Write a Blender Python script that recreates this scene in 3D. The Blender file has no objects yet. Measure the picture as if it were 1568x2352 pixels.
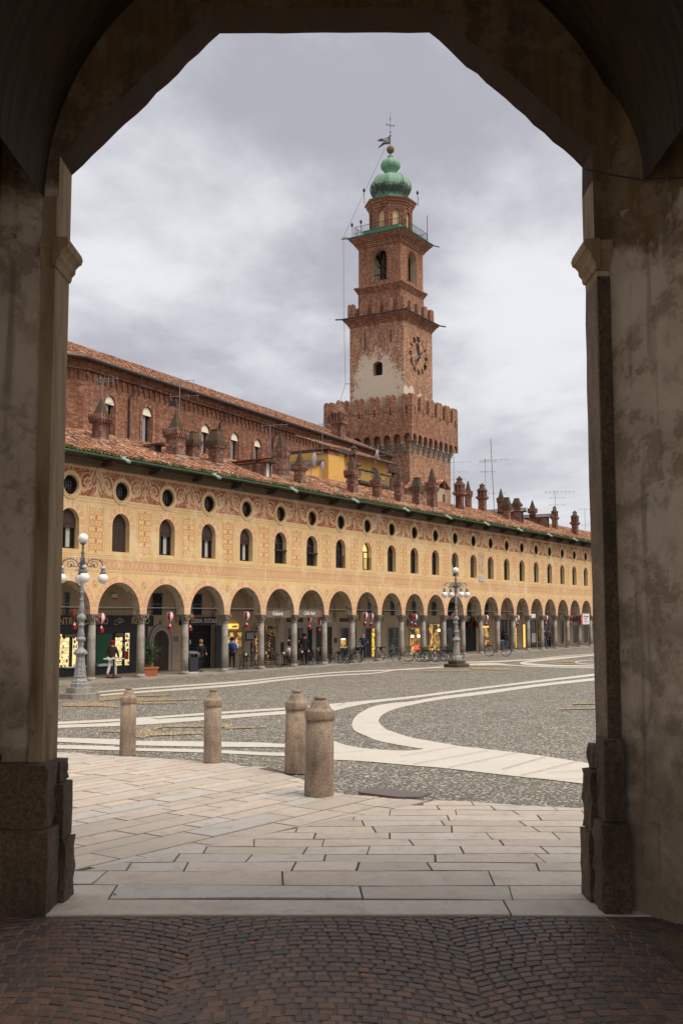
import bpy, math, random
from mathutils import Vector, Matrix
from mathutils.geometry import tessellate_polygon
R=math.radians; PI=math.pi; sin=math.sin; cos=math.cos
rnd=random.Random(7)
SC=bpy.context.scene; COL=SC.collection
# ------------------------------------------------------------------ camera geometry (photo 1568 x 2352 grid)
FPX,YH,AL,HC=2457.0,1417.0,R(31.89),2.85
PITCH=math.atan((YH-1176)/FPX)
CF=Vector((cos(AL)*cos(PITCH),sin(AL)*cos(PITCH),sin(PITCH)))
CR=Vector((sin(AL),-cos(AL),0)); CU=CR.cross(CF); CC=Vector((0,0,HC))
def ray(x,y): return CF+CR*((x-784)/FPX)-CU*((y-1176)/FPX)
def crop(c,x,y): return ((c[0]+x/c[2])/1.7417,(c[1]+y/c[2])/1.7417)
def on_ground(p,z=0.0):
    r=ray(*p); t=(z-HC)/r.z; return CC+r*t
def on_y(p,Y):
    r=ray(*p); return CC+r*(Y/r.y)
def on_x(p,X):
    r=ray(*p); return CC+r*(X/r.x)
def on_depth(p,d):
    r=ray(*p); h=r.x*cos(AL)+r.y*sin(AL); return CC+r*(d/h)
def on_plane(p,P,n):
    r=ray(*p); return CC+r*((P-CC).dot(n)/r.dot(n))
W=3.167; S0=34.70; YF=34.37
G1=(240,2640,2.24);G2=(900,2640,2.0907);G3=(1600,2540,1.96)
C1=(250,2350,3.4844);C2=(650,2350,3.4844);C3=(1000,2350,3.4844);C4=(1400,2350,3.4844);C5=(1800,2350,3.92);C6=(2050,2350,4.48)
FA=(250,1750,2.24);FB=(900,1750,2.0907);FC=(1600,1750,1.96);CH=(250,1250,1.4255);T1=(1250,400,2.6133);T2=(1250,1150,2.4123)
# ------------------------------------------------------------------ shader mini language
class E:
    def __init__(s,g,k): s.g=g; s.k=k
    def m(s,op,*o,clamp=False):
        n=s.g.nt.nodes.new('ShaderNodeMath'); n.operation=op; n.use_clamp=clamp
        for i,v in enumerate((s,)+o):
            if isinstance(v,E): s.g.nt.links.new(v.k,n.inputs[i])
            else: n.inputs[i].default_value=v
        return E(s.g,n.outputs[0])
    def __add__(s,o): return s.m('ADD',o)
    __radd__=__add__
    def __sub__(s,o): return s.m('SUBTRACT',o)
    def __rsub__(s,o): return s.m('MULTIPLY',-1.0).m('ADD',o)
    def __mul__(s,o): return s.m('MULTIPLY',o)
    __rmul__=__mul__
    def __truediv__(s,o): return s.m('DIVIDE',o)
    def lt(s,o): return s.m('LESS_THAN',o)
    def gt(s,o): return s.m('GREATER_THAN',o)
    def abs(s): return s.m('ABSOLUTE')
    def sin(s): return s.m('SINE')
    def cos(s): return s.m('COSINE')
    def fr(s): return s.m('FRACT')
    def fl(s): return s.m('FLOOR')
    def sq(s): return s.m('SQRT')
    def pw(s,o): return s.m('POWER',o)
    def mx(s,o): return s.m('MAXIMUM',o)
    def mn(s,o): return s.m('MINIMUM',o)
    def at2(s,o): return s.m('ARCTAN2',o)
    def cl(s): return s.m('ADD',0.0,clamp=True)
    def st(s,a,b):   # smoothstep a..b
        n=s.g.nt.nodes.new('ShaderNodeMapRange'); n.interpolation_type='SMOOTHSTEP'
        s.g.nt.links.new(s.k,n.inputs[0]); n.inputs[1].default_value=a; n.inputs[2].default_value=b
        return E(s.g,n.outputs[0])
    def band(s,a,b): return s.gt(a)*s.lt(b)
class G:
    def __init__(s,nt): s.nt=nt; s._o=None
    def new(s,t,**k):
        n=s.nt.nodes.new(t)
        for a,b in k.items(): setattr(n,a,b)
        return n
    def tc(s,out='Object'):
        n=s.new('ShaderNodeTexCoord'); return n.outputs[out]
    def xyz(s,out='Object'):
        n=s.new('ShaderNodeSeparateXYZ'); s.nt.links.new(s.tc(out),n.inputs[0])
        return [E(s,n.outputs[i]) for i in range(3)]
    def vec(s,x,y,z):
        n=s.new('ShaderNodeCombineXYZ')
        for i,v in enumerate((x,y,z)):
            if isinstance(v,E): s.nt.links.new(v.k,n.inputs[i])
            else: n.inputs[i].default_value=v
        return n.outputs[0]
    def noise(s,scale=5,detail=3,v=None,rough=.5,dist=0):
        n=s.new('ShaderNodeTexNoise'); n.inputs['Scale'].default_value=scale; n.inputs['Detail'].default_value=detail
        n.inputs['Roughness'].default_value=rough; n.inputs['Distortion'].default_value=dist
        s.nt.links.new(v if v is not None else s.tc(),n.inputs['Vector']); return E(s,n.outputs[0])
    def vor(s,scale,v=None,feature='F1',rand=1):
        n=s.new('ShaderNodeTexVoronoi',feature=feature); n.inputs['Scale'].default_value=scale; n.inputs['Randomness'].default_value=rand
        s.nt.links.new(v if v is not None else s.tc(),n.inputs['Vector'])
        d=E(s,n.outputs['Distance']); c=None
        if feature!='DISTANCE_TO_EDGE':
            q=s.new('ShaderNodeSeparateXYZ'); s.nt.links.new(n.outputs['Color'],q.inputs[0]); c=E(s,q.outputs[0])
        return d,c
    def white(s,v):
        n=s.new('ShaderNodeTexWhiteNoise'); s.nt.links.new(v,n.inputs['Vector']); return E(s,n.outputs['Value'])
    def mix(s,f,a,b):
        n=s.new('ShaderNodeMix',data_type='RGBA')
        if isinstance(f,E): s.nt.links.new(f.k,n.inputs[0])
        else: n.inputs[0].default_value=f
        for i,v in ((6,a),(7,b)):
            if isinstance(v,tuple): n.inputs[i].default_value=(*v,1) if len(v)==3 else v
            else: s.nt.links.new(v,n.inputs[i])
        return n.outputs[2]
    def attr(s,name='Col'):
        n=s.new('ShaderNodeAttribute'); n.attribute_name=name; return n
MATS={}
def mat(name,fn=None,color=(.5,.5,.5),rough=.8,metal=0,emit=None,estr=0,spec=.35,bump=.02,bd=1.0):
    m=bpy.data.materials.new(name); m.use_nodes=True; nt=m.node_tree; nt.nodes.clear(); g=G(nt)
    o=g.new('ShaderNodeOutputMaterial'); b=g.new('ShaderNodeBsdfPrincipled'); nt.links.new(b.outputs[0],o.inputs[0])
    b.inputs['Roughness'].default_value=rough; b.inputs['Metallic'].default_value=metal
    b.inputs['Specular IOR Level'].default_value=spec; b.inputs['Base Color'].default_value=(*color,1)
    if emit: b.inputs['Emission Color'].default_value=(*emit,1); b.inputs['Emission Strength'].default_value=estr
    if fn:
        r=fn(g)
        if not isinstance(r,dict): r={'c':r}
        if 'c' in r:
            if isinstance(r['c'],tuple): b.inputs['Base Color'].default_value=(*r['c'],1)
            else: nt.links.new(r['c'],b.inputs['Base Color'])
        if 'r' in r: nt.links.new(r['r'].k,b.inputs['Roughness'])
        if 'e' in r: nt.links.new(r['e'],b.inputs['Emission Color']); b.inputs['Emission Strength'].default_value=estr
        if 'h' in r:
            q=g.new('ShaderNodeBump'); q.inputs['Distance'].default_value=bump; q.inputs['Strength'].default_value=bd
            nt.links.new(r['h'].k,q.inputs['Height']); nt.links.new(q.outputs[0],b.inputs['Normal'])
    MATS[name]=m; return m
def noisy(a,b,scale=8,detail=4,bump=True,scale2=None):
    def f(g):
        n=g.noise(scale,detail); n2=g.noise((scale2 or scale*6),2)
        c=g.mix((n*1.6-.3).cl(),a,b); c=g.mix((n2*1.2-.35).cl()*.35,c,tuple(v*.55 for v in a))
        r={'c':c}
        if bump: r['h']=n*.5+n2*.5
        return r
    return f
# ------------------------------------------------------------------ mesh builder
class MB:
    def __init__(s): s.v=[]; s.f=[]; s.mi=[]; s.cm=0; s.col=[]; s.cc=None; s.smooth=False; s.sm=[]
    def face(s,idx): s.f.append(tuple(idx)); s.mi.append(s.cm); s.col.append(s.cc); s.sm.append(s.smooth)
    def poly(s,pts):
        b=len(s.v); s.v+= [tuple(p) for p in pts]; s.face(range(b,b+len(pts)))
    def box(s,x0,x1,y0,y1,z0,z1):
        b=len(s.v); s.v+=[(x0,y0,z0),(x1,y0,z0),(x1,y1,z0),(x0,y1,z0),(x0,y0,z1),(x1,y0,z1),(x1,y1,z1),(x0,y1,z1)]
        for q in ((3,2,1,0),(4,5,6,7),(0,1,5,4),(1,2,6,5),(2,3,7,6),(3,0,4,7)): s.face([b+i for i in q])
        return s
    def frust(s,cx,cy,z0,z1,a0,a1,b0=None,b1=None):
        b0=a0 if b0 is None else b0; b1=a1 if b1 is None else b1
        b=len(s.v); s.v+=[(cx-a0,cy-b0,z0),(cx+a0,cy-b0,z0),(cx+a0,cy+b0,z0),(cx-a0,cy+b0,z0),(cx-a1,cy-b1,z1),(cx+a1,cy-b1,z1),(cx+a1,cy+b1,z1),(cx-a1,cy+b1,z1)]
        for q in ((3,2,1,0),(4,5,6,7),(0,1,5,4),(1,2,6,5),(2,3,7,6),(3,0,4,7)): s.face([b+i for i in q])
    def lathe(s,prof,n=16,c=(0,0,0),rot=0,cap=True,lob=0,nl=8):
        b=len(s.v); sm=s.smooth
        for r,z in prof:
            for k in range(n):
                a=rot+2*PI*k/n; rr=r*(1+lob*abs(sin(nl*a/2))) if lob else r
                s.v.append((c[0]+rr*cos(a),c[1]+rr*sin(a),c[2]+z))
        for j in range(len(prof)-1):
            for k in range(n):
                k2=(k+1)%n; s.face((b+j*n+k,b+j*n+k2,b+(j+1)*n+k2,b+(j+1)*n+k))
        if cap:
            s.face([b+k for k in reversed(range(n))]); e=b+(len(prof)-1)*n; s.face([e+k for k in range(n)])
    def sphere(s,c,r,n=12,m=8,sz=1.0):
        s.lathe([(max(r*sin(PI*j/m),.0005),-r*sz*cos(PI*j/m)) for j in range(m+1)],n,c)
    def tube(s,pts,r,n=6,closed=False,r1=None):
        pts=[Vector(p) for p in pts]; N=len(pts); b=len(s.v); up=None
        for i,p in enumerate(pts):
            if closed: t=pts[(i+1)%N]-pts[i-1]
            else: t=pts[min(i+1,N-1)]-pts[max(i-1,0)]
            t.normalize()
            if up is None:
                up=Vector((0,0,1)) if abs(t.z)<.9 else Vector((1,0,0))
            a=t.cross(up)
            if a.length<1e-4: a=t.cross(Vector((0,1,0.1)))
            a.normalize(); c=a.cross(t); up=c
            rr=r if r1 is None else r+(r1-r)*i/max(1,N-1)
            for k in range(n):
                th=2*PI*k/n; q=p+a*(rr*cos(th))+c*(rr*sin(th)); s.v.append(tuple(q))
        for i in range(N if closed else N-1):
            i2=(i+1)%N
            for k in range(n):
                k2=(k+1)%n; s.face((b+i*n+k,b+i*n+k2,b+i2*n+k2,b+i2*n+k))
        if not closed:
            s.face([b+k for k in reversed(range(n))]); s.face([b+(N-1)*n+k for k in range(n)])
    def tess(s,loops,f):   # loops: list of lists of 2D points; f maps (a,b)->3D
        vv=[[Vector((p[0],p[1],0)) for p in l] for l in loops]; flat=[p for l in loops for p in l]
        b=len(s.v); s.v+=[tuple(f(*p)) for p in flat]
        for t in tessellate_polygon(vv): s.face([b+i for i in t])
    def prism(s,pts,f,f2):  # polygon at two positions with side walls
        s.tess([pts],f); s.tess([pts],f2); n=len(pts); b=len(s.v)
        s.v+=[tuple(f(*p)) for p in pts]+[tuple(f2(*p)) for p in pts]
        for k in range(n): s.face((b+k,b+(k+1)%n,b+n+(k+1)%n,b+n+k))
    def strip(s,a,b_):
        n=len(a); b=len(s.v); s.v+=[tuple(p) for p in a]+[tuple(p) for p in b_]
        for k in range(n-1): s.face((b+k,b+k+1,b+n+k+1,b+n+k))
    def build(s,name,mats,parent=None,loc=None,rot=None,recalc=False):
        me=bpy.data.meshes.new(name); me.from_pydata(s.v,[],s.f)
        if not isinstance(mats,(list,tuple)): mats=[mats]
        for m in mats: me.materials.append(m)
        me.polygons.foreach_set('material_index',s.mi); me.polygons.foreach_set('use_smooth',s.sm)
        if any(c is not None for c in s.col):
            a=me.color_attributes.new('Col','FLOAT_COLOR','CORNER'); d=[]
            for p,c in zip(me.polygons,s.col): d+=list(c or (.5,.5,.5,1))*len(p.vertices)
            a.data.foreach_set('color',d)
        me.update()
        if recalc:
            import bmesh
            bm=bmesh.new(); bm.from_mesh(me); bmesh.ops.recalc_face_normals(bm,faces=bm.faces); bm.to_mesh(me); bm.free()
        o=bpy.data.objects.new(name,me); COL.objects.link(o)
        if parent: o.parent=parent
        if loc is not None: o.location=loc
        if rot is not None: o.rotation_euler=(0,0,rot)
        return o
def tag(o,label=None,cat=None,group=None,kind=None):
    for k,v in (('label',label),('category',cat),('group',group),('kind',kind)):
        if v: o[k]=v
    return o
def empty(name,loc,rz=0,label=None,cat=None,group=None):
    o=bpy.data.objects.new(name,None); COL.objects.link(o); o.location=loc; o.rotation_euler=(0,0,rz); o.empty_display_size=.2
    return tag(o,label,cat,group)
def copy_tree(o,parent=None):
    c=o.copy(); COL.objects.link(c)
    if parent: c.parent=parent
    for ch in [q for q in bpy.data.objects if q.parent==o]: copy_tree(ch,c)
    return c
def text_mesh(name,txt,size,m,parent,loc,extr=.01,rotz=0,shear=0,sx=1,align='CENTER'):
    cu=bpy.data.curves.new(name,'FONT'); cu.body=txt; cu.size=size; cu.extrude=extr; cu.align_x=align; cu.align_y='CENTER'; cu.shear=shear; cu.offset=.004
    t=bpy.data.objects.new(name+'_tmp',cu); COL.objects.link(t); bpy.context.view_layer.update()
    me=bpy.data.meshes.new_from_object(t.evaluated_get(bpy.context.evaluated_depsgraph_get()))
    bpy.data.objects.remove(t); me.materials.clear(); me.materials.append(m)
    o=bpy.data.objects.new(name,me); COL.objects.link(o); o.parent=parent; o.location=loc; o.rotation_euler=(R(90),0,rotz); o.scale=(sx,1,1)
    return o
def arch_pts(hw,z0,zc,n=16,cx=0,e=1.0):   # arch outline, counter-clockwise from bottom left over the top to bottom right
    p=[(cx-hw,z0)]+[(cx-hw*cos(PI*k/n),zc+e*hw*sin(PI*k/n)) for k in range(n+1)]+[(cx+hw,z0)]
    return p
# ------------------------------------------------------------------ materials
def brick(a,b,mortar,sc=1.0,patch=None,dark=.5,streak=.4,mf=.5):
    def f(g):
        x,y,z=g.xyz(); nx,ny,nz=g.xyz('Normal')
        u=x*ny.abs()+y*nx.abs()
        v=g.vec(u*sc,z*sc,0.0)
        n=g.new('ShaderNodeTexBrick'); g.nt.links.new(v,n.inputs['Vector']); n.inputs['Scale'].default_value=1
        n.inputs['Brick Width'].default_value=.27; n.inputs['Row Height'].default_value=.085; n.inputs['Mortar Size'].default_value=.010; n.inputs['Bias'].default_value=0
        n.inputs['Color1'].default_value=(*a,1); n.inputs['Color2'].default_value=(*b,1); n.inputs['Mortar'].default_value=(*mortar,1)
        n1=g.noise(.8,5,rough=.65); n2=g.noise(5,3); n3=g.noise(3.5,2,v=g.vec(u*1.0,z*.18,1.0))
        c=g.mix(((n1-.45)*3).cl()*.55,n.outputs['Color'],tuple(q*dark for q in a))
        c=g.mix(((n2-.5)*5).cl()*mf,c,mortar); wv=g.white(g.vec((u/.24).fl(),(z/.14).fl(),2.0)); c=g.mix((wv-.5).mx(0.0)*1.0,c,tuple(q*.35 for q in a)); c=g.mix((.35-wv).mx(0.0)*1.1,c,tuple(min(.8,q*1.25+.05) for q in mortar)); nz=g.noise(2.6,2,v=g.vec(u,z*1.6,7.0),rough=.8); c=g.mix(((nz-.56)*9).cl()*.55,c,tuple(q*.38 for q in a)); nw=g.noise(3.3,2,v=g.vec(u,z*1.4,3.0),rough=.9); c=g.mix(((nw-.6)*12).cl()*.55,c,tuple(min(.8,q*1.5+.06) for q in mortar))
        c=g.mix(((n3-.48)*5).cl()*streak,c,tuple(q*.32 for q in a))
        if patch: c=patch(g,c,x,y,z,nx,ny,nz,n1,n2)
        return {'c':c,'h':n2*.6+n1*.3}
    return f
mat('brick_church',brick((.29,.10,.052),(.19,.065,.036),(.32,.19,.12),streak=.45),bump=.03,rough=.9)
mat('brick_chimney',brick((.23,.08,.05),(.14,.046,.032),(.30,.21,.16),dark=.25,streak=.7,mf=.35),bump=.02,rough=.9)
def tower_patch(g,c,x,y,z,nx,ny,nz,n1,n2):
    left=nx.lt(-.5); s=(n1-.5)*5
    d=(((y+.1)/3.7).pw(2.0)+((z-29.4)/3.6).pw(2.0)).sq()
    low=(z*-1.0+29.4)*.35
    m=((1.0-d)*2.2+s*.9+low.mx(0.0)+(n2-.5)*3.2+(g.noise(9,3,rough=.8)-.5)*3.0).st(.2,.5)*left*z.band(26,33.8)
    right=ny.lt(-.5); m2=((28.6-z)*.9+s*.6-(x.abs()*.1)+(x+1.2).lt(0.0)*.6).st(.1,.5)*right*z.band(26,29.5)
    mm=m.mx(m2); c=g.mix(mm*.95,c,g.mix(n2,(.68,.59,.48),(.52,.42,.32)))
    moss=((27.9-z)*1.6+s*.5).st(.1,1.0)*z.gt(25.5)*z.lt(30)
    return g.mix(moss*.6,c,(.13,.12,.05))
mat('brick_tower',brick((.42,.19,.105),(.28,.115,.062),(.44,.305,.21),patch=tower_patch,dark=.45,streak=.5,mf=.45),bump=.03,rough=.92)
mat('brick_dark',brick((.32,.12,.066),(.22,.080,.044),(.35,.22,.145),dark=.4,streak=.5,mf=.35),bump=.03,rough=.92)
mat('brick_battlement',brick((.33,.13,.070),(.21,.080,.045),(.37,.24,.155),dark=.38,streak=.6,mf=.35),bump=.03,rough=.92)
def tiles(pitch,course,moss_y=None):
    def f(g):
        x,y,z=g.xyz()
        v=g.vec((x/pitch).fl(),(y/course).fl(),0.0); w=g.white(v); n=g.noise(.7,3); n2=g.noise(14,2)
        c=g.mix(w,(.26,.10,.052),(.44,.235,.135)); c=g.mix(w.gt(.70)*.85,c,(.065,.036,.026)); c=g.mix(w.band(.42,.5)*.8,c,(.54,.36,.23))
        c=g.mix(((n-.5)*3).cl()*.5,c,(.17,.09,.06)); 
        c=g.mix(((n2-.55)*4).cl()*.35,c,(.10,.06,.045))
        if moss_y is not None: c=g.mix((y*-1.0+moss_y).st(-.05,.35)*(g.noise(1.7,3)-.42).st(0,.15)*.9,c,(.07,.085,.015))
        return {'c':c,'h':n2}
    return f
mat('roof_tiles',tiles(.24,.34,-.55),rough=.9,bump=.02)
def stone_f(a,b,sp=60):
    def f(g):
        n=g.noise(sp,2,rough=.8); n1=g.noise(1.3,4); n2=g.noise(5,4,rough=.7)
        c=g.mix(((n-.35)*3).cl(),a,b); c=g.mix(((n1-.42)*4).cl()*.55,c,tuple(v*.5 for v in a)); c=g.mix(((n2-.5)*5).cl()*.4,c,tuple(v*.45 for v in a)); nv=g.noise(3.5,3,v=g.vec(*[q*w_ for q,w_ in zip(g.xyz(),(2.5,2.5,.35))])); c=g.mix(((nv-.5)*6).cl()*.4,c,tuple(v*.45 for v in a))
        return {'c':c,'h':n*.5+n2*.6}
    return f
mat('granite_column',stone_f((.26,.23,.195),(.46,.41,.35),50),rough=.75,bump=.015)
mat('granite_pink',stone_f((.20,.145,.105),(.44,.335,.245),45),rough=.8,bump=.01)
mat('granite_jamb',stone_f((.06,.038,.022),(.14,.095,.058),25),rough=.85,bump=.02)
mat('granite_grey',stone_f((.25,.22,.18),(.42,.38,.33),50),rough=.85,bump=.01)
mat('marble_white',noisy((.62,.60,.58),(.48,.46,.45),3),rough=.6)
mat('copper_green',noisy((.05,.15,.10),(.13,.29,.20),5),rough=.6,bump=.005)
def dome_f(g):
    x,y,z=g.xyz(); th=y.at2(x); n=g.noise(1.1,4); st=((th*28.0).sin()*.5+.5)
    s2=g.noise(9,2,v=g.vec(th*2.2,z*.25,0.0))
    c=g.mix(n,(.13,.26,.185),(.22,.38,.285)); c=g.mix(((s2-.5)*5).cl()*.5,c,(.26,.34,.12))
    dk=((1.0-((z-52.9)/.75).abs())*1.1+(s2-.5)*2.6+(n-.5)*1.5).st(.2,.5)
    c=g.mix(dk*.92,c,(.035,.032,.03)); return {'c':c,'h':st}
mat('dome_copper',dome_f,rough=.7,bump=.02)
mat('iron_dark',color=(.02,.02,.022),rough=.55,spec=.4)
mat('lamp_iron',noisy((.10,.098,.098),(.46,.45,.44),14),rough=.6,bump=.004)
mat('lamp_dark',noisy((.09,.09,.09),(.20,.20,.20),14),rough=.6,bump=.004)
def globe_f(g):
    x,y,z=g.xyz('Generated'); return {'c':g.mix(z,(.72,.66,.64),(.86,.84,.84))}
mat('globe_glass',globe_f,rough=.25,spec=.5)
mat('black_metal',color=(.015,.015,.016),rough=.5)
mat('grey_metal',color=(.25,.26,.28),rough=.45,metal=.6)
mat('wood_dark',noisy((.035,.022,.015),(.07,.045,.03),20),rough=.8)
mat('wood_soffit',noisy((.085,.06,.04),(.16,.115,.075),3),rough=.9)
mat('plaster_back',noisy((.50,.385,.26),(.39,.295,.19),1.5),rough=.92,bump=.004)
mat('plaster_vault',noisy((.47,.375,.25),(.34,.26,.17),1.2),rough=.95,bump=.006)
mat('stone_frame',noisy((.42,.36,.31),(.33,.28,.24),6),rough=.85,bump=.004)
def glass_f(g):
    n=g.noise(.8,3); return {'c':g.mix(((n-.4)*2).cl(),(.012,.011,.012),(.05,.045,.04))}
mat('window_glass',glass_f,rough=.12,spec=.6)
mat('glass_pale',noisy((.30,.34,.35),(.22,.25,.27),.5,bump=False),rough=.25,spec=.6)
mat('shutter_brown',noisy((.045,.025,.02),(.07,.04,.03),5),rough=.8)
mat('frame_brown',color=(.035,.02,.015),rough=.6)
mat('curtain',noisy((.50,.50,.47),(.35,.36,.34),3,bump=False),rough=.9)
mat('lit_warm',color=(.3,.2,.1),emit=(1,.62,.22),estr=1.0)
def shelf_f(g):
    x,y,z=g.xyz(); v=g.vec((x/.13).fl(),(z/.14).fl(),0.0); w=g.white(v)
    ln=((z/.28).fr().lt(.10)); c=g.mix(w.gt(.62)*.55,(1.0,.80,.36),(.35,.25,.12)); c=g.mix(w.lt(.12)*.6,c,(.9,.9,.8)); c=g.mix(ln*.8,c,(.28,.18,.07))
    n=g.noise(1.2,2); c=g.mix(n*.5,c,(.9,.62,.2)); return {'c':(.2,.15,.1),'e':c}
mat('lit_shelves',shelf_f,estr=.85)
def warm2(g):
    n=g.noise(2.2,3); x,y,z=g.xyz(); w=g.white(g.vec((x/.2).fl(),(z/.25).fl(),0.0))
    c=g.mix(((n-.45)*4).cl(),(.10,.045,.015),(1.0,.55,.14)); c=g.mix(w.gt(.75)*.6,c,(.05,.03,.02)); return {'c':(.05,.04,.03),'e':c}
mat('lit_patchy',warm2,estr=.75)
def fairy(g):
    d,cc=g.vor(9); n=g.noise(1.3,2); c=g.mix(d.lt(.22)*n.gt(.4),(.012,.008,.006),(1,.55,.12)); return {'c':(.03,.02,.015),'e':c}
mat('fairy_lights',fairy,estr=1.1)
def goldlights(g):
    n=g.noise(7,3); return {'c':(.2,.12,.02),'e':g.mix(((n-.42)*6).cl(),(.12,.05,.01),(1,.66,.08))}
mat('gold_lights',goldlights,estr=1.0)
mat('lit_yellow',color=(.5,.35,.1),emit=(1,.55,.1),estr=1.1)
mat('lit_yellow_pale',color=(.5,.35,.1),emit=(.9,.62,.22),estr=.8)
mat('bulb_glow',color=(1,.8,.5),emit=(1,.8,.45),estr=4)
mat('lit_red',color=(.6,.05,.03),emit=(1,.12,.05),estr=.8)
mat('sign_black',color=(.018,.02,.024),rough=.5)
mat('shop_charcoal',color=(.028,.03,.036),rough=.5)
mat('sign_gold',color=(.50,.38,.20),rough=.5)
mat('sign_white',color=(.62,.62,.60),rough=.6)
mat('green_display',noisy((.005,.07,.035),(.02,.13,.06),2,bump=False),rough=.3)
mat('brown_door',noisy((.035,.022,.015),(.06,.038,.025),6),rough=.6)
mat('grey_panel',color=(.16,.17,.18),rough=.6)
mat('counter_beige',color=(.34,.25,.15),rough=.6)
mat('fabric_taupe',noisy((.20,.14,.11),(.15,.10,.08),4,bump=False),rough=.9)
mat('poster_white',color=(.66,.66,.68),rough=.7)
mat('poster_red',color=(.48,.03,.03),rough=.7)
mat('red_cloth',color=(.42,.012,.02),rough=.8)
mat('white_cloth',color=(.68,.66,.68),rough=.8)
mat('green_cloth',color=(.01,.10,.035),rough=.8)
mat('skin',color=(.50,.28,.19),rough=.6)
mat('cloth_black',color=(.012,.012,.014),rough=.85)
mat('cloth_olive',noisy((.055,.042,.028),(.035,.028,.018),9),rough=.85)
mat('cloth_blue',color=(.0,.16,.62),rough=.7)
mat('cloth_navy',color=(.015,.025,.05),rough=.85)
mat('denim',color=(.06,.11,.22),rough=.85)
mat('cloth_white',color=(.60,.58,.58),rough=.85)
mat('cloth_brown',color=(.16,.095,.06),rough=.85)
mat('hair_blond',color=(.30,.17,.08),rough=.8)
mat('hair_dark',color=(.02,.013,.01),rough=.7)
mat('leather_tan',color=(.30,.10,.035),rough=.6)
mat('terracotta',noisy((.42,.13,.06),(.34,.10,.05),5),rough=.85)
mat('leaf_green',noisy((.045,.085,.03),(.10,.15,.06),6,bump=False),rough=.6)
mat('leaf_dark',color=(.015,.035,.015),rough=.7)
mat('bark',color=(.16,.11,.07),rough=.9)
mat('rubber',color=(.012,.012,.012),rough=.8)
mat('turquoise',color=(.06,.36,.31),rough=.4)
mat('wicker',color=(.22,.11,.05),rough=.8)
mat('bike_gold',color=(.20,.13,.07),rough=.5)
mat('yellow_plaster',noisy((.72,.43,.11),(.60,.34,.10),1.2),rough=.9,bump=.005)
mat('rail_gold',color=(.42,.30,.12),rough=.6)
mat('dish_white',color=(.6,.6,.6),rough=.5)
mat('concrete_hood',noisy((.125,.078,.05),(.05,.04,.022),3),rough=.95,bump=.02)
mat('lead_flashing',color=(.30,.28,.255),rough=.6)
mat('gutter_brown',color=(.055,.04,.038),rough=.5)
mat('leaf_litter',color=(.45,.16,.03),rough=.8)
mat('metal_plate',noisy((.17,.13,.125),(.13,.10,.095),30),rough=.6,bump=.003)
def soffit_f(g):
    n=g.noise(.9,4); n2=g.noise(4,3); x,y,z=g.xyz()
    c=g.mix(((n-.4)*2.5).cl(),(.48,.40,.30),(.30,.24,.17)); c=g.mix(((n2-.54)*9).cl()*.7,c,(.14,.085,.05)); return {'c':c,'h':n2}
mat('arch_soffit',soffit_f,rough=.95,bump=.01)
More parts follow.
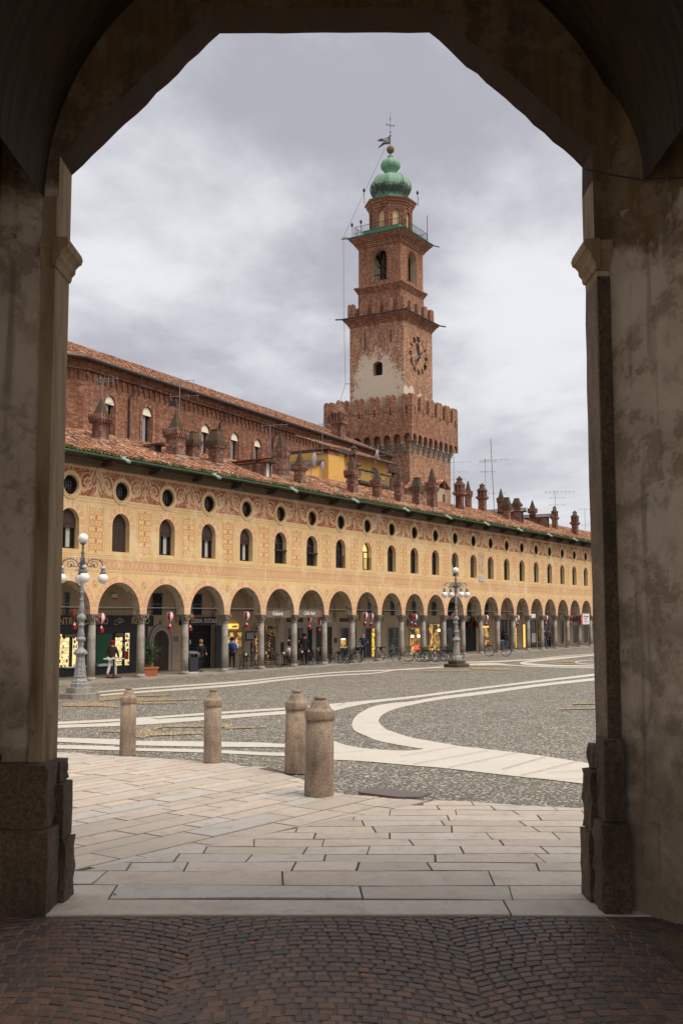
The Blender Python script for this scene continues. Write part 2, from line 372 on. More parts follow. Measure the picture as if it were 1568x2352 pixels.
# painted facade --------------------------------------------------
def facade(g):
    x,y,z=g.xyz()
    u=x/W-.46+.5; cell=u.fl(); du=(u-cell-.5)*W; a=du.abs()
    n1=g.noise(.35,5,rough=.6); n2=g.noise(3.0,4,rough=.65); n3=g.noise(2.0,3,v=g.vec(x,y,z*.15)); nf=g.noise(22,2)
    cr=g.mix(((n1-.3)*2.2).cl(),(.75,.525,.26),(.60,.40,.185))
    low=z.lt(4.95)
    cr=g.mix(low*.35,cr,(.73,.485,.24))
    cr=g.mix(((n2-.45)*3).cl()*.35,cr,(.50,.31,.14))
    cr=g.mix(((n3-.5)*4).cl()*.4,cr,(.80,.60,.34))
    brown=(.34,.125,.06)
    # cornice lines
    def lines(c,zs,th,col,f):
        for q in zs: c=g.mix((z-q).abs().lt(th)*f,c,col)
        return c
    cr=lines(cr,(8.06,7.93,5.52,5.60,4.90,4.84),.018,(.36,.22,.12),.6)
    # frieze with scrolls
    ro=(a.pw(2.0)+(z-8.58).pw(2.0)).sq()
    nd=g.noise(3.2,3); nq=g.noise(9.5,3)
    fx=a-.97; fz=z-8.78; rr=(fx.pw(2.0)+fz.pw(2.0)).sq(); th=fz.at2(fx)
    sp=((th*1.0+rr*29.0+(nd-.5)*5.0).sin()).gt(.38)*rr.lt(.44)
    leaf=((th*7.0+rr*11.0).sin()).gt(.35)*rr.band(.08,.24)
    b=W/2-a
    stem=(b-(z*9.0).sin()*.03).abs().lt(.045)*z.lt(9.4)
    fan=((b*26.0+(z-8.4)*16.0+(nd-.5)*8.0).sin()).gt(.55)*b.lt(.46)*((z-9.0).gt(-.1)).mx(b.lt(.25))
    swag=((z-8.42)-((a-.75)*2.1).pw(2.0)*.5+(nd-.5)*.2).abs().lt(.075)
    fill=((nq-.5).gt(.075))
    pat=sp.mx(leaf).mx(stem).mx(fan).mx(swag).mx(fill*rr.gt(.40)*.9)
    dots=g.noise(16,1).gt(.62)
    fr=g.mix(pat*(.60+n1*.4),g.mix(n2,(.30,.055,.032),(.22,.04,.026)),(.68,.47,.27))
    fr=g.mix(dots*.4,fr,(.46,.24,.13))
    worn=((g.noise(.22,2)-.50)*5).cl()
    fr=g.mix(worn*.3,fr,(.50,.32,.19))
    fr=g.mix((z-9.42).abs().lt(.05)*.7,fr,(.60,.42,.24))
    c=g.mix(z.band(8.17,9.5),cr,fr)
    # above the frieze
    c=g.mix(z.gt(9.5),c,g.mix(n2,(.22,.15,.09),(.30,.215,.13)))
    c=g.mix(z.gt(9.5)*((z*9.0).fr().lt(.14))*.5,c,(.10,.07,.05))
    # oculus ring
    c=g.mix(ro.lt(.64),c,(.66,.45,.23)); c=g.mix((ro-.63).abs().lt(.018)*.7,c,(.32,.19,.10)); c=g.mix((ro-.52).abs().lt(.014)*.6,c,(.38,.24,.13)); c=g.mix((ro-.475).abs().lt(.012)*.6,c,(.38,.24,.13))
    # window surround
    rw=(a.pw(2.0)+(z-7.0).mx(0.0).pw(2.0)).sq()
    ring=rw.band(.58,.88)*z.gt(6.85)*z.lt(7.95); tw=(z-7.0).at2(a)
    c=g.mix(ring,c,(.72,.46,.27)); c=g.mix(ring*((tw*13.0+PI/2).sin().gt(-.2))*rw.band(.64,.83),c,(.56,.23,.13)); c=g.mix(ring*((tw*13.0+PI/2).sin().gt(.35))*rw.band(.69,.79),c,(.68,.42,.24))
    c=g.mix((rw-.885).abs().lt(.016)*z.band(5.8,8.0)*.5,c,(.34,.21,.12)); c=g.mix(a.lt(.09)*z.band(7.6,7.95),c,(.70,.50,.27))
    c=g.mix((a-.72).abs().lt(.012)*z.band(5.8,6.85)*.45,c,(.34,.21,.12))
    c=g.mix((a-1.03).abs().lt(.018)*z.band(5.65,7.9)*.5,c,(.34,.21,.12)); c=g.mix((z-7.86).abs().lt(.03)*((x*14.0).fr().lt(.5))*a.band(.5,1.0)*.4,c,brown)
    # star panels
    pm=b.lt(.45)*z.band(5.70,7.78); q=b-.225; pz=(((z-5.70)/.52).fr()-.5)*.52; pr=(q.pw(2.0)+pz.pw(2.0)).sq(); pt=pz.at2(q)
    RR=(pt*8.0).cos()*.022+.150
    pl=(pr-RR).abs().lt(.026); pl=pl.mx((q.abs()-pz.abs()).abs().lt(.020)*pr.gt(.17))
    pz2=(((z-5.70)/.52+.5).fr()-.5)*.52
    crs=(b.lt(.030)*pz2.abs().lt(.15)).mx(b.lt(.085)*pz2.abs().lt(.035)).mx(b.gt(.415)*.8)
    pc=g.mix(nf,(.76,.52,.26),(.66,.42,.20)); pc=g.mix(pl*.95,pc,(.42,.16,.07)); pc=g.mix(crs,pc,(.36,.11,.055)); pc=g.mix(pr.lt(.055),pc,(.62,.31,.07)); 
    fade=((g.noise(.5,3)-.30)*3).cl()
    c=g.mix(pm*(fade*.3+.7),c,pc)
    # ornament band
    bb=z.band(4.97,5.44); k=((x/.30).fr()-.5)*.30; kz=z-5.05
    kr=(k.pw(2.0)*2.6+(z-5.19).pw(2.0)).sq()
    bp=(kr-.185).abs().lt(.042); bp=bp.mx(k.abs().lt(.022)*z.band(5.06,5.3)); bp=bp.mx((k.abs()-.13).abs().lt(.02)*z.gt(5.1))
    bc=g.mix(bp*.8,g.mix(nf,(.72,.48,.27),(.62,.38,.22)),(.50,.22,.12))
    bc=g.mix(((z-4.99).abs().lt(.02)).mx((z-5.42).abs().lt(.02))*.6,bc,(.36,.17,.09))
    c=g.mix(bb*(fade*.4+.55),c,bc)
    # arcade ring
    ra=(a.pw(2.0)+(z-3.06).mx(0.0).pw(2.0)).sq(); ta=(z-3.06).at2(a)
    rg=ra.band(1.355,1.60)*z.lt(4.72); wv=(ta*28.0+PI/2).sin()
    c=g.mix(rg,c,(.72,.45,.27)); c=g.mix(rg*wv.gt(-.2)*ra.band(1.40,1.56),c,(.56,.23,.13)); c=g.mix(rg*wv.gt(.3)*ra.band(1.435,1.525),c,(.74,.46,.28))
    c=g.mix((ra-1.605).abs().lt(.014)*z.lt(4.75)*.7,c,(.36,.2,.11)); c=g.mix((ra-1.80).abs().lt(.012)*z.band(3.6,4.55)*.4,c,(.36,.22,.12)); c=g.mix(a.lt(.10)*z.band(4.40,4.75),c,(.74,.50,.27))
    # roundels
    rd=(b.pw(2.0)*1.25+(z-4.30).pw(2.0)).sq(); c=g.mix(rd.lt(.19),c,(.46,.20,.10)); c=g.mix(rd.lt(.15)*((nq-.45).gt(0.0)),c,(.66,.42,.24)); c=g.mix((rd-.19).abs().lt(.015)*.8,c,(.70,.48,.28))
    # repairs and bleached patches that differ from bay to bay
    cw=g.white(g.vec(cell,0.0,0.0)); c=g.mix(cw*.14,c,(.50,.35,.19)); n5=g.noise(.55,5,v=g.vec(x,y,z*.8),rough=.7,dist=.6)
    c=g.mix(((n5-.52)*9).cl()*.5,c,(.76,.60,.38)); fk=g.noise(7.5,4,rough=.75); c=g.mix(((fk-.56)*10).cl()*.32*z.lt(9.5),c,(.44,.27,.14)); c=g.mix(((.40-fk)*10).cl()*.3*z.lt(9.5),c,(.80,.62,.38)); n6=g.noise(1.4,4,v=g.vec(x*2.5,y,z*.22),rough=.7); c=g.mix(((n6-.57)*9).cl()*.55*z.lt(8.1),c,(.50,.35,.20))
    c=g.mix(((9.9-z)*.35).cl().pw(.5)*-.22+.22,c,(.25,.15,.08))  # gradual darkening towards the top of the wall, same in every bay
    # rain stains and dirt
    c=g.mix(((n3-.56)*6).cl()*.30,c,(.34,.24,.14)); c=g.mix(((nf-.62)*6).cl()*.3,c,(.42,.29,.17))
    return {'c':c,'h':n2*.6+nf*.4}
mat('painted_facade',facade,rough=.92,bump=.008)
mat('reveal_plaster',noisy((.72,.52,.29),(.58,.40,.21),2),rough=.92,bump=.004)
# ground -----------------------------------------------------------
def cobble(cols,size,grass=.5,stretch=1.4,dark=(.05,.045,.035)):
    def f(g):
        x,y,z=g.xyz()
        v=g.vec(x*stretch,y,0.0)
        d,cc=g.vor(1/size,v); e,_=g.vor(1/size,v,'DISTANCE_TO_EDGE'); big=g.noise(1.6,4,rough=.8)
        n=g.noise(.25,4); n2=g.noise(1.1,3); nf=g.noise(40,2)
        c=g.mix(cc,cols[0],cols[1]); c=g.mix(cc.gt(.82)*.8,c,cols[2]); c=g.mix(cc.band(.3,.36)*.8,c,cols[3])
        c=g.mix(nf*.35,c,cols[0]); c=g.mix((n-.35).cl()*.6,c,cols[2])
        c=g.mix(((big-.45)*3).cl()*.35,c,tuple(q*.6 for q in cols[0]))
        j=1.0-e.st(.0,.22)
        c=g.mix(j*.92,c,dark)
        gm=((n2-.46)*6).cl()*((g.noise(.12,2)-.45)*6).cl()*grass
        c=g.mix(gm*(j*.7+.25),c,(.11,.12,.035))
        return {'c':c,'h':e.st(.0,.28)+nf*.1,'r':1.0-cc*.35}
    return f
mat('cobbles',cobble([(.22,.20,.175),(.60,.55,.475),(.64,.53,.40),(.76,.73,.68)],.105,.7),bump=.03,rough=.6,spec=.5)
mat('cobbles_tan',cobble([(.58,.42,.24),(.78,.62,.40),(.70,.50,.28),(.50,.44,.36)],.11,.5),bump=.03,rough=.7)
def slab_f(g):
    a=g.attr(); n=g.noise(70,2,rough=.8); n1=g.noise(1.6,4); n2=g.noise(.5,3); nm=g.noise(9,4,rough=.7)
    q=g.new('ShaderNodeSeparateXYZ'); g.nt.links.new(a.outputs['Color'],q.inputs[0]); t=E(g,q.outputs[0]); w=E(g,q.outputs[1])
    n4=g.noise(3.2,5,rough=.75,dist=.5)
    c=g.mix(t,(.46,.40,.33),(.64,.54,.44)); c=g.mix((w-.70).st(0,.25)*.5,c,(.66,.52,.43)); c=g.mix(w.lt(.25)*.5,c,(.58,.575,.555))
    c=g.mix(((n-.4)*4).cl()*.4,c,(.30,.26,.22)); c=g.mix(((n1-.46)*4).cl()*.45,c,(.42,.35,.28)); c=g.mix(((nm-.52)*5).cl()*.45,c,(.34,.285,.235))
    c=g.mix(((n4-.53)*7).cl()*.55,c,(.33,.265,.21)); n7=g.noise(.35,4,rough=.6); c=g.mix(((n7-.5)*5).cl()*.3,c,(.36,.32,.28)); return {'c':c,'h':n*.35+nm*.8,'r':.5+n1*.4 if False else n1*.4+.4}
mat('slab_stone',slab_f,rough=.6,bump=.008,spec=.5)
mat('slab_joint',noisy((.10,.075,.052),(.17,.13,.09),6),rough=.95)
def whiteband(g):
    x,y,z=g.xyz(); n=g.noise(45,2); n1=g.noise(1.1,4); n2=g.noise(7,3)
    c=g.mix(n1,(.62,.575,.50),(.50,.455,.39)); c=g.mix(((n-.45)*3).cl()*.25,c,(.36,.33,.29)); c=g.mix(((n2-.50)*5).cl()*.4,c,(.42,.38,.32))
    return {'c':c,'h':n}
mat('white_granite',whiteband,rough=.6,bump=.003,spec=.5)
def sett_f(g):
    a=g.attr(); q=g.new('ShaderNodeSeparateXYZ'); g.nt.links.new(a.outputs['Color'],q.inputs[0]); t=E(g,q.outputs[0]); w=E(g,q.outputs[1])
    n=g.noise(30,3); c=g.mix(t,(.050,.029,.020),(.112,.056,.034)); c=g.mix(w.gt(.75)*.6,c,(.14,.07,.045)); c=g.mix(w.lt(.25)*.6,c,(.045,.037,.038)); c=g.mix(((n-.45)*3).cl()*.4,c,(.05,.04,.037))
    return {'c':c,'h':n}
mat('porphyry',sett_f,rough=.55,bump=.01,spec=.5)
def passage_f(g):
    x,y,z=g.xyz(); n=g.noise(.9,5,rough=.65,dist=.4); n2=g.noise(3.5,5,rough=.7); n3=g.noise(2.2,3,v=g.vec(x*3.0,y*3.0,z*.22)); nf=g.noise(30,3,rough=.7)
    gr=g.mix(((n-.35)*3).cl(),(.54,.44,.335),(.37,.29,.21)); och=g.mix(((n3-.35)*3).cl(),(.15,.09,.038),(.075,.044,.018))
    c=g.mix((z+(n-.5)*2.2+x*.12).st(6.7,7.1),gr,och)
    pe=((n2-.48)*14).cl()*((n-.42)*8).cl(); c=g.mix(pe*.6,c,(.18,.13,.08)); n8=g.noise(1.7,6,v=g.vec(x*1.2+4.0,y*1.2,z*.7),rough=.72); c=g.mix(((n8-.54)*12).cl()*.55*z.lt(7.0),c,(.50,.40,.31))
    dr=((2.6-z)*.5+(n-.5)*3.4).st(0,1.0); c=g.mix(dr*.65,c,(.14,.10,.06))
    c=g.mix(((n3-.58)*8).cl()*.5,c,(.10,.07,.045)); c=g.mix(((nf-.62)*8).cl()*.5,c,(.12,.09,.07))
    sp=((g.noise(9,4,rough=.8)-.60)*12).cl(); c=g.mix(sp*z.gt(6.5)*.8,c,(.03,.022,.015))
    return {'c':c,'h':n2*.7+nf*.3}
mat('passage_plaster',passage_f,rough=.95,bump=.02)
def edge_f(g):
    x,y,z=g.xyz(); n=g.noise(3.0,5,rough=.7); n2=g.noise(2.0,4,v=g.vec(x*3.0,y*3.0,z*.4)); sp=g.noise(40,2)
    c=g.mix(((n2-.35)*3).cl(),(.31,.225,.13),(.18,.12,.065)); pe=((n-.53)*14).cl()*((2.6-z)*.5+.35).cl(); c=g.mix(pe,c,g.mix(sp,(.16,.10,.07),(.30,.20,.15)))
    c=g.mix(((n2-.60)*10).cl()*.6,c,(.10,.065,.04)); return {'c':c,'h':n*.7+pe*-.6}
mat('passage_edge',edge_f,rough=.92,bump=.03)
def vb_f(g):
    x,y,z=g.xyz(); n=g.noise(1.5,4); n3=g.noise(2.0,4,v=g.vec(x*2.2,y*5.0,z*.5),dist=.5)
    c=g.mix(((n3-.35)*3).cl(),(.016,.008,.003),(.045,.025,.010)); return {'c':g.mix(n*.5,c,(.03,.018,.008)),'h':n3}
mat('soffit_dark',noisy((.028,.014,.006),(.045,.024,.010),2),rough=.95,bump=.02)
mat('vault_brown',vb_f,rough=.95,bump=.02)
M=MATS
# ================================================================== GROUND
def UV(u,v,z=0): return Vector((u*sin(AL)+v*cos(AL),-u*cos(AL)+v*sin(AL),z))
def toUV(P): return (P.x*sin(AL)-P.y*cos(AL), P.x*cos(AL)+P.y*sin(AL))
def struct(o): o['kind']='structure'; return o
mb=MB(); mb.poly([(-500,-500,0),(900,-500,0),(900,900,0),(-500,900,0)]); struct(mb.build('piazza_cobbles',M['cobbles']))
edge=[toUV(on_ground(crop(*a))) for a in [(G1,20,832),(G1,270,845),(G1,530,872),(G1,850,885),(G1,1280,910),(G2,430,912),(G2,495,950),(G2,915,1112),(G2,970,1135),(G2,1210,1155),(G3,0,1300),(G3,600,1315),(G3,1000,1350),(G3,1480,1372)]]
edge=[(-14,edge[0][1]-1.5)]+sorted(edge)+[(12,edge[-1][1]-1.6)]
def vedge(u):
    for (u0,v0),(u1,v1) in zip(edge,edge[1:]):
        if u<=u1: return v0+(v1-v0)*max(0,(u-u0))/(u1-u0)
    return edge[-1][1]
V0=10.50
base=MB(); us=[-13+.25*i for i in range(97)]
base.strip([UV(u,V0-.02,.004) for u in us],[UV(u,vedge(u),.004) for u in us]); struct(base.build('paving_joints',M['slab_joint']))
rows=[10.52,11.12,11.66,12.30,12.74,13.17,13.6,14.02,14.46,14.88,15.3,15.7,16.1,16.5,16.95,17.4,17.9,18.5,19.2]
bl=(toUV(on_ground(crop((240,3050,1.4255),80,640))),toUV(on_ground(crop((240,3050,1.4255),1568,340))))
def side(u,v):  # >0 : right of the diagonal seam
    (u0,v0),(u1,v1)=bl; return (u1-u0)*(v-v0)-(v1-v0)*(u-u0)
def clip(poly,fn):
    out=[]
    for i,p in enumerate(poly):
        q=poly[(i+1)%len(poly)]; a,b=fn(*p),fn(*q)
        if a>=0: out.append(p)
        if (a>=0)!=(b>=0): t=a/(a-b); out.append((p[0]+(q[0]-p[0])*t,p[1]+(q[1]-p[1])*t))
    return out
def slab(mb,poly,z0,z1,rg):
    if len(poly)<3: return
    ar=abs(sum(poly[i][0]*poly[(i+1)%len(poly)][1]-poly[(i+1)%len(poly)][0]*poly[i][1] for i in range(len(poly))))/2
    if ar<.02: return
    cx=sum(p[0] for p in poly)/len(poly); cy=sum(p[1] for p in poly)/len(poly)
    mb.cc=(rg.random(),rg.random(),rg.random(),1)
    tz=rg.uniform(-.003,.003)
    top=[UV(p[0],p[1],z1+tz+(p[0]-cx)*rg.uniform(-.002,.002)) for p in poly]; n=len(poly)
    if (poly[1][0]-poly[0][0])*(poly[2][1]-poly[1][1])-(poly[1][1]-poly[0][1])*(poly[2][0]-poly[1][0])<0: top=top[::-1]
    inn=[t+(UV(cx,cy,0)-UV(*toUV(t)))*0 for t in top]
    b=len(mb.v); mb.v+=[tuple(t) for t in top]+[(t.x,t.y,z0) for t in top]
    mb.face(range(b,b+n))
    for k in range(n): mb.face((b+k,b+n+k,b+n+(k+1)%n,b+(k+1)%n))
sm=MB(); rg=random.Random(11)
joints={0:[-6,1.62],1:[-6,-2.35,.22,1.72],2:[-6,-2.55-.1,-.62,1.62]}
for j in range(len(rows)-1):
    v0,v1=rows[j],rows[j+1]
    if j in joints: js=[-9]+joints[j][1:]+[5.2,8,10.5]
    else:
        js=[]; u=-12+rg.random()
        while u<11: js.append(u); u+=rg.uniform(.6,1.35)
    skb={q:rg.uniform(-.05,.05) for q in js}
    for a,b in zip(js,js[1:]):
        g=.006+rg.random()*.012; sk=rg.uniform(-.05,.05); r_=lambda:rg.uniform(.004,.020)
        wo=lambda q,uu:(.028*sin(uu*1.3+q*2.1)+.016*sin(uu*3.7+q*5.3)) if q>0 else 0
        m0=(a+b)/2; P=[(a+g,v0+wo(j,a)+r_()),(m0,v0+wo(j,m0)+r_()),(b-g,v0+wo(j,b)+r_()),(b-g+skb[b],v1+wo(j+1,b)-r_()),(m0+(skb[a]+skb[b])/2,v1+wo(j+1,m0)-r_()),(a+g+skb[a],v1+wo(j+1,a)-r_())]
        if j>1 or True:
            P=clip(P,(lambda u,v:-side(u,v)) if j>2 else (lambda u,v:1))
        if j>2 and len(P)<3: continue
        # clip against the curved front edge
        m_=(a+b)/2; va=vedge(a); vb=vedge(b)
        P=clip(P,lambda u,v:(va+(vb-va)*(u-a)/(b-a))-.02-v)
        slab(sm,P,.005,.020,rg)
# diagonal slabs left of the seam
d1=Vector((1.92,2.63)).normalized(); d2=Vector((d1.y,-d1.x))
t=-16
while t<16:
    wd=rg.choice((.30,.36,.45,.55)); s=-22+rg.random()*2
    while s<26:
        L=rg.uniform(.6,1.7); g=.012+rg.random()*.006
        P=[(d1.x*a+d2.x*b,d1.y*a+13+d2.y*b) for a,b in ((s+g,t+g),(s+L-g,t+g),(s+L-g,t+wd-g),(s+g,t+wd-g))]
        P=[(p[0],p[1]) for p in P]
        P=clip(P,lambda u,v:side(u,v)-.03); P=clip(P,lambda u,v:v-12.32) if P else P
        P=clip(P,lambda u,v:u+12.8) if P else P
        if len(P)>2:
            a=min(p[0] for p in P); b=max(p[0] for p in P); va=vedge(a); vb=vedge(b)
            if b-a>.01: P=clip(P,lambda u,v:(va+(vb-va)*(u-a)/(b-a))-.02-v)
        slab(sm,P,.005,.020,rg); s+=L
    t+=wd
struct(sm.build('stone_paving',M['slab_stone']))
# white granite bands
def gband(pts):
    a=[];b=[]
    for c,x,yt,yb in pts:
        a.append(on_ground(crop(c,x,yt),0)); b.append(on_ground(crop(c,x,yb),0))
    return a,b
def smooth_line(P,n=6):
    out=[]
    for i in range(len(P)-1):
        p0,p1,p2,p3=P[max(i-1,0)],P[i],P[i+1],P[min(i+2,len(P)-1)]
        for k in range(n):
            t=k/n; out.append(.5*((2*p1)+(p2-p0)*t+(2*p0-5*p1+4*p2-p3)*t*t+(3*p1-p0-3*p2+p3)*t**3))
    out.append(P[-1]); return out
wb=MB()
def addband(mb,a,b,z=.010,sm_=True,thick=None):
    if sm_: a,b=smooth_line(a),smooth_line(b)
    A=[Vector((p.x,p.y,z)) for p in a];B=[Vector((p.x,p.y,z)) for p in b]
    mb.strip(B,A)
BZ=[0.008]
def B_(pts,m=wb,s=True):
    BZ[0]+=.0006; a,b=gband(pts); addband(m,a,b,BZ[0],s)
B_([(G1,-200,322,334),(G1,280,290,300),(G1,645,258,270),(G1,1568,193,208),(G2,500,140,150),(G2,960,99,108),(G2,1568,74,82),(G3,340,243,249)])
B_([(G1,-200,350,362),(G1,300,317,329),(G1,650,287,303),(G1,1568,217,236),(G2,500,158,172),(G2,900,126,136),(G2,1250,108,116),(G3,0,268,276),(G3,340,253,259)])
B_([(G1,-300,568,592),(G1,20,556,578),(G1,530,530,552),(G1,800,513,531),(G1,1280,478,497),(G2,490,402,418),(G2,840,373,390)])
B_([(G1,-300,598,628),(G1,20,585,612),(G1,530,562,595),(G1,690,528,586),(G1,880,530,575),(G1,1280,512,545),(G2,490,430,458),(G2,890,395,452)])
B_([(G2,840,373,452),(G2,960,362,416),(G2,1080,352,388),(G2,1250,336,359),(G2,1568,304,323),(G3,400,441,458),(G3,700,404,418),(G3,1000,367,382),(G3,1530,304,322),(G3,1900,262,280)])
def B2(outer,inner,m=wb):
    BZ[0]+=.0006
    addband(m,[on_ground(crop(*p)) for p in outer],[on_ground(crop(*p)) for p in inner],BZ[0])
B2([(G3,1900,296,0)[:3],(G3,1530,338),(G3,1100,385),(G3,700,437),(G3,300,488),(G2,1568,348),(G2,1380,365),(G2,1230,395),(G2,1110,460),(G2,1062,530),(G2,1080,590),(G2,1180,640),(G2,1300,685),(G2,1568,735),(G3,200,902),(G3,330,960)],
   [(G3,1900,316),(G3,1530,358),(G3,1100,405),(G3,700,462),(G3,300,512),(G2,1568,378),(G2,1440,408),(G2,1345,445),(G2,1292,488),(G2,1290,530),(G2,1340,578),(G2,1420,610),(G2,1568,655),(G3,300,845),(G3,560,892)])
B_([(G2,880,668,840),(G2,895,674,840),(G2,1000,712,843),(G2,1210,748,856),(G2,1568,760,888),(G3,320,868,1046),(G3,500,880,1066),(G3,900,925,1112),(G3,1200,965,1143),(G3,1465,1008,1175),(G3,1800,1060,1215)])
B_([(G1,-300,690,725),(G1,20,702,740),(G1,530,715,765),(G1,690,728,770),(G1,1280,735,782),(G2,300,695,733),(G2,490,705,736),(G2,900,690,745)])
B_([(G1,-300,765,795),(G1,20,768,800),(G1,400,776,812),(G1,690,795,820),(G1,1280,805,835),(G2,300,775,802),(G2,490,780,810),(G2,905,788,840)])
# far swirl
B_([(C6,130,1347,1373),(C6,300,1315,1345),(C6,700,1265,1305),(C6,1100,1235,1262),(C6,1460,1205,1225),(C6,2000,1165,1180)])
B_([(C6,130,1348,1376),(C6,300,1362,1398),(C6,600,1385,1412),(C6,1000,1396,1420),(C6,1460,1405,1422),(C6,2000,1412,1425)])
B_([(G3,520,228,240),(G3,740,222,238),(C6,0,1393,1408),(C6,400,1412,1428),(C6,1460,1438,1453),(C6,2000,1445,1458)])
B_([(G3,520,212,220),(G3,740,206,216),(G3,1000,192,201),(C6,460,1275,1290),(C6,900,1228,1240),(C6,1460,1190,1200)])
B_([(C6,1110,1330,1352),(C6,1250,1310,1322),(C6,1460,1300,1310),(C6,2000,1290,1300)]); B_([(C6,1110,1332,1354),(C6,1200,1362,1375),(C6,1460,1378,1390),(C6,2000,1388,1400)])
struct(wb.build('white_stone_bands',M['white_granite']))
jl=MB()
for pts in (((0,960),(440,885)),((100,1025),(700,912)),((380,1050),(920,932)),((800,1063),(1140,965)),((940,1115),(1390,1002)),((1150,1090),(1465,1073)),((1000,1135),(1465,1140))):
    A,B=[on_ground(crop(G3,*p)) for p in pts]; d=(B-A).normalized(); n_=Vector((-d.y,d.x,0))*.008
    jl.poly([(A.x-n_.x,A.y-n_.y,.034),(B.x-n_.x,B.y-n_.y,.034),(B.x+n_.x,B.y+n_.y,.034),(A.x+n_.x,A.y+n_.y,.034)])
for (ca,xa,ya),(cb,xb,yb) in (((G2,1065,541),(G2,1288,530)),((G2,895,790),(G2,1180,770)),((G2,940,395),(G2,1010,360)),((G1,810,515),(G1,905,545)),((G1,180,760),(G1,30,770))):
    A,B=on_ground(crop(ca,xa,ya)),on_ground(crop(cb,xb,yb)); d=(B-A).normalized(); n_=Vector((-d.y,d.x,0))*.008
    jl.poly([(A.x-n_.x,A.y-n_.y,.034),(B.x-n_.x,B.y-n_.y,.034),(B.x+n_.x,B.y+n_.y,.034),(A.x+n_.x,A.y+n_.y,.034)])
struct(jl.build('paving_seams',M['slab_joint']))
tb=MB()
for p in ([(G1,380,640,650),(G1,530,632,655),(G1,690,627,700),(G1,800,602,690),(G1,900,585,615),(G1,1280,582,608),(G2,60,530,570)],[(G1,690,662,698),(G1,850,650,685),(G1,1280,645,668)],[(G2,0,570,583),(G2,340,556,570)],
   [(G1,25,392,420),(G1,350,378,420),(G1,520,408,432)],[(G1,350,337,375),(G1,530,322,360),(G1,690,348,375),(G1,1240,347,360)],[(G1,380,327,343),(G1,980,313,324)],[(G1,690,377,398),(G1,1050,387,396)],
   [(G3,160,284,291),(G3,540,279,289)],[(G3,560,252,274),(G3,870,264,279)],[(G3,560,238,250),(G3,740,242,250)],[(G3,1250,582,592),(G3,1540,572,584)],[(G3,1350,540,549),(G3,1560,536,546)],[(G3,0,216,224),(G3,300,226,232)],
   [(C6,680,1342,1368),(C6,800,1322,1352),(C6,1000,1312,1345),(C6,1110,1332,1352)],[(C6,680,1348,1374),(C6,900,1366,1384),(C6,1110,1368,1380)],
   [(G3,1180,212,218),(G3,1400,196,203)]):
    B_(p,tb)
struct(tb.build('tan_pebble_bands',M['cobbles_tan']))
mp=MB(); mp.poly([Vector((*on_ground(crop(c,x,y))[:2],.03)) for c,x,y in ((G2,1110,1122),(G3,-30,1285),(G3,150,1287),(G3,240,1256),(G2,1330,1090),(G2,1220,1086))][::-1])
mp.v=[(x,y,.028) for x,y,z in mp.v]
b=mp.v[:]; mp2=MB(); n=len(b); mp2.v=b+[(x,y,.0) for x,y,z in b]; mp2.face(range(n))
for k in range(n): mp2.face((k,(k+1)%n,n+(k+1)%n,n+k))
mp2.v+=[(x*.96+sum(q[0] for q in b)/n*.04,y*.96+sum(q[1] for q in b)/n*.04,.031) for x,y,z in b]; mp2.face(range(2*n,3*n))
tag(mp2.build('access_cover',M['metal_plate']),'flat reddish metal cover plate set in the cobbles beside the nearest bollard','access cover')
# passage setts (arched courses)
sb=MB(); sb.strip([UV(-3.4,2.0,.002),UV(3.75,2.0,.002)],[UV(-3.4,10.5,.002),UV(3.75,10.5,.002)]); struct(sb.build('sett_bedding',M['slab_joint']))
st=MB(); rg=random.Random(5); k=0
span=2.3
def arcv(u):
    s=((u+.15)/span+.5)%1*2-1; return .42*(1-s*s)
v=3.2
while v<10.9:
    u=-3.35+rg.random()*.1
    while u<3.7:
        wd=rg.uniform(.11,.145); dp=.118
        s=((u+wd/2+.15)/span+.5)%1*2-1; sl=-.42*2*s*2/span
        P=[]
        for a,b_ in ((0.008,  .009),(wd-.008,  .009),(wd-.008,dp-.008),(.008,dp-.008)):
            uu=u+a+rg.uniform(-.004,.004); vv=v+b_+arcv(u+wd/2)+sl*(a-wd/2)*.95+rg.uniform(-.004,.004)
            P.append((uu,min(vv,10.49)))
        if P[0][1]<10.44 and P[0][1]>3.3:
            st.cc=(rg.random(),rg.random(),0,1); z=.014+rg.uniform(-.003,.004); b=len(st.v)
            cx=sum(p[0] for p in P)/4; cy=sum(p[1] for p in P)/4
            st.v+=[tuple(UV(cx+(p[0]-cx)*.88,cy+(p[1]-cy)*.86,z)) for p in P]+[tuple(UV(p[0],p[1],z-.008)) for p in P]
            st.face((b,b+1,b+2,b+3))
            for q in range(4): st.face((b+q,b+4+q,b+4+(q+1)%4,b+(q+1)%4))
        u+=wd
    v+=.118
struct(st.build('passage_setts',M['porphyry']))
ks=MB()
for i in range(9): 
    v=9.9-i*1.0; ks.box(0,0,0,0,0,0)
    ks.v=ks.v[:-8]; ks.f=ks.f[:-6]; ks.mi=ks.mi[:-6]; ks.col=ks.col[:-6]; ks.sm=ks.sm[:-6]
    b=len(ks.v)
    for z in (.0,.03):
        for u,vv in ((2.72,v-.98),(3.05,v-.98),(3.05,v),(2.72,v)): ks.v.append(tuple(UV(u,vv,z)))
    ks.face((b+4,b+5,b+6,b+7)); ks.face((b,b+1,b+5,b+4)); ks.face((b+3,b+7,b+6,b+2)); ks.face((b+3,b,b+4,b+7))
struct(ks.build('passage_kerb',M['granite_jamb']))
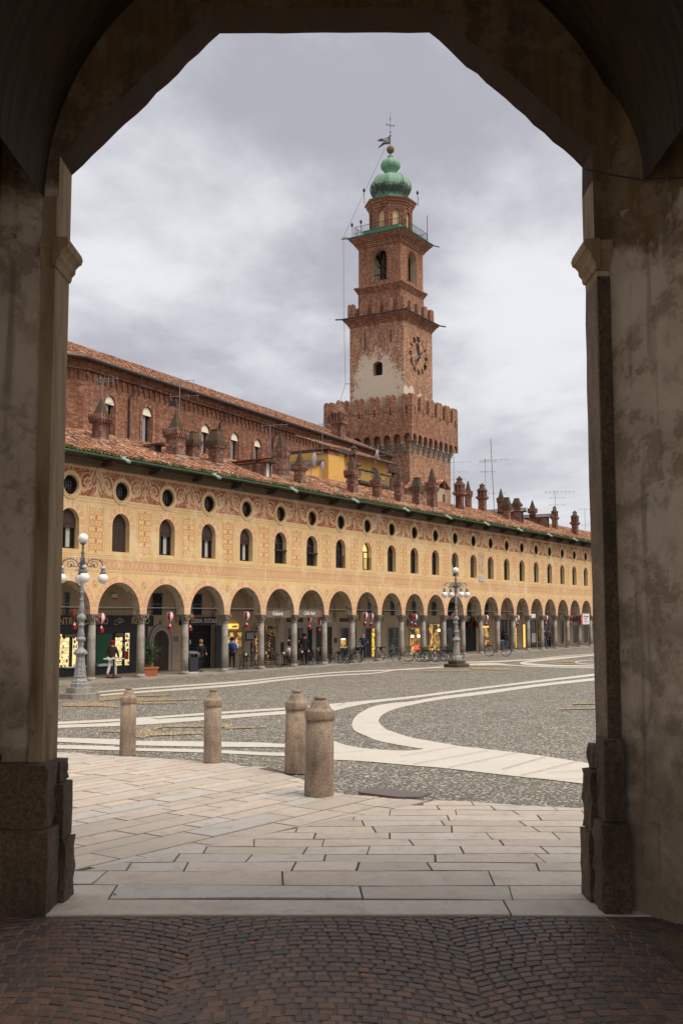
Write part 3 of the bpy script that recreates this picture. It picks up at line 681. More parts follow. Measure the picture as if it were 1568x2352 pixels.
# fallen leaves
for i,(x,y,lab) in enumerate(((1458,3903,'orange fallen leaf on the dark setts near the middle of the passage'),(1015,3772,'orange fallen leaf lying flat on the dark setts left of the middle'),(460,3577,'small orange leaf stuck in the joint by the left pier'),(760,3730,'tiny orange leaf on the setts at the edge of the slabs'),(2148,3770,'dark orange leaf on the setts toward the right pier'))):
    P=on_ground((x/1.7417,y/1.7417),.03); l=MB(); s=.045
    l.v=[(0,-s,0),(s*.5,-s*.2,.012),(s*.3,s*.7,.004),(0,s,.012),(-s*.45,s*.5,.006),(-s*.5,-s*.3,.014)]; l.face(range(6)); l.face((5,4,3,2,1,0)); l.v=l.v
    o=l.build('fallen_leaf',M['leaf_litter'],loc=P,rot=i*1.3); o.scale=(.6,.95,.6); tag(o,lab,'leaf','leaves fallen on the paving')
# ================================================================== PASSAGE (cut short ahead of the camera to let light in)
PR=empty('gate_passage',(0,0,0),AL-PI/2,'dark vaulted gate passage with weathered plaster piers framing the square','gateway')
def ud(x,y,v):
    P=on_depth((x,y),v); return toUV(P)[0],P.z
V1,V2=10.80,11.30
mat('granite_reveal',stone_f((.14,.095,.06),(.30,.21,.14),35),rough=.85,bump=.02)
far=[ud(155,403,V2),ud(505,77,V2),ud(985,75,V2),ud(1325,385,V2)]
uL=ud(153,900,V2)[0]; uR=ud(1352,1100,V2)[0]
far[0]=(uL,far[0][1]); far[3]=(uR,far[3][1])
rg=random.Random(3)
def rough_line(P,n,amp):
    out=[]
    for (a,b) in zip(P,P[1:]):
        d=Vector((b[0]-a[0],b[1]-a[1])); nn=Vector((-d.y,d.x)).normalized()
        for k in range(n):
            t=k/n; o_=rg.uniform(-amp,amp) if k else 0; out.append((a[0]+d.x*t+nn.x*o_,a[1]+d.y*t+nn.y*o_))
    out.append(P[-1]); return out
op=[(uL,0.0)]+rough_line([(uL,far[0][1])]+[far[1]],14,.012)[:-1]+rough_line([far[1],far[2]],10,.006)[:-1]+rough_line([far[2],far[3]],16,.016)+rough_line([(uR,far[3][1]),(uR,0.0)],22,.010)[1:]
wall=MB()
outer=[(-9,-.01),(uL,-.01)]+op[1:-1]+[(uR,-.01),(9,-.01),(9,10.6),(-9,10.6)]
wall.tess([outer],lambda a,b:(a,V1,b)); wall.tess([outer],lambda a,b:(a,V2,b))
for q0,q1 in zip(op,op[1:]):
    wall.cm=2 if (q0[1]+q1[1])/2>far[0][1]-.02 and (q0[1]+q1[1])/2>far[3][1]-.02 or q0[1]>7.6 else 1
    if q0[0]>2 and q0[1]<6.4 and wall.cm==1: wall.cm=3
    wall.strip([(q0[0],V1,q0[1]),(q1[0],V1,q1[1])],[(q0[0],V2,q0[1]),(q1[0],V2,q1[1])])
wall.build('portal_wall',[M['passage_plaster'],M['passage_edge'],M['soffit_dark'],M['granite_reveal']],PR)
uR=uR
# narrow plaster fascia standing proud beside each reveal
f=MB(); f.box(uL-.14,uL-.004,V1-.05,V1-.003,1.4,7.2); f.build('corner_strip',M['passage_edge'],PR); f=MB(); f.box(uR+.004,uR+.13,V1-.05,V1-.003,1.4,6.35); f.build('corner_strip',M['granite_jamb'],PR)
# imposts
prof=[(0,0),(.035,.0),(.05,.035),(.05,.06),(.085,.10),(.09,.15),(.125,.19),(.15,.20),(.165,.25),(.15,.30),(.0,.31)]
for sgn,ux,zt in ((1,uL,ud(187,588,V2)[1]),(-1,uR,ud(1307,592,V2)[1])):
    i_=MB(); z0=zt-.31
    i_.prism([(p[0],p[1]) for p in prof],lambda a,b:(ux+sgn*(a-.02),V1-.12,z0+b),lambda a,b:(ux+sgn*(a-.02),V2-.002,z0+b))
    i_.prism([(p[0]*.6,p[1]) for p in prof],lambda a,b:(ux-sgn*.16,V1-.002-a,z0+b),lambda a,b:(ux,V1-.002-a,z0+b))
    i_.build('impost',M['passage_edge'],PR,recalc=True)
# pier stones
def rock(mb,x0,x1,y0,y1,z0,z1,j=.02,n=6):
    b=len(mb.v); rr=random.Random(int(abs(x0*1000+z0*77+y0*13)))
    # boxes with softened, chipped edges: lathe-like grid
    cx,cy,cz=(x0+x1)/2,(y0+y1)/2,(z0+z1)/2; hx,hy,hz=(x1-x0)/2,(y1-y0)/2,(z1-z0)/2
    for ax in range(3):
        for sg in (-1,1):
            g=len(mb.v)
            for i in range(n+1):
                for k in range(n+1):
                    a=2*i/n-1; c=2*k/n-1; p=[0,0,0]; p[ax]=sg; p[(ax+1)%3]=a; p[(ax+2)%3]=c
                    v=Vector((p[0]*hx,p[1]*hy,p[2]*hz)); r=.022; q=Vector([max(-h+r,min(h-r,w)) for w,h in zip(v,(hx,hy,hz))]); d=v-q
                    if d.length>0: v=q+d.normalized()*r
                    hsh=sin(v.x*31+z0*9)*cos(v.y*23+x0*7)*sin(v.z*19+1.3)
                    v+=Vector((1,.6,.4))*hsh*j
                    mb.v.append((cx+v.x,cy+v.y,cz+v.z))
            for i in range(n):
                for k in range(n):
                    q=(g+i*(n+1)+k,g+(i+1)*(n+1)+k,g+(i+1)*(n+1)+k+1,g+i*(n+1)+k+1); mb.face(q if sg>0 else q[::-1])
def stone(x0,x1,y0,y1,z0,z1):
    m_=MB(); m_.smooth=True; rock(m_,x0,x1,y0,y1,z0,z1); m_.build('pier_stone',M['granite_jamb'],PR)
for a in ((-3.9,uL+.14,10.52,10.95,-.05,.80),(-3.9,uL+.09,10.60,11.0,.80,1.42),(uL-.3,uL+.20,10.95,11.36,-.05,.62),(uL-.3,uL+.17,10.95,11.34,.62,1.18),(uL-.3,uL+.12,11.0,11.34,1.18,1.40),(-3.9,uL-.42,10.62,10.9,1.42,1.5),
          (uR-.13,uR+.15,10.55,10.95,-.05,.86),(uR-.08,uR+.13,10.62,11.0,.86,1.66),(uR-.17,uR+.2,10.95,11.36,-.05,.70),(uR-.14,uR+.2,10.95,11.34,.70,1.30),(uR-.08,uR+.2,11.0,11.34,1.30,1.55)):
    stone(*a)
# side walls, vault
sw=MB(); uA,uB=-3.55,3.25
gl=lambda a,b:None
def wallq(mb,p,q,z0,z1,n=1): mb.poly([(p[0],p[1],z0),(q[0],q[1],z0),(q[0],q[1],z1),(p[0],p[1],z1)])
VB=4.5  # open back end; passage length set to control the light inside
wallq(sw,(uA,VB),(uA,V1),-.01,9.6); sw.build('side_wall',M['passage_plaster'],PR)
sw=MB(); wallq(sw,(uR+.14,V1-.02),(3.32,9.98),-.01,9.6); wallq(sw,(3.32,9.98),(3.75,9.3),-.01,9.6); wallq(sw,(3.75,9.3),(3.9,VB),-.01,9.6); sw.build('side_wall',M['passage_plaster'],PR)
vt=MB(); vt.smooth=True; nu,nv=40,6
uc=-.12; ra=2.98; z0=7.2; rbz=3.05
g0=len(vt.v)
for i in range(nu+1):
    t_=PI*i/nu; a=uc-ra*cos(t_)*(1.0 if cos(t_)>0 else 1.06)
    for k in range(nv+1): vt.v.append((a,V1-(V1-VB)*k/nv,z0+rbz*sin(t_)))
for i in range(nu):
    for k in range(nv): q=g0+i*(nv+1)+k; vt.face((q,q+1,q+nv+2,q+nv+1))
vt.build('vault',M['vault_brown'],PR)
rb_=MB(); rb_.box(-9,9,VB,V2-.01,10.45,10.6); rb_.box(-9,-3.6,VB,V1-.01,-.01,10.44); rb_.box(4.0,9,VB,V1-.01,-.01,10.44); rb_.build('unseen_light_block',M['vault_brown'],PR)  # unseen roof slab and flank blocks, added to keep sun and sky out
cb=MB(); p0=ud(1322,381,V1-.1); p1=ud(1375,394,10.65); p2=ud(1568,424,10.1)
p0=ud(1344,388,V1-.03); cb.tube([(p0[0],V1-.02,p0[1]),(p1[0],10.68,p1[1]),((p1[0]+p2[0])/2,10.35,(p1[1]+p2[1])/2-.03),(p2[0]-.02,9.93,p2[1]),(p2[0]+.5,8.95,p2[1]-.1)],.009,6)
c_=cb.build('cable',M['black_metal'],loc=(0,0,0),rot=AL-PI/2); tag(c_,'thin dark cable strung across the right pier near the top','cable')
# bollards
def bollard(P,wid,h,label):
    o=empty('stone_bollard',P,P[1],label,'bollard','granite bollards at the edge of the paving'); o.rotation_euler=(.010*sin(P[1]*7),.012*cos(P[1]*5),P[1])
    r=wid/2*.97; m_=MB(); m_.smooth=True
    m_.lathe([(r*1.0,0),(r*1.0,.02),(r*.98,h*.30),(r*.95,h*.76)],28); m_.build('shaft',M['granite_pink'],o)
    m_=MB(); m_.smooth=True; m_.lathe([(r*.955,h*.759),(r*1.02,h*.767),(r*1.03,h*.79),(r*1.03,h*.845),(r*1.0,h*.853),(r*.90,h*.861),(r*.76,h*.875),(r*.66,h*.90),(r*.57,h*.93),(r*.50,h*.952),(r*.36,h*.958)],28); m_.build('cap',M['granite_pink'],o)
    m_=MB(); m_.smooth=True; m_.lathe([(r*.30,h*.957),(r*.40,h*.962),(r*.43,h*.97),(r*.43,h*.985),(r*.38,h*.996),(r*.05,h*1.0)],24); m_.build('knob',M['granite_pink'],o)
for (x,y),wd,h,lab in (((16.665,15.537),.344,1.392,'pinkish granite bollard leftmost of the four, standing apart on the slabs'),((16.752,13.39),.364,1.428,'granite bollard second from the left with a dark damp foot'),((16.46,11.225),.432,1.504,'reddish granite bollard partly hidden behind the nearest bollard'),((14.604,9.51),.487,1.573,'nearest and largest granite bollard, dark and stained, at the slab corner')):
    bollard((x,y,.015),wd,h,lab)
# ================================================================== ARCADED PALACE
PA=empty('arcaded_palace',(S0,YF,0),0,'long ochre arcaded palace with painted scrollwork, round windows and a tiled roof','palace')
B0,B1=-4,28
def L(P): return (P.x-S0,P.y-YF,P.z)
fw=MB(); DEP=.5
for i in range(B0,B1):
    c=(i+.46)*W; h=W/2
    lo=[(c-h,2.97)]+arch_pts(1.355,2.97,3.06,20,c)+[(c+h,2.97),(c+h,10.4),(c-h,10.4)]
    win=arch_pts(.565,5.80,7.0,12,c); ocl=[(c+.455*cos(2*PI*k/24),8.58+.455*sin(2*PI*k/24)) for k in range(24)]
    fw.cm=0; fw.tess([lo,win,ocl],lambda a,b:(a,0,b))
    fw.cm=1; A=arch_pts(1.355,2.97,3.06,20,c); fw.strip([(p[0],0,p[1]) for p in A],[(p[0],DEP,p[1]) for p in A])
    fw.poly([(c+1.355,0,2.97),(c+h,0,2.97),(c+h,DEP,2.97),(c+1.355,DEP,2.97)]); fw.poly([(c-h,0,2.97),(c-1.355,0,2.97),(c-1.355,DEP,2.97),(c-h,DEP,2.97)])
    fw.cm=2; w2=win+[win[0]]; fw.strip([(p[0],0,p[1]) for p in w2],[(p[0],.34,p[1]) for p in w2]); o2=ocl+[ocl[0]]; fw.strip([(p[0],0,p[1]) for p in o2],[(p[0]+(c-p[0])*.27,.34,p[1]+(8.58-p[1])*.27) for p in o2])
x0,x1=(B0+.46-.5)*W,(B1-1+.46+.5)*W
fw.cm=0; fw.poly([(x0,0,2.97),(x0,0,10.4),(x0,8,10.4),(x0,8,0),(x0,3.43,0),(x0,3.43,2.97)]); fw.poly([(x1,0,0),(x1,0,10.4),(x1,8,10.4),(x1,8,0)])
fw.build('painted_wall',[M['painted_facade'],M['arch_soffit'],M['reveal_plaster']],PA)
# oculus mouldings
m_=MB(); m_.smooth=True
def ring(mb,c,z,r0,r1,y0,n=28):
    for (ra,ya),(rb,yb) in (((r0,.02),(r0,y0)),((r0,y0),((r0+r1)/2,y0-.012)),(((r0+r1)/2,y0-.012),(r1,y0)),((r1,y0),(r1,0))):
        P=[(c+ra*cos(2*PI*k/n),ya,z+ra*sin(2*PI*k/n)) for k in range(n+1)]; Q=[(c+rb*cos(2*PI*k/n),yb,z+rb*sin(2*PI*k/n)) for k in range(n+1)]
        mb.strip(P,Q)
ring(m_,0,0,.455,.515,-.05); ring(m_,0,0,.52,.62,-.03)
mould=m_.build('oculus_moulding',M['reveal_plaster'],PA); mould.location=((B0+.46)*W,0,8.58)
# back wall, floor, vault
bw=MB(); bw.box(x0,x1,3.43,3.6,-.01,4.75); bw.build('shop_wall',M['plaster_back'],PA)
fl=MB(); fl.box(x0-2,x1+2,-.62,3.6,-.1,.045); fl.build('arcade_floor',M['granite_grey'],PA)
kb=MB(); kb.box(x0-2,x1+2,-1.02,-.625,-.1,.062); kb.build('arcade_kerb',M['granite_grey'],PA)
vl=MB(); vl.smooth=True; NX,NY=12,10
for i in range(B0,B1):
    c=(i+.46)*W; g0=len(vl.v); y0,y1=.5,3.43; ym=(y0+y1)/2; hy=(y1-y0)/2
    for a in range(NX+1):
        for b in range(NY+1):
            dx=(a/NX*2-1); dy=(b/NY*2-1); dx=math.copysign(1-(1-abs(dx))**1.5,dx); dy=math.copysign(1-(1-abs(dy))**1.5,dy)
            z=3.0+1.55*max(math.sqrt(max(0,1-dx*dx)),math.sqrt(max(0,1-dy*dy))); vl.v.append((c+dx*W/2,ym+dy*hy,z))
    for a in range(NX):
        for b in range(NY): q=g0+a*(NY+1)+b; vl.face((q,q+1,q+NY+2,q+NY+1))
vl.build('arcade_vault',M['plaster_vault'],PA)
# columns (each column > base, shaft, capital)
colm=MB(); colm.smooth=True
colm.lathe([(.178,.20),(.180,.9),(.172,1.8),(.160,2.54)],18)
cb_=MB(); cb_.smooth=False; cb_.frust(0,0,.04,.09,.245,.24); cb_.smooth=True; cb_.lathe([(.235,.09),(.25,.115),(.235,.14),(.205,.15),(.215,.175),(.20,.20),(.18,.215)],18)
cc=MB(); cc.smooth=True; cc.lathe([(.165,2.54),(.185,2.55),(.185,2.575),(.163,2.585),(.165,2.66),(.19,2.78),(.225,2.86),(.235,2.88)],16)
for a in range(8):
    t_=a*PI/4+PI/8; cc.tube([(.16*cos(t_),.16*sin(t_),2.60),(.185*cos(t_),.185*sin(t_),2.70),(.235*cos(t_),.235*sin(t_),2.76),(.25*cos(t_),.25*sin(t_),2.73)],.028,5)
for a in range(4):
    t_=a*PI/2+PI/4; cc.sphere((.285*cos(t_),.285*sin(t_),2.865),.058,8,6); cc.tube([(.2*cos(t_),.2*sin(t_),2.72),(.27*cos(t_),.27*sin(t_),2.83)],.03,5)
cc.smooth=False; cc.frust(0,0,2.90,2.97,.25,.275)
proto=empty('column',(B0*W,.25,0)); proto.parent=PA
p_=cb_.build('column_base',M['granite_column'],proto); p_=colm.build('column_shaft',M['granite_column'],proto); p_=cc.build('capital',M['granite_grey'],proto)
rg=random.Random(2)
def dup(o,parent,loc,rz=None,depth=True):
    c=o.copy(); COL.objects.link(c); c.parent=parent; c.location=loc
    if rz is not None: c.rotation_euler=(0,0,rz)
    for ch in [q for q in o.children]:
        d=ch.copy(); COL.objects.link(d); d.parent=c
    return c
bpy.context.view_layer.update()
for i in range(B0+1,B1+1):
    c=dup(proto,PA,(i*W,.25,0),rg.choice((0,PI/2,PI,-PI/2))); c.scale=(rg.uniform(.96,1.06),)*2+(1,)
for i in range(B0+1,B1):
    o=mould.copy(); COL.objects.link(o); o.parent=PA; o.location=((i+.46)*W,0,8.58)
# pendants on back wall and tie rods
pe=MB(); pe.smooth=True; pe.lathe([(.015,2.52),(.05,2.6),(.09,2.78),(.15,2.95),(.19,3.0),(.19,3.08)],10); 
tr=MB(); tr.tube([(-1.42,.25,3.28),(1.42,.25,3.28)],.022,6)
tr2=MB(); tr2.tube([(0,.4,3.22),(0,3.43,3.22)],.02,6)
first=None
pp=pe.build('pendant_corbel',M['plaster_vault'],PA); pp.location=((B0)*W,3.38,0); t1=tr.build('tie_rod',M['gutter_brown'] if False else M['lamp_dark'],PA); t1.location=((B0+.46)*W,0,0); t2=tr2.build('tie_rod',M['iron_dark'],PA); t2.location=(B0*W,0,0)
for i in range(B0+1,B1):
    for o,loc in ((pp,(i*W-.13,3.38,0)),(t1,((i+.46)*W,0,0)),(t2,(i*W-.13,0,0))):
        c=o.copy(); COL.objects.link(c); c.parent=PA; c.location=loc
# windows ----------------------------------------------------------
def win_frame():
    m=MB(); P=arch_pts(.56,5.81,7.0,12); Q=arch_pts(.49,5.87,7.0,12)
    m.strip([(p[0],.26,p[1]-0) for p in P],[(p[0],.26,p[1]) for p in Q]); m.strip([(p[0],.26,p[1]) for p in Q],[(p[0],.33,p[1]) for p in Q])
    m.box(-.56,.56,.26,.33,5.81,5.87); m.box(-.022,.022,.265,.33,5.87,6.95); m.box(-.49,.49,.268,.33,6.92,6.99); return m
def pane(m,y=.32): m.tess([arch_pts(.56,5.80,7.0,12)],lambda a,b:(a,y,b))
kinds={}
def mk(kind):
    if kind in kinds: return kinds[kind]
    f=win_frame().build('window',M['frame_brown'],PA)
    p=MB(); pane(p); pm={'lit':M['lit_yellow_pale'],'halflit':M['window_glass']}.get(kind,M['window_glass']); p.build('pane',pm,f)
    if kind=='shutter':
        s=MB(); 
        for k in range(28): z=5.86+k*.062; hw=.50 if z<7.0 else math.sqrt(max(.01,.5**2-(z-7.0)**2)); s.box(-hw,hw,.235,.25,z,z+.05)
        s.build('shutter',M['shutter_brown'],f)
    if kind=='blind':
        s=MB(); s.tess([arch_pts(.53,6.95,7.0,12)],lambda a,b:(a,.22,b))
        for k in range(5): s.box(-.54,.54,.212,.226,6.72+k*.06,6.765+k*.06)
        s.build('roller_blind',M['shutter_brown'],f); s=MB()
        for a,b in ((.08,.30),): s.box(a,b,.312,.318,5.88,6.9)
        s.build('curtain',M['curtain'],f)
    if kind in('balcony','lit','halflit'):
        s=MB(); s.box(-.56,.56,.08,.11,6.52,6.56) 
        for k in range(11): x=-.5+k*.1; s.box(x-.009,x+.009,.088,.106,5.82,6.53)
        s.build('railing',M['black_metal'],f)
    if kind=='balcony':
        s=MB(); s.box(-.6,.6,-.02,.2,6.50,6.58); s.build('sill_board',M['frame_brown'],f)
    if kind=='halflit':
        s=MB(); s.poly([(-.54,.315,5.9),(-.20,.315,5.9),(-.12,.315,7.3),(-.35,.315,7.35),(-.54,.315,7.0)]); s.build('lit_curtain',M['lit_yellow_pale'],f)
    kinds[kind]=f; f.location=(0,-50,0); return f
layout={-3:'blind',-2:'shutter',-1:'blind',0:'shutter',1:'blind',2:'blind',3:'blind',4:'balcony',5:'balcony',6:'halflit',7:'lit',8:'balcony2',9:'plain',10:'plain',11:'blind',12:'shutter'}
order=['plain','blind','plain','shutter','plain']
used=set()
for i in range(B0,B1):
    k=layout.get(i,order[i%5]).replace('balcony2','halfrail')
    if k=='halfrail': k='balcony' if False else 'plain'
    f=mk(k); loc=((i+.46)*W,0,0)
    if k not in used: used.add(k); f.location=loc
    else: bpy.context.view_layer.update(); dup(f,PA,loc)
o_=MB(); ring(o_,0,0,.33,.37,.30); o_.cm=0
fo=o_.build('round_window',M['frame_brown'],PA); q_=MB(); q_.poly([(.40*cos(2*PI*k/20),.325,.40*sin(2*PI*k/20)) for k in range(20)]); q_.build('pane',M['window_glass'],fo)
q_=MB()
for k in range(-2,3): q_.tube([(k*.13,.29,-math.sqrt(.37**2-(k*.13)**2)),(k*.13,.29,math.sqrt(.37**2-(k*.13)**2))],.011,4)
q_.tube([(-.36,.29,.0),(.36,.29,.0)],.011,4); q_.tube([(.15*cos(t*PI/6),.288,.15*sin(t*PI/6)) for t in range(12)],.01,4,closed=True)
q_.build('grille',M['grey_metal'],fo); fo.location=((B0+.46)*W,0,8.58); bpy.context.view_layer.update()
brk=MB(); brk.poly([(.40*cos(2*PI*k/20),.26,.40*sin(2*PI*k/20)) for k in range(20)])
for i in range(B0+1,B1):
    c=dup(fo,PA,((i+.46)*W,0,8.58))
    if i in (4,5): b_=brk.build('brick_infill',M['brick_church'],c)
# eaves: soffit, beams, gutter, roof
ey,ez=-1.0,10.02; ry,rz=4.15,12.05
so=MB(); so.poly([(x0-1,0.0,10.05),(x1+1,0.0,10.05),(x1+1,ey+.1,9.90),(x0-1,ey+.1,9.90)]); so.box(x0-1,x1+1,-.10,-.002,9.52,9.72); so.box(x0-1,x1+1,-.22,-.003,9.72,9.82); so.build('eaves_soffit',M['wood_soffit'],PA)
be=MB(); be.box(-.11,.11,-.78,0,9.66,9.86); be.box(-.11,.11,-.52,0,9.55,9.66); be=be.build('eaves_beam',M['wood_dark'],PA); be.location=(B0*W,0,0)
for i in range(B0+1,B1+1): c=be.copy(); COL.objects.link(c); c.parent=PA; c.location=(i*W+.1,0,0)
gu=MB(); gu.smooth=True; n=8
P=[(ey-.02+.07*cos(PI+PI*k/n)-.05,9.90+.07*sin(PI+PI*k/n)) for k in range(n+1)]
gu.strip([(x0-1,p[0],p[1]) for p in P],[(x1+1,p[0],p[1]) for p in P]); gu.smooth=False
for k in range(int((x1-x0)/1.05)): x=x0+k*1.05; gu.strip([(x-.03,p[0]*1.004-.004,p[1]-.008) for p in P],[(x+.03,p[0]*1.004-.004,p[1]-.008) for p in P])
gu.build('gutter',M['copper_green'],PA)
gh=MB(); gh.smooth=True; gh.tube([(0,0,0),(.02,-.12,-.02),(.0,-.26,-.08),(.05,-.36,-.16)],.075,7,r1=.05); gh.sphere((.05,-.36,-.15),.085,8,6); gh.tube([(0,-.1,.03),(-.16,-.14,.10)],.03,5,r1=.01); gh.tube([(0,-.1,.03),(.18,-.2,.08)],.03,5,r1=.01); gh.tube([(.05,-.38,-.14),(.12,-.5,-.2)],.03,5); gh.tube([(.05,-.38,-.18),(.10,-.46,-.27)],.02,5)
mat('copper_light',noisy((.30,.48,.40),(.42,.60,.50),9),rough=.6)
first=None
for c,x,y in ((FA,530,195),(FA,1345,355),(FB,545,450),(FB,1060,535),(FB,1485,615),(FC,355,645),(FC,655,705),(FC,915,745),(FC,1150,780),(FC,1350,815)):
    P_=on_y(crop(c,x,y),YF+ey-.1); loc=(P_.x-S0,ey-.07,9.9)
    if first is None: first=gh.build('gutter_spout',MATS['copper_light'],PA); first.location=loc
    else: q=first.copy(); COL.objects.link(q); q.parent=PA; q.location=loc
def tile_roof(name,xa,xb,p0,p1,parent,m,pitch=.24,course=.34,lift=.035,amp=.055,seg=4,jit=True):
    mb=MB(); d=math.hypot(p1[0]-p0[0],p1[1]-p0[1]); nc=max(1,round(d/course)); nx=int((xb-xa)/pitch*seg)
    dy,dz=(p1[0]-p0[0])/d,(p1[1]-p0[1])/d; ny,nz=-dz,dy; rr=random.Random(4)
    if ny*0+nz<0: ny,nz=-ny,-nz
    prev=None; V=mb.v
    for j in range(nc):
        base=len(V); jt=[rr.uniform(-.012,.016) if jit else 0 for _ in range(nx//seg+2)]; sh=[rr.uniform(-.03,.03) if jit else 0 for _ in range(nx//seg+2)]
        for e in (0,1):
            s=j*course if e==0 else (j+1)*course-.0
            if e==1 and j==nc-1: s=d
            for k in range(nx+1):
                t=k//seg; ph=2*PI*(k%seg)/seg; h=amp*(.5-.5*cos(ph))+ (lift if e==0 else 0)+jt[t]*(1 if e==0 else .4)
                s2=s+(sh[t]*(1 if e==0 else 0))
                V.append((xa+k*pitch/seg,p0[0]+dy*s2+ny*h,p0[1]+dz*s2+nz*h))
        for k in range(nx): mb.face((base+k,base+k+1,base+nx+1+k+1,base+nx+1+k))
        if j>0:
            for k in range(nx): mb.face((pb+k,pb+k+1,base+k+1,base+k))
        pb=base+nx+1
    return mb.build(name,m,parent)
roof=tile_roof('roof',x0-1,x1+1,(ey,ez),(ry,rz),PA,M['roof_tiles'],seg=4)
bk=MB(); bk.poly([(x0-1,ry,rz+.03),(x1+1,ry,rz+.03),(x1+1,ry+6,rz-2.2),(x0-1,ry+6,rz-2.2)]); bk.box(x0,x1,ry+5,ry+5.1,0,rz-2); bk.build('rear_slope',M['roof_tiles'],PA)
en=MB(); 
k=0
while x0-1+k*.24<x1+1:
    x=x0-1+k*.24+.12; P=[(x+.075*cos(PI*q/5),ez-.04+.085*sin(PI*q/5)) for q in range(6)]; en.strip([(p[0],ey-.10,p[1]-.03) for p in P],[(p[0],ey+.25,p[1]+.09) for p in P]); en.poly([(p[0],ey-.085,p[1]-.03) for p in P]); k+=1
en.build('eaves_tiles',M['roof_tiles'],roof)
RN=Vector((0,-(rz-ez),(ry-ey))).normalized()
def on_roof(p): return on_plane(p,Vector((S0,YF+ey,ez)),RN)
# ---- chimneys: sub-parts of the roof (roof sits at the palace origin)
def chimney(c,x,yb,yt,ws,kind,wc=None,Pin=None):
    P=on_roof(crop(c,x,yb)) if Pin is None else Pin
    if P.y>YF+ry: P=on_y(crop(c,x,yb),YF+ry)
    d=(P-CC).dot(CF); px=d/FPX/1.7417/c[2]; s=ws*px/2*.86; wc=(wc or ws*1.45)*px/2*.92
    T=on_plane(crop(c,x,yt),P,Vector((-CF.x,-CF.y,0)).normalized()); H=T.z-P.z
    X,Y,Z=P.x-S0,P.y-YF+s*.2,P.z
    m=MB(); m.cm=0
    if kind=='A':   # spire
        m.frust(X,Y,Z-.7,Z+H*.47,s,s); m.frust(X,Y,Z+H*.44,Z+H*.50,s*1.0,wc)
        m.box(X-wc,X+wc,Y-wc,Y+wc,Z+H*.50,Z+H*.56)
        for a in range(-2,3):
            for sg in (-1,1):
                q=a*wc*.42; m.frust(X+q,Y+sg*wc*.9,Z+H*.56,Z+H*.63,wc*.12,wc*.12); m.frust(X+sg*wc*.9,Y+q,Z+H*.56,Z+H*.63,wc*.12,wc*.12)
                m.frust(X+q*.9,Y+sg*wc*.88,Z+H*.42,Z+H*.49,wc*.09,wc*.11)
        m.cm=1; m.frust(X,Y,Z+H*.56,Z+H*.99,wc*.72,wc*.10)
        for sg in (-1,1):
            for ax in (0,1): 
                a_,b_=(X,Y+sg*wc*.6) if ax else (X+sg*wc*.6,Y); m.frust(a_,b_,Z+H*.58,Z+H*.72,wc*.2,wc*.02)
        m.lathe([(wc*.07,Z+H*.97),(wc*.10,Z+H*.985),(wc*.02,Z+H)],6,(X,Y,0))
    elif kind=='B': # concrete hood
        m.frust(X,Y,Z-.7,Z+H*.52,s,s)
        for a in range(-3,4):
            for sg in (-1,1): q=a*wc*.28; m.frust(X+q,Y+sg*wc*.9,Z+H*.46,Z+H*.55,wc*.07,wc*.07); m.frust(X+sg*wc*.9,Y+q,Z+H*.46,Z+H*.55,wc*.07,wc*.07)
        m.cm=1; m.box(X-wc,X+wc,Y-wc,Y+wc,Z+H*.54,Z+H*.66); m.frust(X,Y,Z+H*.66,Z+H*.98,wc*.80,wc*.42); m.box(X-wc*.5,X+wc*.5,Y-wc*.5,Y+wc*.5,Z+H*.97,Z+H)
    else:           # lantern
        m.frust(X,Y,Z-.7,Z+H*.42,s,s); m.frust(X,Y,Z+H*.40,Z+H*.46,s,wc); m.box(X-wc,X+wc,Y-wc,Y+wc,Z+H*.46,Z+H*.52)
        for a in (-1,0,1):
            for b in (-1,0,1):
                if a or b: m.frust(X+a*wc*.62,Y+b*wc*.62,Z+H*.52,Z+H*.72,wc*.12,wc*.12)
        m.frust(X,Y,Z+H*.52,Z+H*.72,wc*.3,wc*.3)
        m.box(X-wc*.82,X+wc*.82,Y-wc*.82,Y+wc*.82,Z+H*.72,Z+H*.76); m.cm=1; m.frust(X,Y,Z+H*.76,Z+H*.84,wc*.7,wc*.35); m.cm=0
        for a in (-1,1):
            for b in (-1,1): m.frust(X+a*wc*.28,Y+b*wc*.28,Z+H*.82,Z+H*.92,wc*.09,wc*.09)
        m.cm=1; m.frust(X,Y,Z+H*.90,Z+H*.97,wc*.52,wc*.12); m.lathe([(wc*.1,Z+H*.96),(wc*.14,Z+H*.98),(wc*.02,Z+H)],6,(X,Y,0))
    m.cm=2; m.frust(X,Y,Z-.35,Z+.02+s*.12,s*1.03+.03,s*1.02)
    o=m.build('chimney',[M['brick_chimney'],M['concrete_hood'],M['lead_flashing'] if kind!='C' else M['brick_chimney']],roof); return o
for a in ((CH,222,733,495,78,'A',112),(CH,652,822,572,92,'A',118),(CH,745,832,680,66,'B',92),(CH,880,868,668,70,'B',104),(CH,1250,940,688,80,'A',88),(CH,1357,982,796,56,'A',80),
          (FB,1070,470,160,78,'A',118),(FB,1278,512,265,74,'A',104),(FB,1460,545,250,72,'A',84),(FC,140,535,315,75,'B',100),(FC,256,555,235,72,'A',94),(FC,471,570,300,58,'C',94),(FC,537,555,340,48,'A',62),
          (FC,648,582,355,58,'C',84),(FC,795,598,400,52,'A',60),(FC,840,648,470,55,'B',80),(FC,918,600,478,52,'B',76),(FC,1041,668,492,46,'A',66),(FC,1215,722,535,42,'C',60),(FC,1374,768,570,48,'C',70)):
    chimney(*a)
P=on_y(crop(FB,1080,330),YF+6); chimney(FB,1082,380,60,60,'C',100,Pin=on_y(crop(FB,1082,380),YF+5.2))
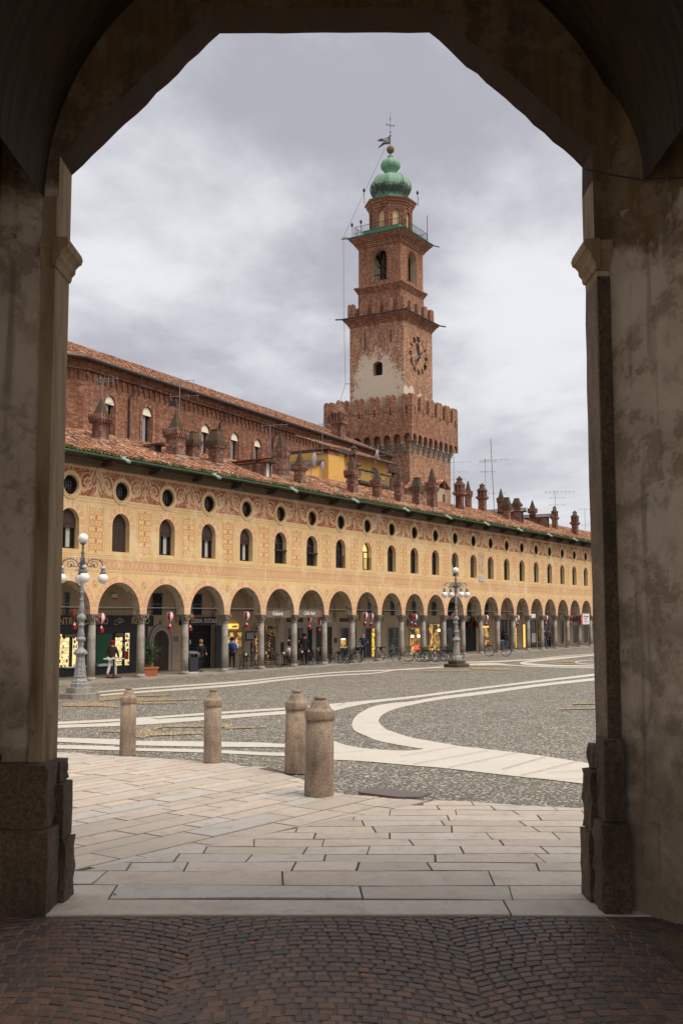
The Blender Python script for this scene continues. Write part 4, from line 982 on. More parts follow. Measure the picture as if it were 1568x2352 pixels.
# dormers
def dormer(c,xc,yb,yt,w_,glass,side=1):
    P=on_roof(crop(c,xc,yb)); d=(P-CC).dot(CF); px=d/FPX/1.7417/c[2]; w=w_*px/2; T=on_plane(crop(c,xc,yt),P,Vector((-CF.x,-CF.y,0)).normalized()); H=T.z-P.z
    X,Y,Z=P.x-S0,P.y-YF,P.z; m=MB(); ln=H/.394+.6
    m.cm=0; m.box(X-w*1.5,X-w,Y,Y+ln,Z-.3,Z+H*.80); m.box(X+w,X+w*1.5,Y,Y+ln,Z-.3,Z+H*.80)
    m.cm=1; m.box(X-w,X-w*.86,Y-.03,Y+.1,Z,Z+H*.8); m.box(X+w*.86,X+w,Y-.03,Y+.1,Z,Z+H*.8); m.box(X-w*1.6,X+w*1.6,Y-.35,Y+ln,Z+H*.78,Z+H*.84)
    m.cm=2; m.box(X-w*.86,X+w*.86,Y+.02,Y+.06,Z,Z+H*.78)
    m.cm=3
    for k in range(9):
        for sg in (-1,1):
            xa=X+sg*w*1.95*(k/9); xb=X+sg*w*1.95*((k+1)/9); za=Z+H*1.06-H*.24*k/9; zb=Z+H*1.06-H*.24*(k+1)/9
            m.poly([(xa,Y-.45,za),(xb,Y-.45,zb+.05),(xb,Y+ln,zb+.05),(xa,Y+ln,za)])
    m.cm=4; m.poly([(X-w*1.6,Y-.30,Z+H*.84),(X+w*1.6,Y-.30,Z+H*.84),(X,Y-.30,Z+H*1.03)])
    m.build('dormer',[M['brick_chimney'],M['wood_dark'],M[glass],M['roof_tiles'],M['wood_soffit']],roof)
dormer(CH,1170,943,838,46,'poster_white'); dormer(FC,955,676,560,36,'window_glass'); dormer(FC,1158,712,605,32,'window_glass'); dormer(CH,545,800,752,40,'wood_dark')
# plaque and painted panel on the facade
P=on_y(crop(FC,613,1080),YF); Q=on_y(crop(FC,652,1128),YF); m_=MB(); m_.box(P.x-S0,Q.x-S0,-.05,-.003,Q.z,P.z); pl=m_.build('marble_plaque',M['marble_white'],PA)
m_=MB()
for k in range(5): z=P.z-.06-k*(P.z-Q.z-.1)/5; m_.box(P.x-S0+.08,Q.x-S0-.08-.1*(k%2),-.054,-.05,z-.03,z)
m_.build('inscription',M['lead_flashing'],pl)
P=on_y(crop(FC,612,900),YF); Q=on_y(crop(FC,655,1060),YF)
def fres(g):
    n=g.noise(3,3); n2=g.noise(6,3); return {'c':g.mix(((n2-.5)*7).cl()*.7,g.mix(((n-.5)*6).cl(),(.52,.36,.20),(.42,.20,.13)),(.22,.26,.24))}
mat('fresco_patch',fres,rough=.9); m_=MB(); m_.box(P.x-S0,Q.x-S0,-.012,-.002,Q.z,P.z); m_.build('fresco_panel',M['fresco_patch'],PA)
# ------------------------------------------------------------------ shop fronts on the back wall (y = 3.43)
YB=3.43
def front(xa,xb,za,zb,pm,fm='sign_black',name='shop_window',fw_=.05,mull=(),bars=(),depth=.06,arch=False,surround=None,base=0):
    m=MB(); y=YB-depth; za=max(za,.05)
    if surround:
        s=MB(); t=.16; s.box(xa-t,xa-.001,YB-depth*.6,YB-.002,.045,zb+t); s.box(xb+.001,xb+t,YB-depth*.6,YB-.002,.045,zb+t); s.box(xa,xb,YB-depth*.6,YB-.002,zb+.001,zb+t); s.build('door_surround',M[surround],PA)
    m.box(xa,xa+fw_,y,YB-.003,za,zb); m.box(xb-fw_,xb,y,YB-.003,za,zb); m.box(xa+fw_,xb-fw_,y,YB-.003,zb-fw_,zb); m.box(xa+fw_,xb-fw_,y,YB-.003,za,za+fw_)
    for q in mull: x=xa+(xb-xa)*q; m.box(x-fw_/2,x+fw_/2,y+.002,YB-.004,za+fw_,zb-fw_)
    for q in bars: z=za+(zb-za)*q; m.box(xa+fw_,xb-fw_,y+.004,YB-.004,z-fw_/2,z+fw_/2)
    f=m.build(name,M[fm],PA); p=MB(); p.box(xa+fw_*.9,xb-fw_*.9,YB-.022,YB-.006,za+.01,zb-.01); p.build('pane' if 'window' in name else 'panel',M[pm],f)
    if base: b=MB(); b.box(xa,xb,y-.01,YB-.004,.05,base); b.build('plinth_panel',M[fm],f)
    return f
# optician shop
m_=MB(); m_.box(1.0-3,7.11,YB-.05,YB-.003,.045,.44); m_.box(5.86,6.34,YB-.045,YB-.004,.45,2.05); m_.box(6.86,7.11,YB-.06,YB-.003,.44,2.34); m_.box(-2,7.11,YB-.055,YB-.003,2.10,2.34); m_.build('shopfront_cladding',M['shop_charcoal'],PA)
front(.2,1.76,.45,2.09,'lit_shelves','shop_charcoal'); front(1.84,2.40,.45,2.09,'lit_shelves','shop_charcoal'); front(2.5,3.40,.45,2.09,'window_glass','shop_charcoal'); front(-1.9,-.1,.45,2.09,'lit_shelves','shop_charcoal')
g_=front(3.43,4.66,.45,2.09,'green_display','shop_charcoal'); front(4.70,5.34,.40,2.09,'lit_shelves','shop_charcoal',bars=(.14,.87)); front(5.40,5.85,.38,2.09,'lit_shelves','shop_charcoal'); front(5.86,6.84,.05,2.09,'brown_door','shop_charcoal',name='door')
m_=MB(); m_.box(5.45,5.70,YB-.075,YB-.063,.74,1.14); m_.build('poster',M['poster_red'],g_); m_=MB(); m_.box(3.5,4.6,YB-.2,YB-.05,.46,.58); m_.box(1.4,2.9,YB-.22,YB-.05,.46,.52); m_.build('display_ledge',M['poster_white'],g_)
# display goods as real little boxes
def goods(xa,xb,za,zb,cols,n,seed):
    rr=random.Random(seed)
    by={}
    for _ in range(n):
        x=rr.uniform(xa,xb-.1); row=rr.randint(0,int((zb-za)/.22)); z=za+row*.22; w_=rr.uniform(.05,.13); h=rr.uniform(.05,.15); m=MB(); m.box(x,min(x+w_,xb),YB-.058,YB-.03,z,z+h); m.build('display_goods',M[rr.choice(cols)],PA)
goods(.3,2.3,.5,1.9,['sign_white','grey_panel','cloth_navy','poster_white'],26,1); goods(4.75,5.8,.5,1.9,['poster_white','cloth_navy','sign_black','poster_white'],22,2)
# stone arched doorway
xc=8.12; m_=MB()
for r0,r1,yy in ((.60,.72,YB-.10),(.72,.84,YB-.07),(.84,.93,YB-.12)):
    A=arch_pts(r0,.045,1.55,14,xc); Bq=arch_pts(r1,.045,1.55,14,xc); m_.strip([(p[0],yy,p[1]) for p in A],[(p[0],yy,p[1]) for p in Bq]); m_.strip([(p[0],yy,p[1]) for p in A],[(p[0],YB-.001,p[1]) for p in A]); m_.strip([(p[0],YB-.001,p[1]) for p in Bq],[(p[0],yy,p[1]) for p in Bq])
m_.box(xc-.09,xc+.09,YB-.16,YB-.002,2.40,2.66); dr=m_.build('arched_doorway',M['stone_frame'],PA); m_=MB(); m_.tess([arch_pts(.60,.045,1.55,14,xc)],lambda a,b:(a,YB-.02,b)); m_.box(xc-.02,xc+.02,YB-.04,YB-.021,.05,2.1); m_.build('door_leaf',M['brown_door'],dr)
m_=MB(); m_.box(9.15,9.56,YB-.03,YB-.002,1.55,1.82); m_.build('wall_plaque',M['grey_panel'],PA)
# gallery with folding grille
gr=MB(); gr.box(10.30,12.30,YB-.02,YB-.004,.05,2.40); g_=gr.build('gallery_entrance',M['cloth_black'],PA); gr=MB()
for k in range(26): x=10.36+k*.073; gr.box(x-.012,x+.012,YB-.06,YB-.04,.06,2.36)
for z in (.4,1.2,2.0): gr.box(10.32,12.27,YB-.064,YB-.058,z-.012,z+.012)
gr.build('folding_grille',M['iron_dark'],g_); gr=MB()
for x in (10.42,10.50,11.30,11.38,11.46): gr.box(x,x+.035,YB-.07,YB-.061,1.38,1.62)
gr.build('notice',M['poster_white'],g_); gr=MB(); gr.box(12.30,12.80,YB-.36,YB-.30,.05,2.38); gr.build('shutter_leaf',M['shop_charcoal'],g_)
for a,b,z in ((12.93,13.22,2.87),(16.06,16.30,2.3),(15.20,15.44,2.3),(18.51,18.76,2.87),(38.06,38.36,2.6),(40.6,40.8,2.6)): m_=MB(); m_.box(a,b,YB-.05,YB-.003,.045,z); m_.build('stone_pilaster',M['granite_column'],PA)
f=front(13.3,15.15,1.02,2.02,'lit_patchy','counter_beige',mull=(.62,)); m_=MB(); m_.box(13.3,15.15,YB-.07,YB-.003,.05,1.0); m_.build('counter_front',M['counter_beige'],f); goods(13.5,15.0,1.1,1.9,['poster_white','cloth_brown','lit_warm','poster_red'],16,5)
for a,b,z in ((13.3,15.2,2.05),(16.3,18.5,2.38)): m_=MB(); m_.box(a,b,YB-.09,YB-.004,z,z+.09); m_.build('shop_cornice',M['rail_gold'],PA)
front(16.32,17.36,.05,2.03,'lit_patchy','wood_dark',mull=(.5,)); front(17.38,18.48,.05,2.03,'fairy_lights','rail_gold',name='door'); front(16.32,18.48,2.06,2.38,'fairy_lights','rail_gold',mull=(.5,)); goods(16.4,17.3,.5,1.9,['poster_white','glass_pale','cloth_navy'],16,6)
m_=MB(); m_.box(15.46,16.16,YB-.09,YB-.055,1.48,2.02); mb_=m_.build('menu_board',M['sign_black'],PA); m_=MB()
for k in range(3): m_.box(15.51+k*.21,15.68+k*.21,YB-.098,YB-.091,1.56,1.94)
m_.build('menu_sheet',M['curtain'],mb_)
f=front(19.68,21.46,.10,2.22,'window_glass','stone_frame',surround='stone_frame',mull=(.5,)); m_=MB(); m_.box(19.75,20.5,YB-.05,YB-.026,.75,1.45); m_.box(21.0,21.4,YB-.05,YB-.026,.75,1.4); m_.build('lit_display',M['lit_patchy'],f)
m_=MB(); m_.box(19.85,20.3,YB-.07,YB-.052,.85,.92); m_.box(19.85,20.35,YB-.07,YB-.052,1.32,1.40); m_.build('lamp_strip',M['bulb_glow'],f)
front(21.88,22.48,.05,2.16,'cloth_black','grey_panel',name='door',surround='stone_frame'); f=front(22.92,24.76,.05,2.21,'brown_door','wood_dark',name='door',surround='stone_frame',mull=(.5,))
m_=MB(); 
for z in (.85,1.25): m_.tube([(23.62+.14*cos(t*PI/8),YB-.07,z+.18*sin(t*PI/8)) for t in range(16)],.018,5,closed=True)
m_.build('ring_ornament',M['rail_gold'],f)
for a,b,y_,z,z1_ in ((25.15,25.46,.03,1.16,1.47),(19.08,19.31,.08,.70,1.31),(19.64,21.45,.03,2.52,2.77),(25.8,27.9,.03,2.52,2.77)): m_=MB(); m_.box(a,b,YB-y_,YB-.003,z,z1_); m_.build('wall_panel',M['sign_black'],PA)
for a,b in ((22.75,23.5),(24.0,24.8)): m_=MB(); m_.box(a,b,YB-.03,YB-.003,2.5,2.72); m_.build('street_plaque',M['marble_white'],PA)
f=front(25.82,27.9,.10,2.18,'window_glass','stone_frame',surround='stone_frame',mull=(.5,)); m_=MB(); m_.box(25.9,26.6,YB-.05,YB-.026,.75,1.42); m_.box(26.95,27.5,YB-.05,YB-.026,.8,1.42); m_.build('lit_display',M['lit_patchy'],f)
m_=MB(); m_.box(25.95,26.4,YB-.07,YB-.052,1.34,1.41); m_.box(27.0,27.3,YB-.07,YB-.052,.86,1.0); m_.build('lamp_strip',M['bulb_glow'],f)
front(29.1,29.85,.05,2.1,'brown_door','grey_panel',name='door',surround='stone_frame'); front(29.88,30.45,.05,2.1,'gold_lights','grey_panel')
front(32.3,33.75,.05,2.1,'window_glass','grey_panel',mull=(.42,),bars=(.3,.6),surround='stone_frame'); goods(32.5,33.6,.3,1.6,['glass_pale','grey_panel'],14,8)
m_=MB(); m_.box(35.17,37.1,YB-.14,YB-.003,2.16,2.66); m_.build('shop_fascia',M['grey_panel'],PA); f=front(35.5,37.08,.05,2.05,'lit_patchy','rail_gold',mull=(.5,)); m_=MB(); m_.box(35.6,36.3,YB-.075,YB-.063,1.62,1.95); m_.build('green_notice',M['green_display'],f)
def bulbs(pts,r=.085):
    m=MB(); m.smooth=True
    for x,z in pts: m.sphere((x,YB-.14,z),r,10,7)
    return m.build('shop_lamp',M['bulb_glow'],PA)
bulbs([(35.75,1.42),(36.75,1.42),(40.1,1.82)],.10); m_=MB(); m_.box(36.05,36.5,YB-.3,YB-.1,.45,.75); m_.build('red_lamp',M['lit_red'],PA)
f=front(38.5,40.5,.05,2.35,'lit_patchy','grey_panel',mull=(.42,)); m_=MB(); m_.box(39.4,39.95,YB-.075,YB-.063,1.95,2.25); m_.build('green_notice',M['green_display'],f)
m_=MB(); m_.box(41.3,44.2,YB-.10,YB-.003,2.05,2.66); m_.build('shop_fascia',M['sign_black'],PA); f=front(41.5,44.0,.05,2.04,'window_glass','sign_black',mull=(.55,)); m_=MB(); m_.box(43.1,43.9,YB-.06,YB-.03,.1,1.9); m_.build('lit_display',M['lit_patchy'],f)
front(45.1,47.1,.05,2.44,'cloth_black','shop_charcoal',name='door',mull=(.5,)); front(48.3,49.75,.3,2.12,'lit_patchy','stone_frame',mull=(.3,),surround='stone_frame'); m_=MB(); m_.box(48.4,49.6,YB-.08,YB-.05,1.96,2.08); m_.build('lamp_strip',M['lit_yellow'],PA)
front(51.9,54.3,.05,2.6,'window_glass','wood_dark',mull=(.33,.66)); front(55.3,55.85,.05,2.0,'gold_lights','wood_dark'); front(57.2,57.8,.05,2.22,'lit_yellow','stone_frame',name='door',surround='stone_frame'); f=front(59.0,60.4,.05,2.5,'window_glass','wood_dark',name='door'); m_=MB(); m_.box(59.15,60.2,YB-.09,YB-.07,.5,1.36); m_.build('white_poster',M['poster_white'],f)
front(60.85,61.5,.05,2.6,'fairy_lights','wood_dark'); front(62.6,63.7,.05,2.6,'window_glass','wood_dark',name='door'); front(63.95,64.9,.05,2.2,'window_glass','stone_frame',surround='stone_frame'); front(66.9,67.7,.2,2.6,'window_glass','stone_frame'); front(70.5,71.6,.2,2.05,'window_glass','stone_frame'); front(73.7,74.8,.2,2.05,'window_glass','stone_frame',name='door'); front(77.2,78.6,.05,2.2,'window_glass','wood_dark',name='door'); front(81,82.5,.05,2.2,'window_glass','wood_dark')
m_=MB(); m_.box(70.4,71.6,YB-.08,YB-.003,2.35,2.8); m_.build('shop_fascia',M['sign_black'],PA)
# lattice windows up in the lunettes
lat=[(7.45,8.20,2.95,4.08),(10.71,11.45,2.95,4.1)]
for c,xa,xb,ya,yb in ((C4,250,290,210,370),(C4,562,612,240,385),(C4,862,905,235,385),(C4,1135,1190,210,385),(C4,1350,1450,240,430),(C5,270,320,250,480),(C5,530,590,250,480),(C1,30,95,20,340)):
    a=on_y(crop(c,xa,(ya+yb)/2),YF+YB); b=on_y(crop(c,xb,(ya+yb)/2),YF+YB); lat.append((a.x-S0,b.x-S0,2.95,4.0))
for xa,xb,za,zb in lat:
    m_=MB(); m_.box(xa,xb,YB-.02,YB-.004,za,zb); f=m_.build('lattice_window',M['cloth_black'],PA); m_=MB(); m_.box(xa-.04,xa,YB-.05,YB-.004,za,zb); m_.box(xb,xb+.04,YB-.05,YB-.004,za,zb); m_.box(xa,xb,YB-.05,YB-.021,(za+zb)/2-.015,(za+zb)/2+.015)
    n=3
    for k in range(n+1):
        x=xa+(xb-xa)*k/n; P=[(x+(.5*(xb-xa)/n if q%2 else 0)*(1 if k<n else 0),YB-.04,za+(zb-za)*q/8) for q in range(9)]; m_.tube(P,.010,4)
        if k>0: P=[(x-(.5*(xb-xa)/n if q%2 else 0),YB-.04,za+(zb-za)*q/8) for q in range(9)]; m_.tube(P,.010,4)
    m_.build('lattice',M['grey_metal'],f)
m_=MB(); m_.box(4.40,4.76,YB-.12,YB-.003,3.72,3.98); m_.build('alarm_box',M['poster_white'],PA); m_=MB(); m_.box(4.42,4.74,YB-.125,YB-.121,3.72,3.80); m_.build('alarm_band',M['poster_red'],PA)
# signs (things of their own)
def sign(name,xa,xb,za,zb,m,label,y=YB-.14,d=.12,cat='sign'):
    o=empty(name,(S0+(xa+xb)/2,YF+y,(za+zb)/2),0,label,cat); w=(xb-xa)/2; h=(zb-za)/2
    b=MB(); b.box(-w,w,0,d,-h,h); b.build('board',M[m],o); return o
s=sign('shop_sign',-.2,7.45,2.36,2.92,'sign_black','black shop sign lettered CENTRO OTTICO RIZZO in gold with an eye between')
def T(s,txt,x,size,m,z=0,sx=1,sh=0,y=-.012,ox=None): 
    return text_mesh('lettering',txt,size,M[m],s,((x-(s.location.x-S0)),y,z),extr=.008,sx=sx,shear=sh)
for ch,x in zip('CENTRO',(.22,.52,.82,1.14,1.72-.28,2.08-.28)): pass
T(s,'CENTRO',1.25,.46,'sign_gold',sx=.95); T(s,'OTTICO',3.3,.46,'sign_gold',sx=.95); T(s,'RIZZO',6.45,.46,'sign_gold',sx=1.0)
m_=MB(); X=4.9-(s.location.x-S0)
m_.tube([(X-.36,-.015,-.02),(X-.18,-.015,.08),(X+.02,-.015,.13),(X+.22,-.015,.09),(X+.36,-.015,-.03)],.017,5); m_.tube([(X-.16,-.015,.0),(X,-.015,-.07),(X+.15,-.015,-.06),(X+.3,-.015,.03)],.016,5); m_.tube([(X+.05+.075*cos(t*PI/6),-.015,.03+.08*sin(t*PI/6)) for t in range(12)],.014,5,closed=True)
m_.tube([(X+.02,-.015,-.07),(X-.15,-.015,-.16),(X-.33,-.015,-.17),(X-.38,-.015,-.11),(X-.32,-.015,-.08),(X-.28,-.015,-.12)],.014,5); m_.tube([(X+.06,-.015,-.07),(X+.07,-.015,-.19)],.014,5); m_.build('eye_emblem',M['sign_gold'],s)
s=sign('shop_sign',4.74,5.30,1.88,2.05,'brown_door','small gold OTTICA lettering across the lit glass beside the shop door',y=YB-.085,d=.015); T(s,'OTTICA',5.02,.15,'sign_gold')
s=sign('shop_sign',.3,1.0,1.88,2.05,'brown_door','small gold LENTI A lettering at the top of the leftmost lit window',y=YB-.085,d=.015); T(s,'LENTI A',.65,.14,'sign_gold')
s=sign('shop_sign',1.2,2.3,1.88,2.05,'brown_door','small gold CONTATTO lettering at the top of the lit window by the lamp',y=YB-.085,d=.015); T(s,'CONTATTO',1.75,.14,'sign_gold')
s=sign('shop_sign',9.6,12.55,2.42,2.84,'sign_black','black sign lettered GALLERIA DUCALE above the folding grille',y=YB-.22,d=.2); T(s,'GALLERIA',10.62,.31,'sign_white',sx=.95); T(s,'DUCALE',11.98,.31,'sign_white',sx=.95)
s=sign('shop_sign',13.7,14.62,2.18,2.46,'lit_yellow','glowing yellow box sign with dark slanted script above the counter window',y=YB-.16,d=.1); T(s,'gelati',14.25,.24,'wood_dark',sh=.3)
def banner(xa,xb,za,zb,txt,label):
    o=empty('fabric_banner',(S0+(xa+xb)/2,YF-.06+.2,(za+zb)/2),0,label,'banner','taupe cafe banners hung in the arches'); w=(xb-xa)/2; h=(zb-za)/2; b=MB(); n=14
    A=[(-w+2*w*k/n,.03*sin(k*1.1),h+.02*cos(k)) for k in range(n+1)]; Bq=[(-w+2*w*k/n,.05*sin(k*1.1+.5),-h-.03*sin(PI*k/n)) for k in range(n+1)]; b.smooth=True; b.strip(Bq,A); b.strip([(x,y+.01,z) for x,y,z in A],[(x,y+.01,z) for x,y,z in Bq]); b.build('cloth',M['fabric_taupe'],o)
    text_mesh('lettering',txt,.30,M['white_cloth'],o,(-w*.15,-.065,0),extr=.004,shear=.35,sx=.9); return o
banner(12.75,15.6,2.84,3.22,'Gelateria','taupe cloth banner lettered Gelateria in white script across an arch'); banner(15.93,18.75,2.86,3.24,'Caffe Haiti','taupe cloth banner lettered Caffe Haiti in white script across an arch')
o=empty('poster_banner',(S0+64.0,YF-.12,2.66),0,'white hanging poster with a red left strip and red script between the far right columns','poster'); b=MB(); b.box(-.72,1.2,0,.02,-.5,.5); b.build('sheet',M['poster_white'],o); b=MB(); b.box(-1.2,-.72,0,.02,-.5,.5); b.build('red_strip',M['poster_red'],o)
b=MB()
for x0_,x1_,z_,am,fq in ((-.5,-.05,.25,.05,9),(.1,.95,.22,.05,10),(-.4,.5,.03,.03,12)): b.tube([(x0_+(x1_-x0_)*k/24,-.012,z_+am*sin(k*fq/6)+.02*cos(k*2.3)) for k in range(25)],.018,4)
b.build('script_lettering',M['poster_red'],o); b=MB(); b.tube([(-1.08,-.012,.10),(-.98,-.012,-.08),(-.90,-.012,.10),(-.84,-.012,-.06)],.018,4); b.build('mark',M['poster_white'],o); b=MB()
for k in range(3): b.box(-.35,.75-.2*(k%2),-.006,-.001,-.16-k*.07,-.13-k*.07)
b.box(.1,.14,-.006,-.001,-.42,-.34); b.box(.22,.30,-.006,-.001,-.42,-.35); b.build('print_lines',M['lead_flashing'],o)
b=MB(); b.smooth=True; b.strip([(-.9+.15*k,.03*sin(k*1.2),-.17) for k in range(13)],[(-.9+.15*k,-.02+.03*sin(k*1.2),.17) for k in range(13)]); bo=b.build('roller_awning',M['white_cloth'],loc=(S0+51.3,YF+.15,2.94)); tag(bo,'short white rolled awning stretched across a far arch between two columns','awning')
# ================================================================== CHURCH behind the palace
mat('lunette_cream',color=(.85,.80,.66),rough=.8)
CA=R(4.9); cP=on_depth((205,828),70); cd=Vector((cos(CA),sin(CA),0)); cn=Vector((-sin(CA),cos(CA),0)); cP=cP+cn*.35
CHU=empty('brick_church',(cP.x,cP.y,0),CA,'long red brick church with arched windows and a tiled roof rising behind the palace','church')
def onw(c,x,y):
    P=on_plane(crop(c,x,y),cP,cn); d=P-Vector((cP.x,cP.y,0)); return d.dot(cd),P.z
ZE=cP.z; E1=on_plane((890,1055),cP,cn); LC=(E1-cP).dot(cd); 
wins=[]
for x,xw,yt in ((272,60,474),(484,58,538),(815,50,636),(982,46,684),(1112,42,722),(1375,34,788)):
    a,_=onw(CH,x-xw/2,yt+40); b,_=onw(CH,x+xw/2,yt+40); c,zt=onw(CH,x,yt); wins.append(((a+b)/2,(b-a)/2,zt))
cw=MB(); holes=[arch_pts(hw,ZE-7.6,zt-hw,10,c) for c,hw,zt in wins]
# straight wall in panels so each tessellates cleanly
cuts=[0]+[(wins[i][0]+wins[i+1][0])/2 for i in range(len(wins)-1)]+[LC]
for k,h in enumerate(holes): cw.tess([[(cuts[k],0),(cuts[k+1],0),(cuts[k+1],ZE),(cuts[k],ZE)],h],lambda a,b:(a,0,b))
cw.poly([(LC,0,0),(LC,14,0),(LC,14,ZE),(LC,0,ZE)])
ap=[(0,0),(-3.2,1.5),(-6.8,4.6),(-9,9),(-9,16)]
for p,q in zip(ap,ap[1:]): cw.poly([(q[0],q[1],0),(p[0],p[1],0),(p[0],p[1],ZE),(q[0],q[1],ZE)])
cw.build('church_wall',M['brick_church'],CHU)
for c,hw,zt in wins:
    z0=ZE-7.6; zc=zt-hw; f=MB(); o_=arch_pts(hw,z0,zc,14,c); i_=arch_pts(hw*.80,z0,zc,14,c); o2=arch_pts(hw+.28,z0,zc,14,c)
    f.cm=0; f.strip([(p[0],0,p[1]) for p in o_],[(p[0],.30,p[1]) for p in i_]); f.strip([(p[0],-.06,p[1]) for p in o_],[(p[0],-.06,p[1]) for p in o2]); f.strip([(p[0],-.06,p[1]) for p in o2],[(p[0],0,p[1]) for p in o2]); f.strip([(p[0],0,p[1]) for p in o_],[(p[0],-.06,p[1]) for p in o_])
    w_=f.build('window',M['brick_dark'],CHU); f=MB(); f.box(c-hw*.82,c+hw*.82,.30,.34,z0,zc); f.build('pane',M['window_glass'],w_); f=MB(); f.box(c-hw*.78,c+hw*.22,.27,.299,z0+.1,zc-.06); f.build('roller_screen',M['glass_pale'],w_)
    f=MB(); f.tess([arch_pts(hw*.93,zc-.05,zc+.001,12,c)],lambda a,b:(a,.08,b)); f.build('lunette_panel',M['lunette_cream'],w_)
co=MB(); xx=.2
while xx<LC: co.box(xx,xx+.14,-.10,-.002,ZE-1.25,ZE-.62); co.box(xx-.06,xx+.2,-.09,-.003,ZE-.95,ZE-.7); xx+=.62
co.box(-.1,LC+.1,-.24,-.001,ZE-.62,ZE-.40); co.box(-.1,LC+.15,-.32,-.002,ZE-.40,ZE-.20); co.box(-.1,LC+.2,-.42,-.003,ZE-.20,ZE-.02)
for (x_,y_),(x2,y2) in zip(ap,ap[1:]):
    dd=Vector((x2-x_,y2-y_)); ln=dd.length; dd/=ln; nn=Vector((dd.y,-dd.x))*-1
    if nn.dot(Vector((0,-1)))<-.9: nn=-nn
    nn=Vector((-dd.y,dd.x)); 
    if nn.x>0 and nn.y>0: nn=-nn
    if nn.y>0.2: nn=-nn
    for za,zb,w in ((ZE-.62,ZE-.40,.24),(ZE-.40,ZE-.20,.32),(ZE-.20,ZE-.02,.42)):
        a=Vector((x_,y_)); b=Vector((x2,y2)); P=[a,b,b+nn*w,a+nn*w]; co.prism([(p.x,p.y) for p in P],lambda u,v:(u,v,za),lambda u,v:(u,v,zb))
    k=.3
    while k<ln-.2: a=Vector((x_,y_))+dd*k; P=[a,a+dd*.14,a+dd*.14+nn*.10,a+nn*.10]; co.prism([(p.x,p.y) for p in P],lambda u,v:(u,v,ZE-1.25),lambda u,v:(u,v,ZE-.62)); k+=.62
co.build('brick_cornice',M['brick_church'],CHU)
# roof: ridge from the photograph's line
yr=8.2
def ridge(x,y):
    P=on_plane((x,y),cP+cn*yr,cn); return (P-cP).dot(cd),P.z
r0,r1=ridge(155,780),ridge(745,985); zr=(r0[1]+r1[1])/2; print('church ridge',r0,r1,'eave',ZE,'len',LC,'wins',[(round(a,1),round(b,2),round(c,1)) for a,b,c in wins])
rf=tile_roof('roof',-1.0,LC+.3,(-.65,ZE-.02),(yr,zr),CHU,M['roof_tiles'],pitch=.26,course=.42,seg=3)
m_=MB(); m_.poly([(-1,yr,zr),(LC+.3,yr,zr),(LC+.3,yr+9,ZE),(-1,yr+9,ZE)]); m_.poly([(LC,0,ZE-.02),(LC,yr,zr-.1),(LC,yr+8,ZE)])
hp=[(-1.0,-.65),(-3.7,1.0),(-7.5,4.2),(-9.8,9),(-9.8,17)]
for p,q in zip(hp,hp[1:]): m_.poly([(p[0],p[1],ZE-.02),(-1.0,yr,zr),(q[0],q[1],ZE-.02)])
m_.build('apse_roof',M['roof_tiles'],CHU)
gt=MB(); gt.tube([(-9.9,9,ZE),(-7.6,4.1,ZE),(-3.75,.9,ZE),(-1.0,-.75,ZE),(LC+.4,-.75,ZE)],.13,6)
for x in (375,893,1193,1455): a,_=onw(CH,x,600); gt.tube([(a+.5,-.7,ZE-.1),(a+.5,-.5,ZE-.9),(a,-.12,ZE-1.6),(a,-.12,8)],.075,6)
gt.build('gutter',M['gutter_brown'],CHU)
a,z=onw(T2,250,1480); P=on_plane(crop(T2,250,1480),cP+cn*2.0,cn); 
m_=MB(); q=P-Vector((cP.x,cP.y,0)); X,Y,Z=q.dot(cd),2.0,P.z; m_.frust(X,Y,Z-1,Z+1.7,.55,.55); m_.box(X-.75,X+.75,Y-.75,Y+.75,Z+1.7,Z+1.95); 
for s_ in (-.5,-.17,.17,.5):
    for t_ in (-.6,.6): m_.box(X+s_-.08,X+s_+.08,Y+t_-.08,Y+t_+.08,Z+1.95,Z+2.7); m_.box(X+t_-.08,X+t_+.08,Y+s_-.08,Y+s_+.08,Z+1.95,Z+2.7)
m_.box(X-.7,X+.7,Y-.7,Y+.7,Z+2.7,Z+2.85); m_.frust(X,Y,Z+2.85,Z+4.2,.6,.08); m_.build('chimney',M['brick_chimney'],rf)
# ================================================================== YELLOW HOUSE with balcony
YY=(1250,1780,3.4844)
Yh=YF+9.5
def yh(x,y,Y=Yh): P=on_y(crop(YY,x,y),Y); return P.x,P.z
a=yh(290,140); b=yh(1010,290); c0=yh(-330,460); 
YO=empty('yellow_house',(a[0],Yh,0),0,'yellow rendered attic house with a green railed balcony behind the palace roof','house')
def yl(x,y,Y=Yh): q=yh(x,y,Y); return q[0]-a[0],q[1]
m_=MB()
xl,zl=yl(600,190,Yh+2); xr,zr2=yl(1010,290,Yh+2); zt_=(zl+zr2)/2+.3
m_.cm=0; m_.box(xl-1.5,xr,2.0,7,6,yl(1010,285,Yh+2)[1]+.1)
x1a,z1a=yl(285,150); x1b,z1b=yl(420,118); x1c,_=yl(505,130)
m_.box(x1a-.4,x1b+.2,0.0,5.9,6,z1b-.05); m_.box(x1b+.2,x1c+.1,.35,5.8,6,z1b-.25)
xw,zw=yl(0,250); m_.prism([(xw-4.5,6),(x1a-.41,6),(x1a-.41,yl(140,205)[1]),(xw-4.5,yl(140,205)[1]-1.9)],lambda p,q:(p,.1,q),lambda p,q:(p,5,q))
m_.build('house_wall',M['yellow_plaster'],YO)
m_=MB(); xa,za=yl(145,95); xb,_=yl(290,95); m_.box(xa,xb,-.5,.6,6,za-.15); m_.build('chimney_stack',M['yellow_plaster'],YO); m_=MB(); m_.box(xa-.06,xb+.06,-.56,.66,za-.15,za-.08); m_.box(xa-.12,xb+.12,-.62,.72,za+.2,za+.28)
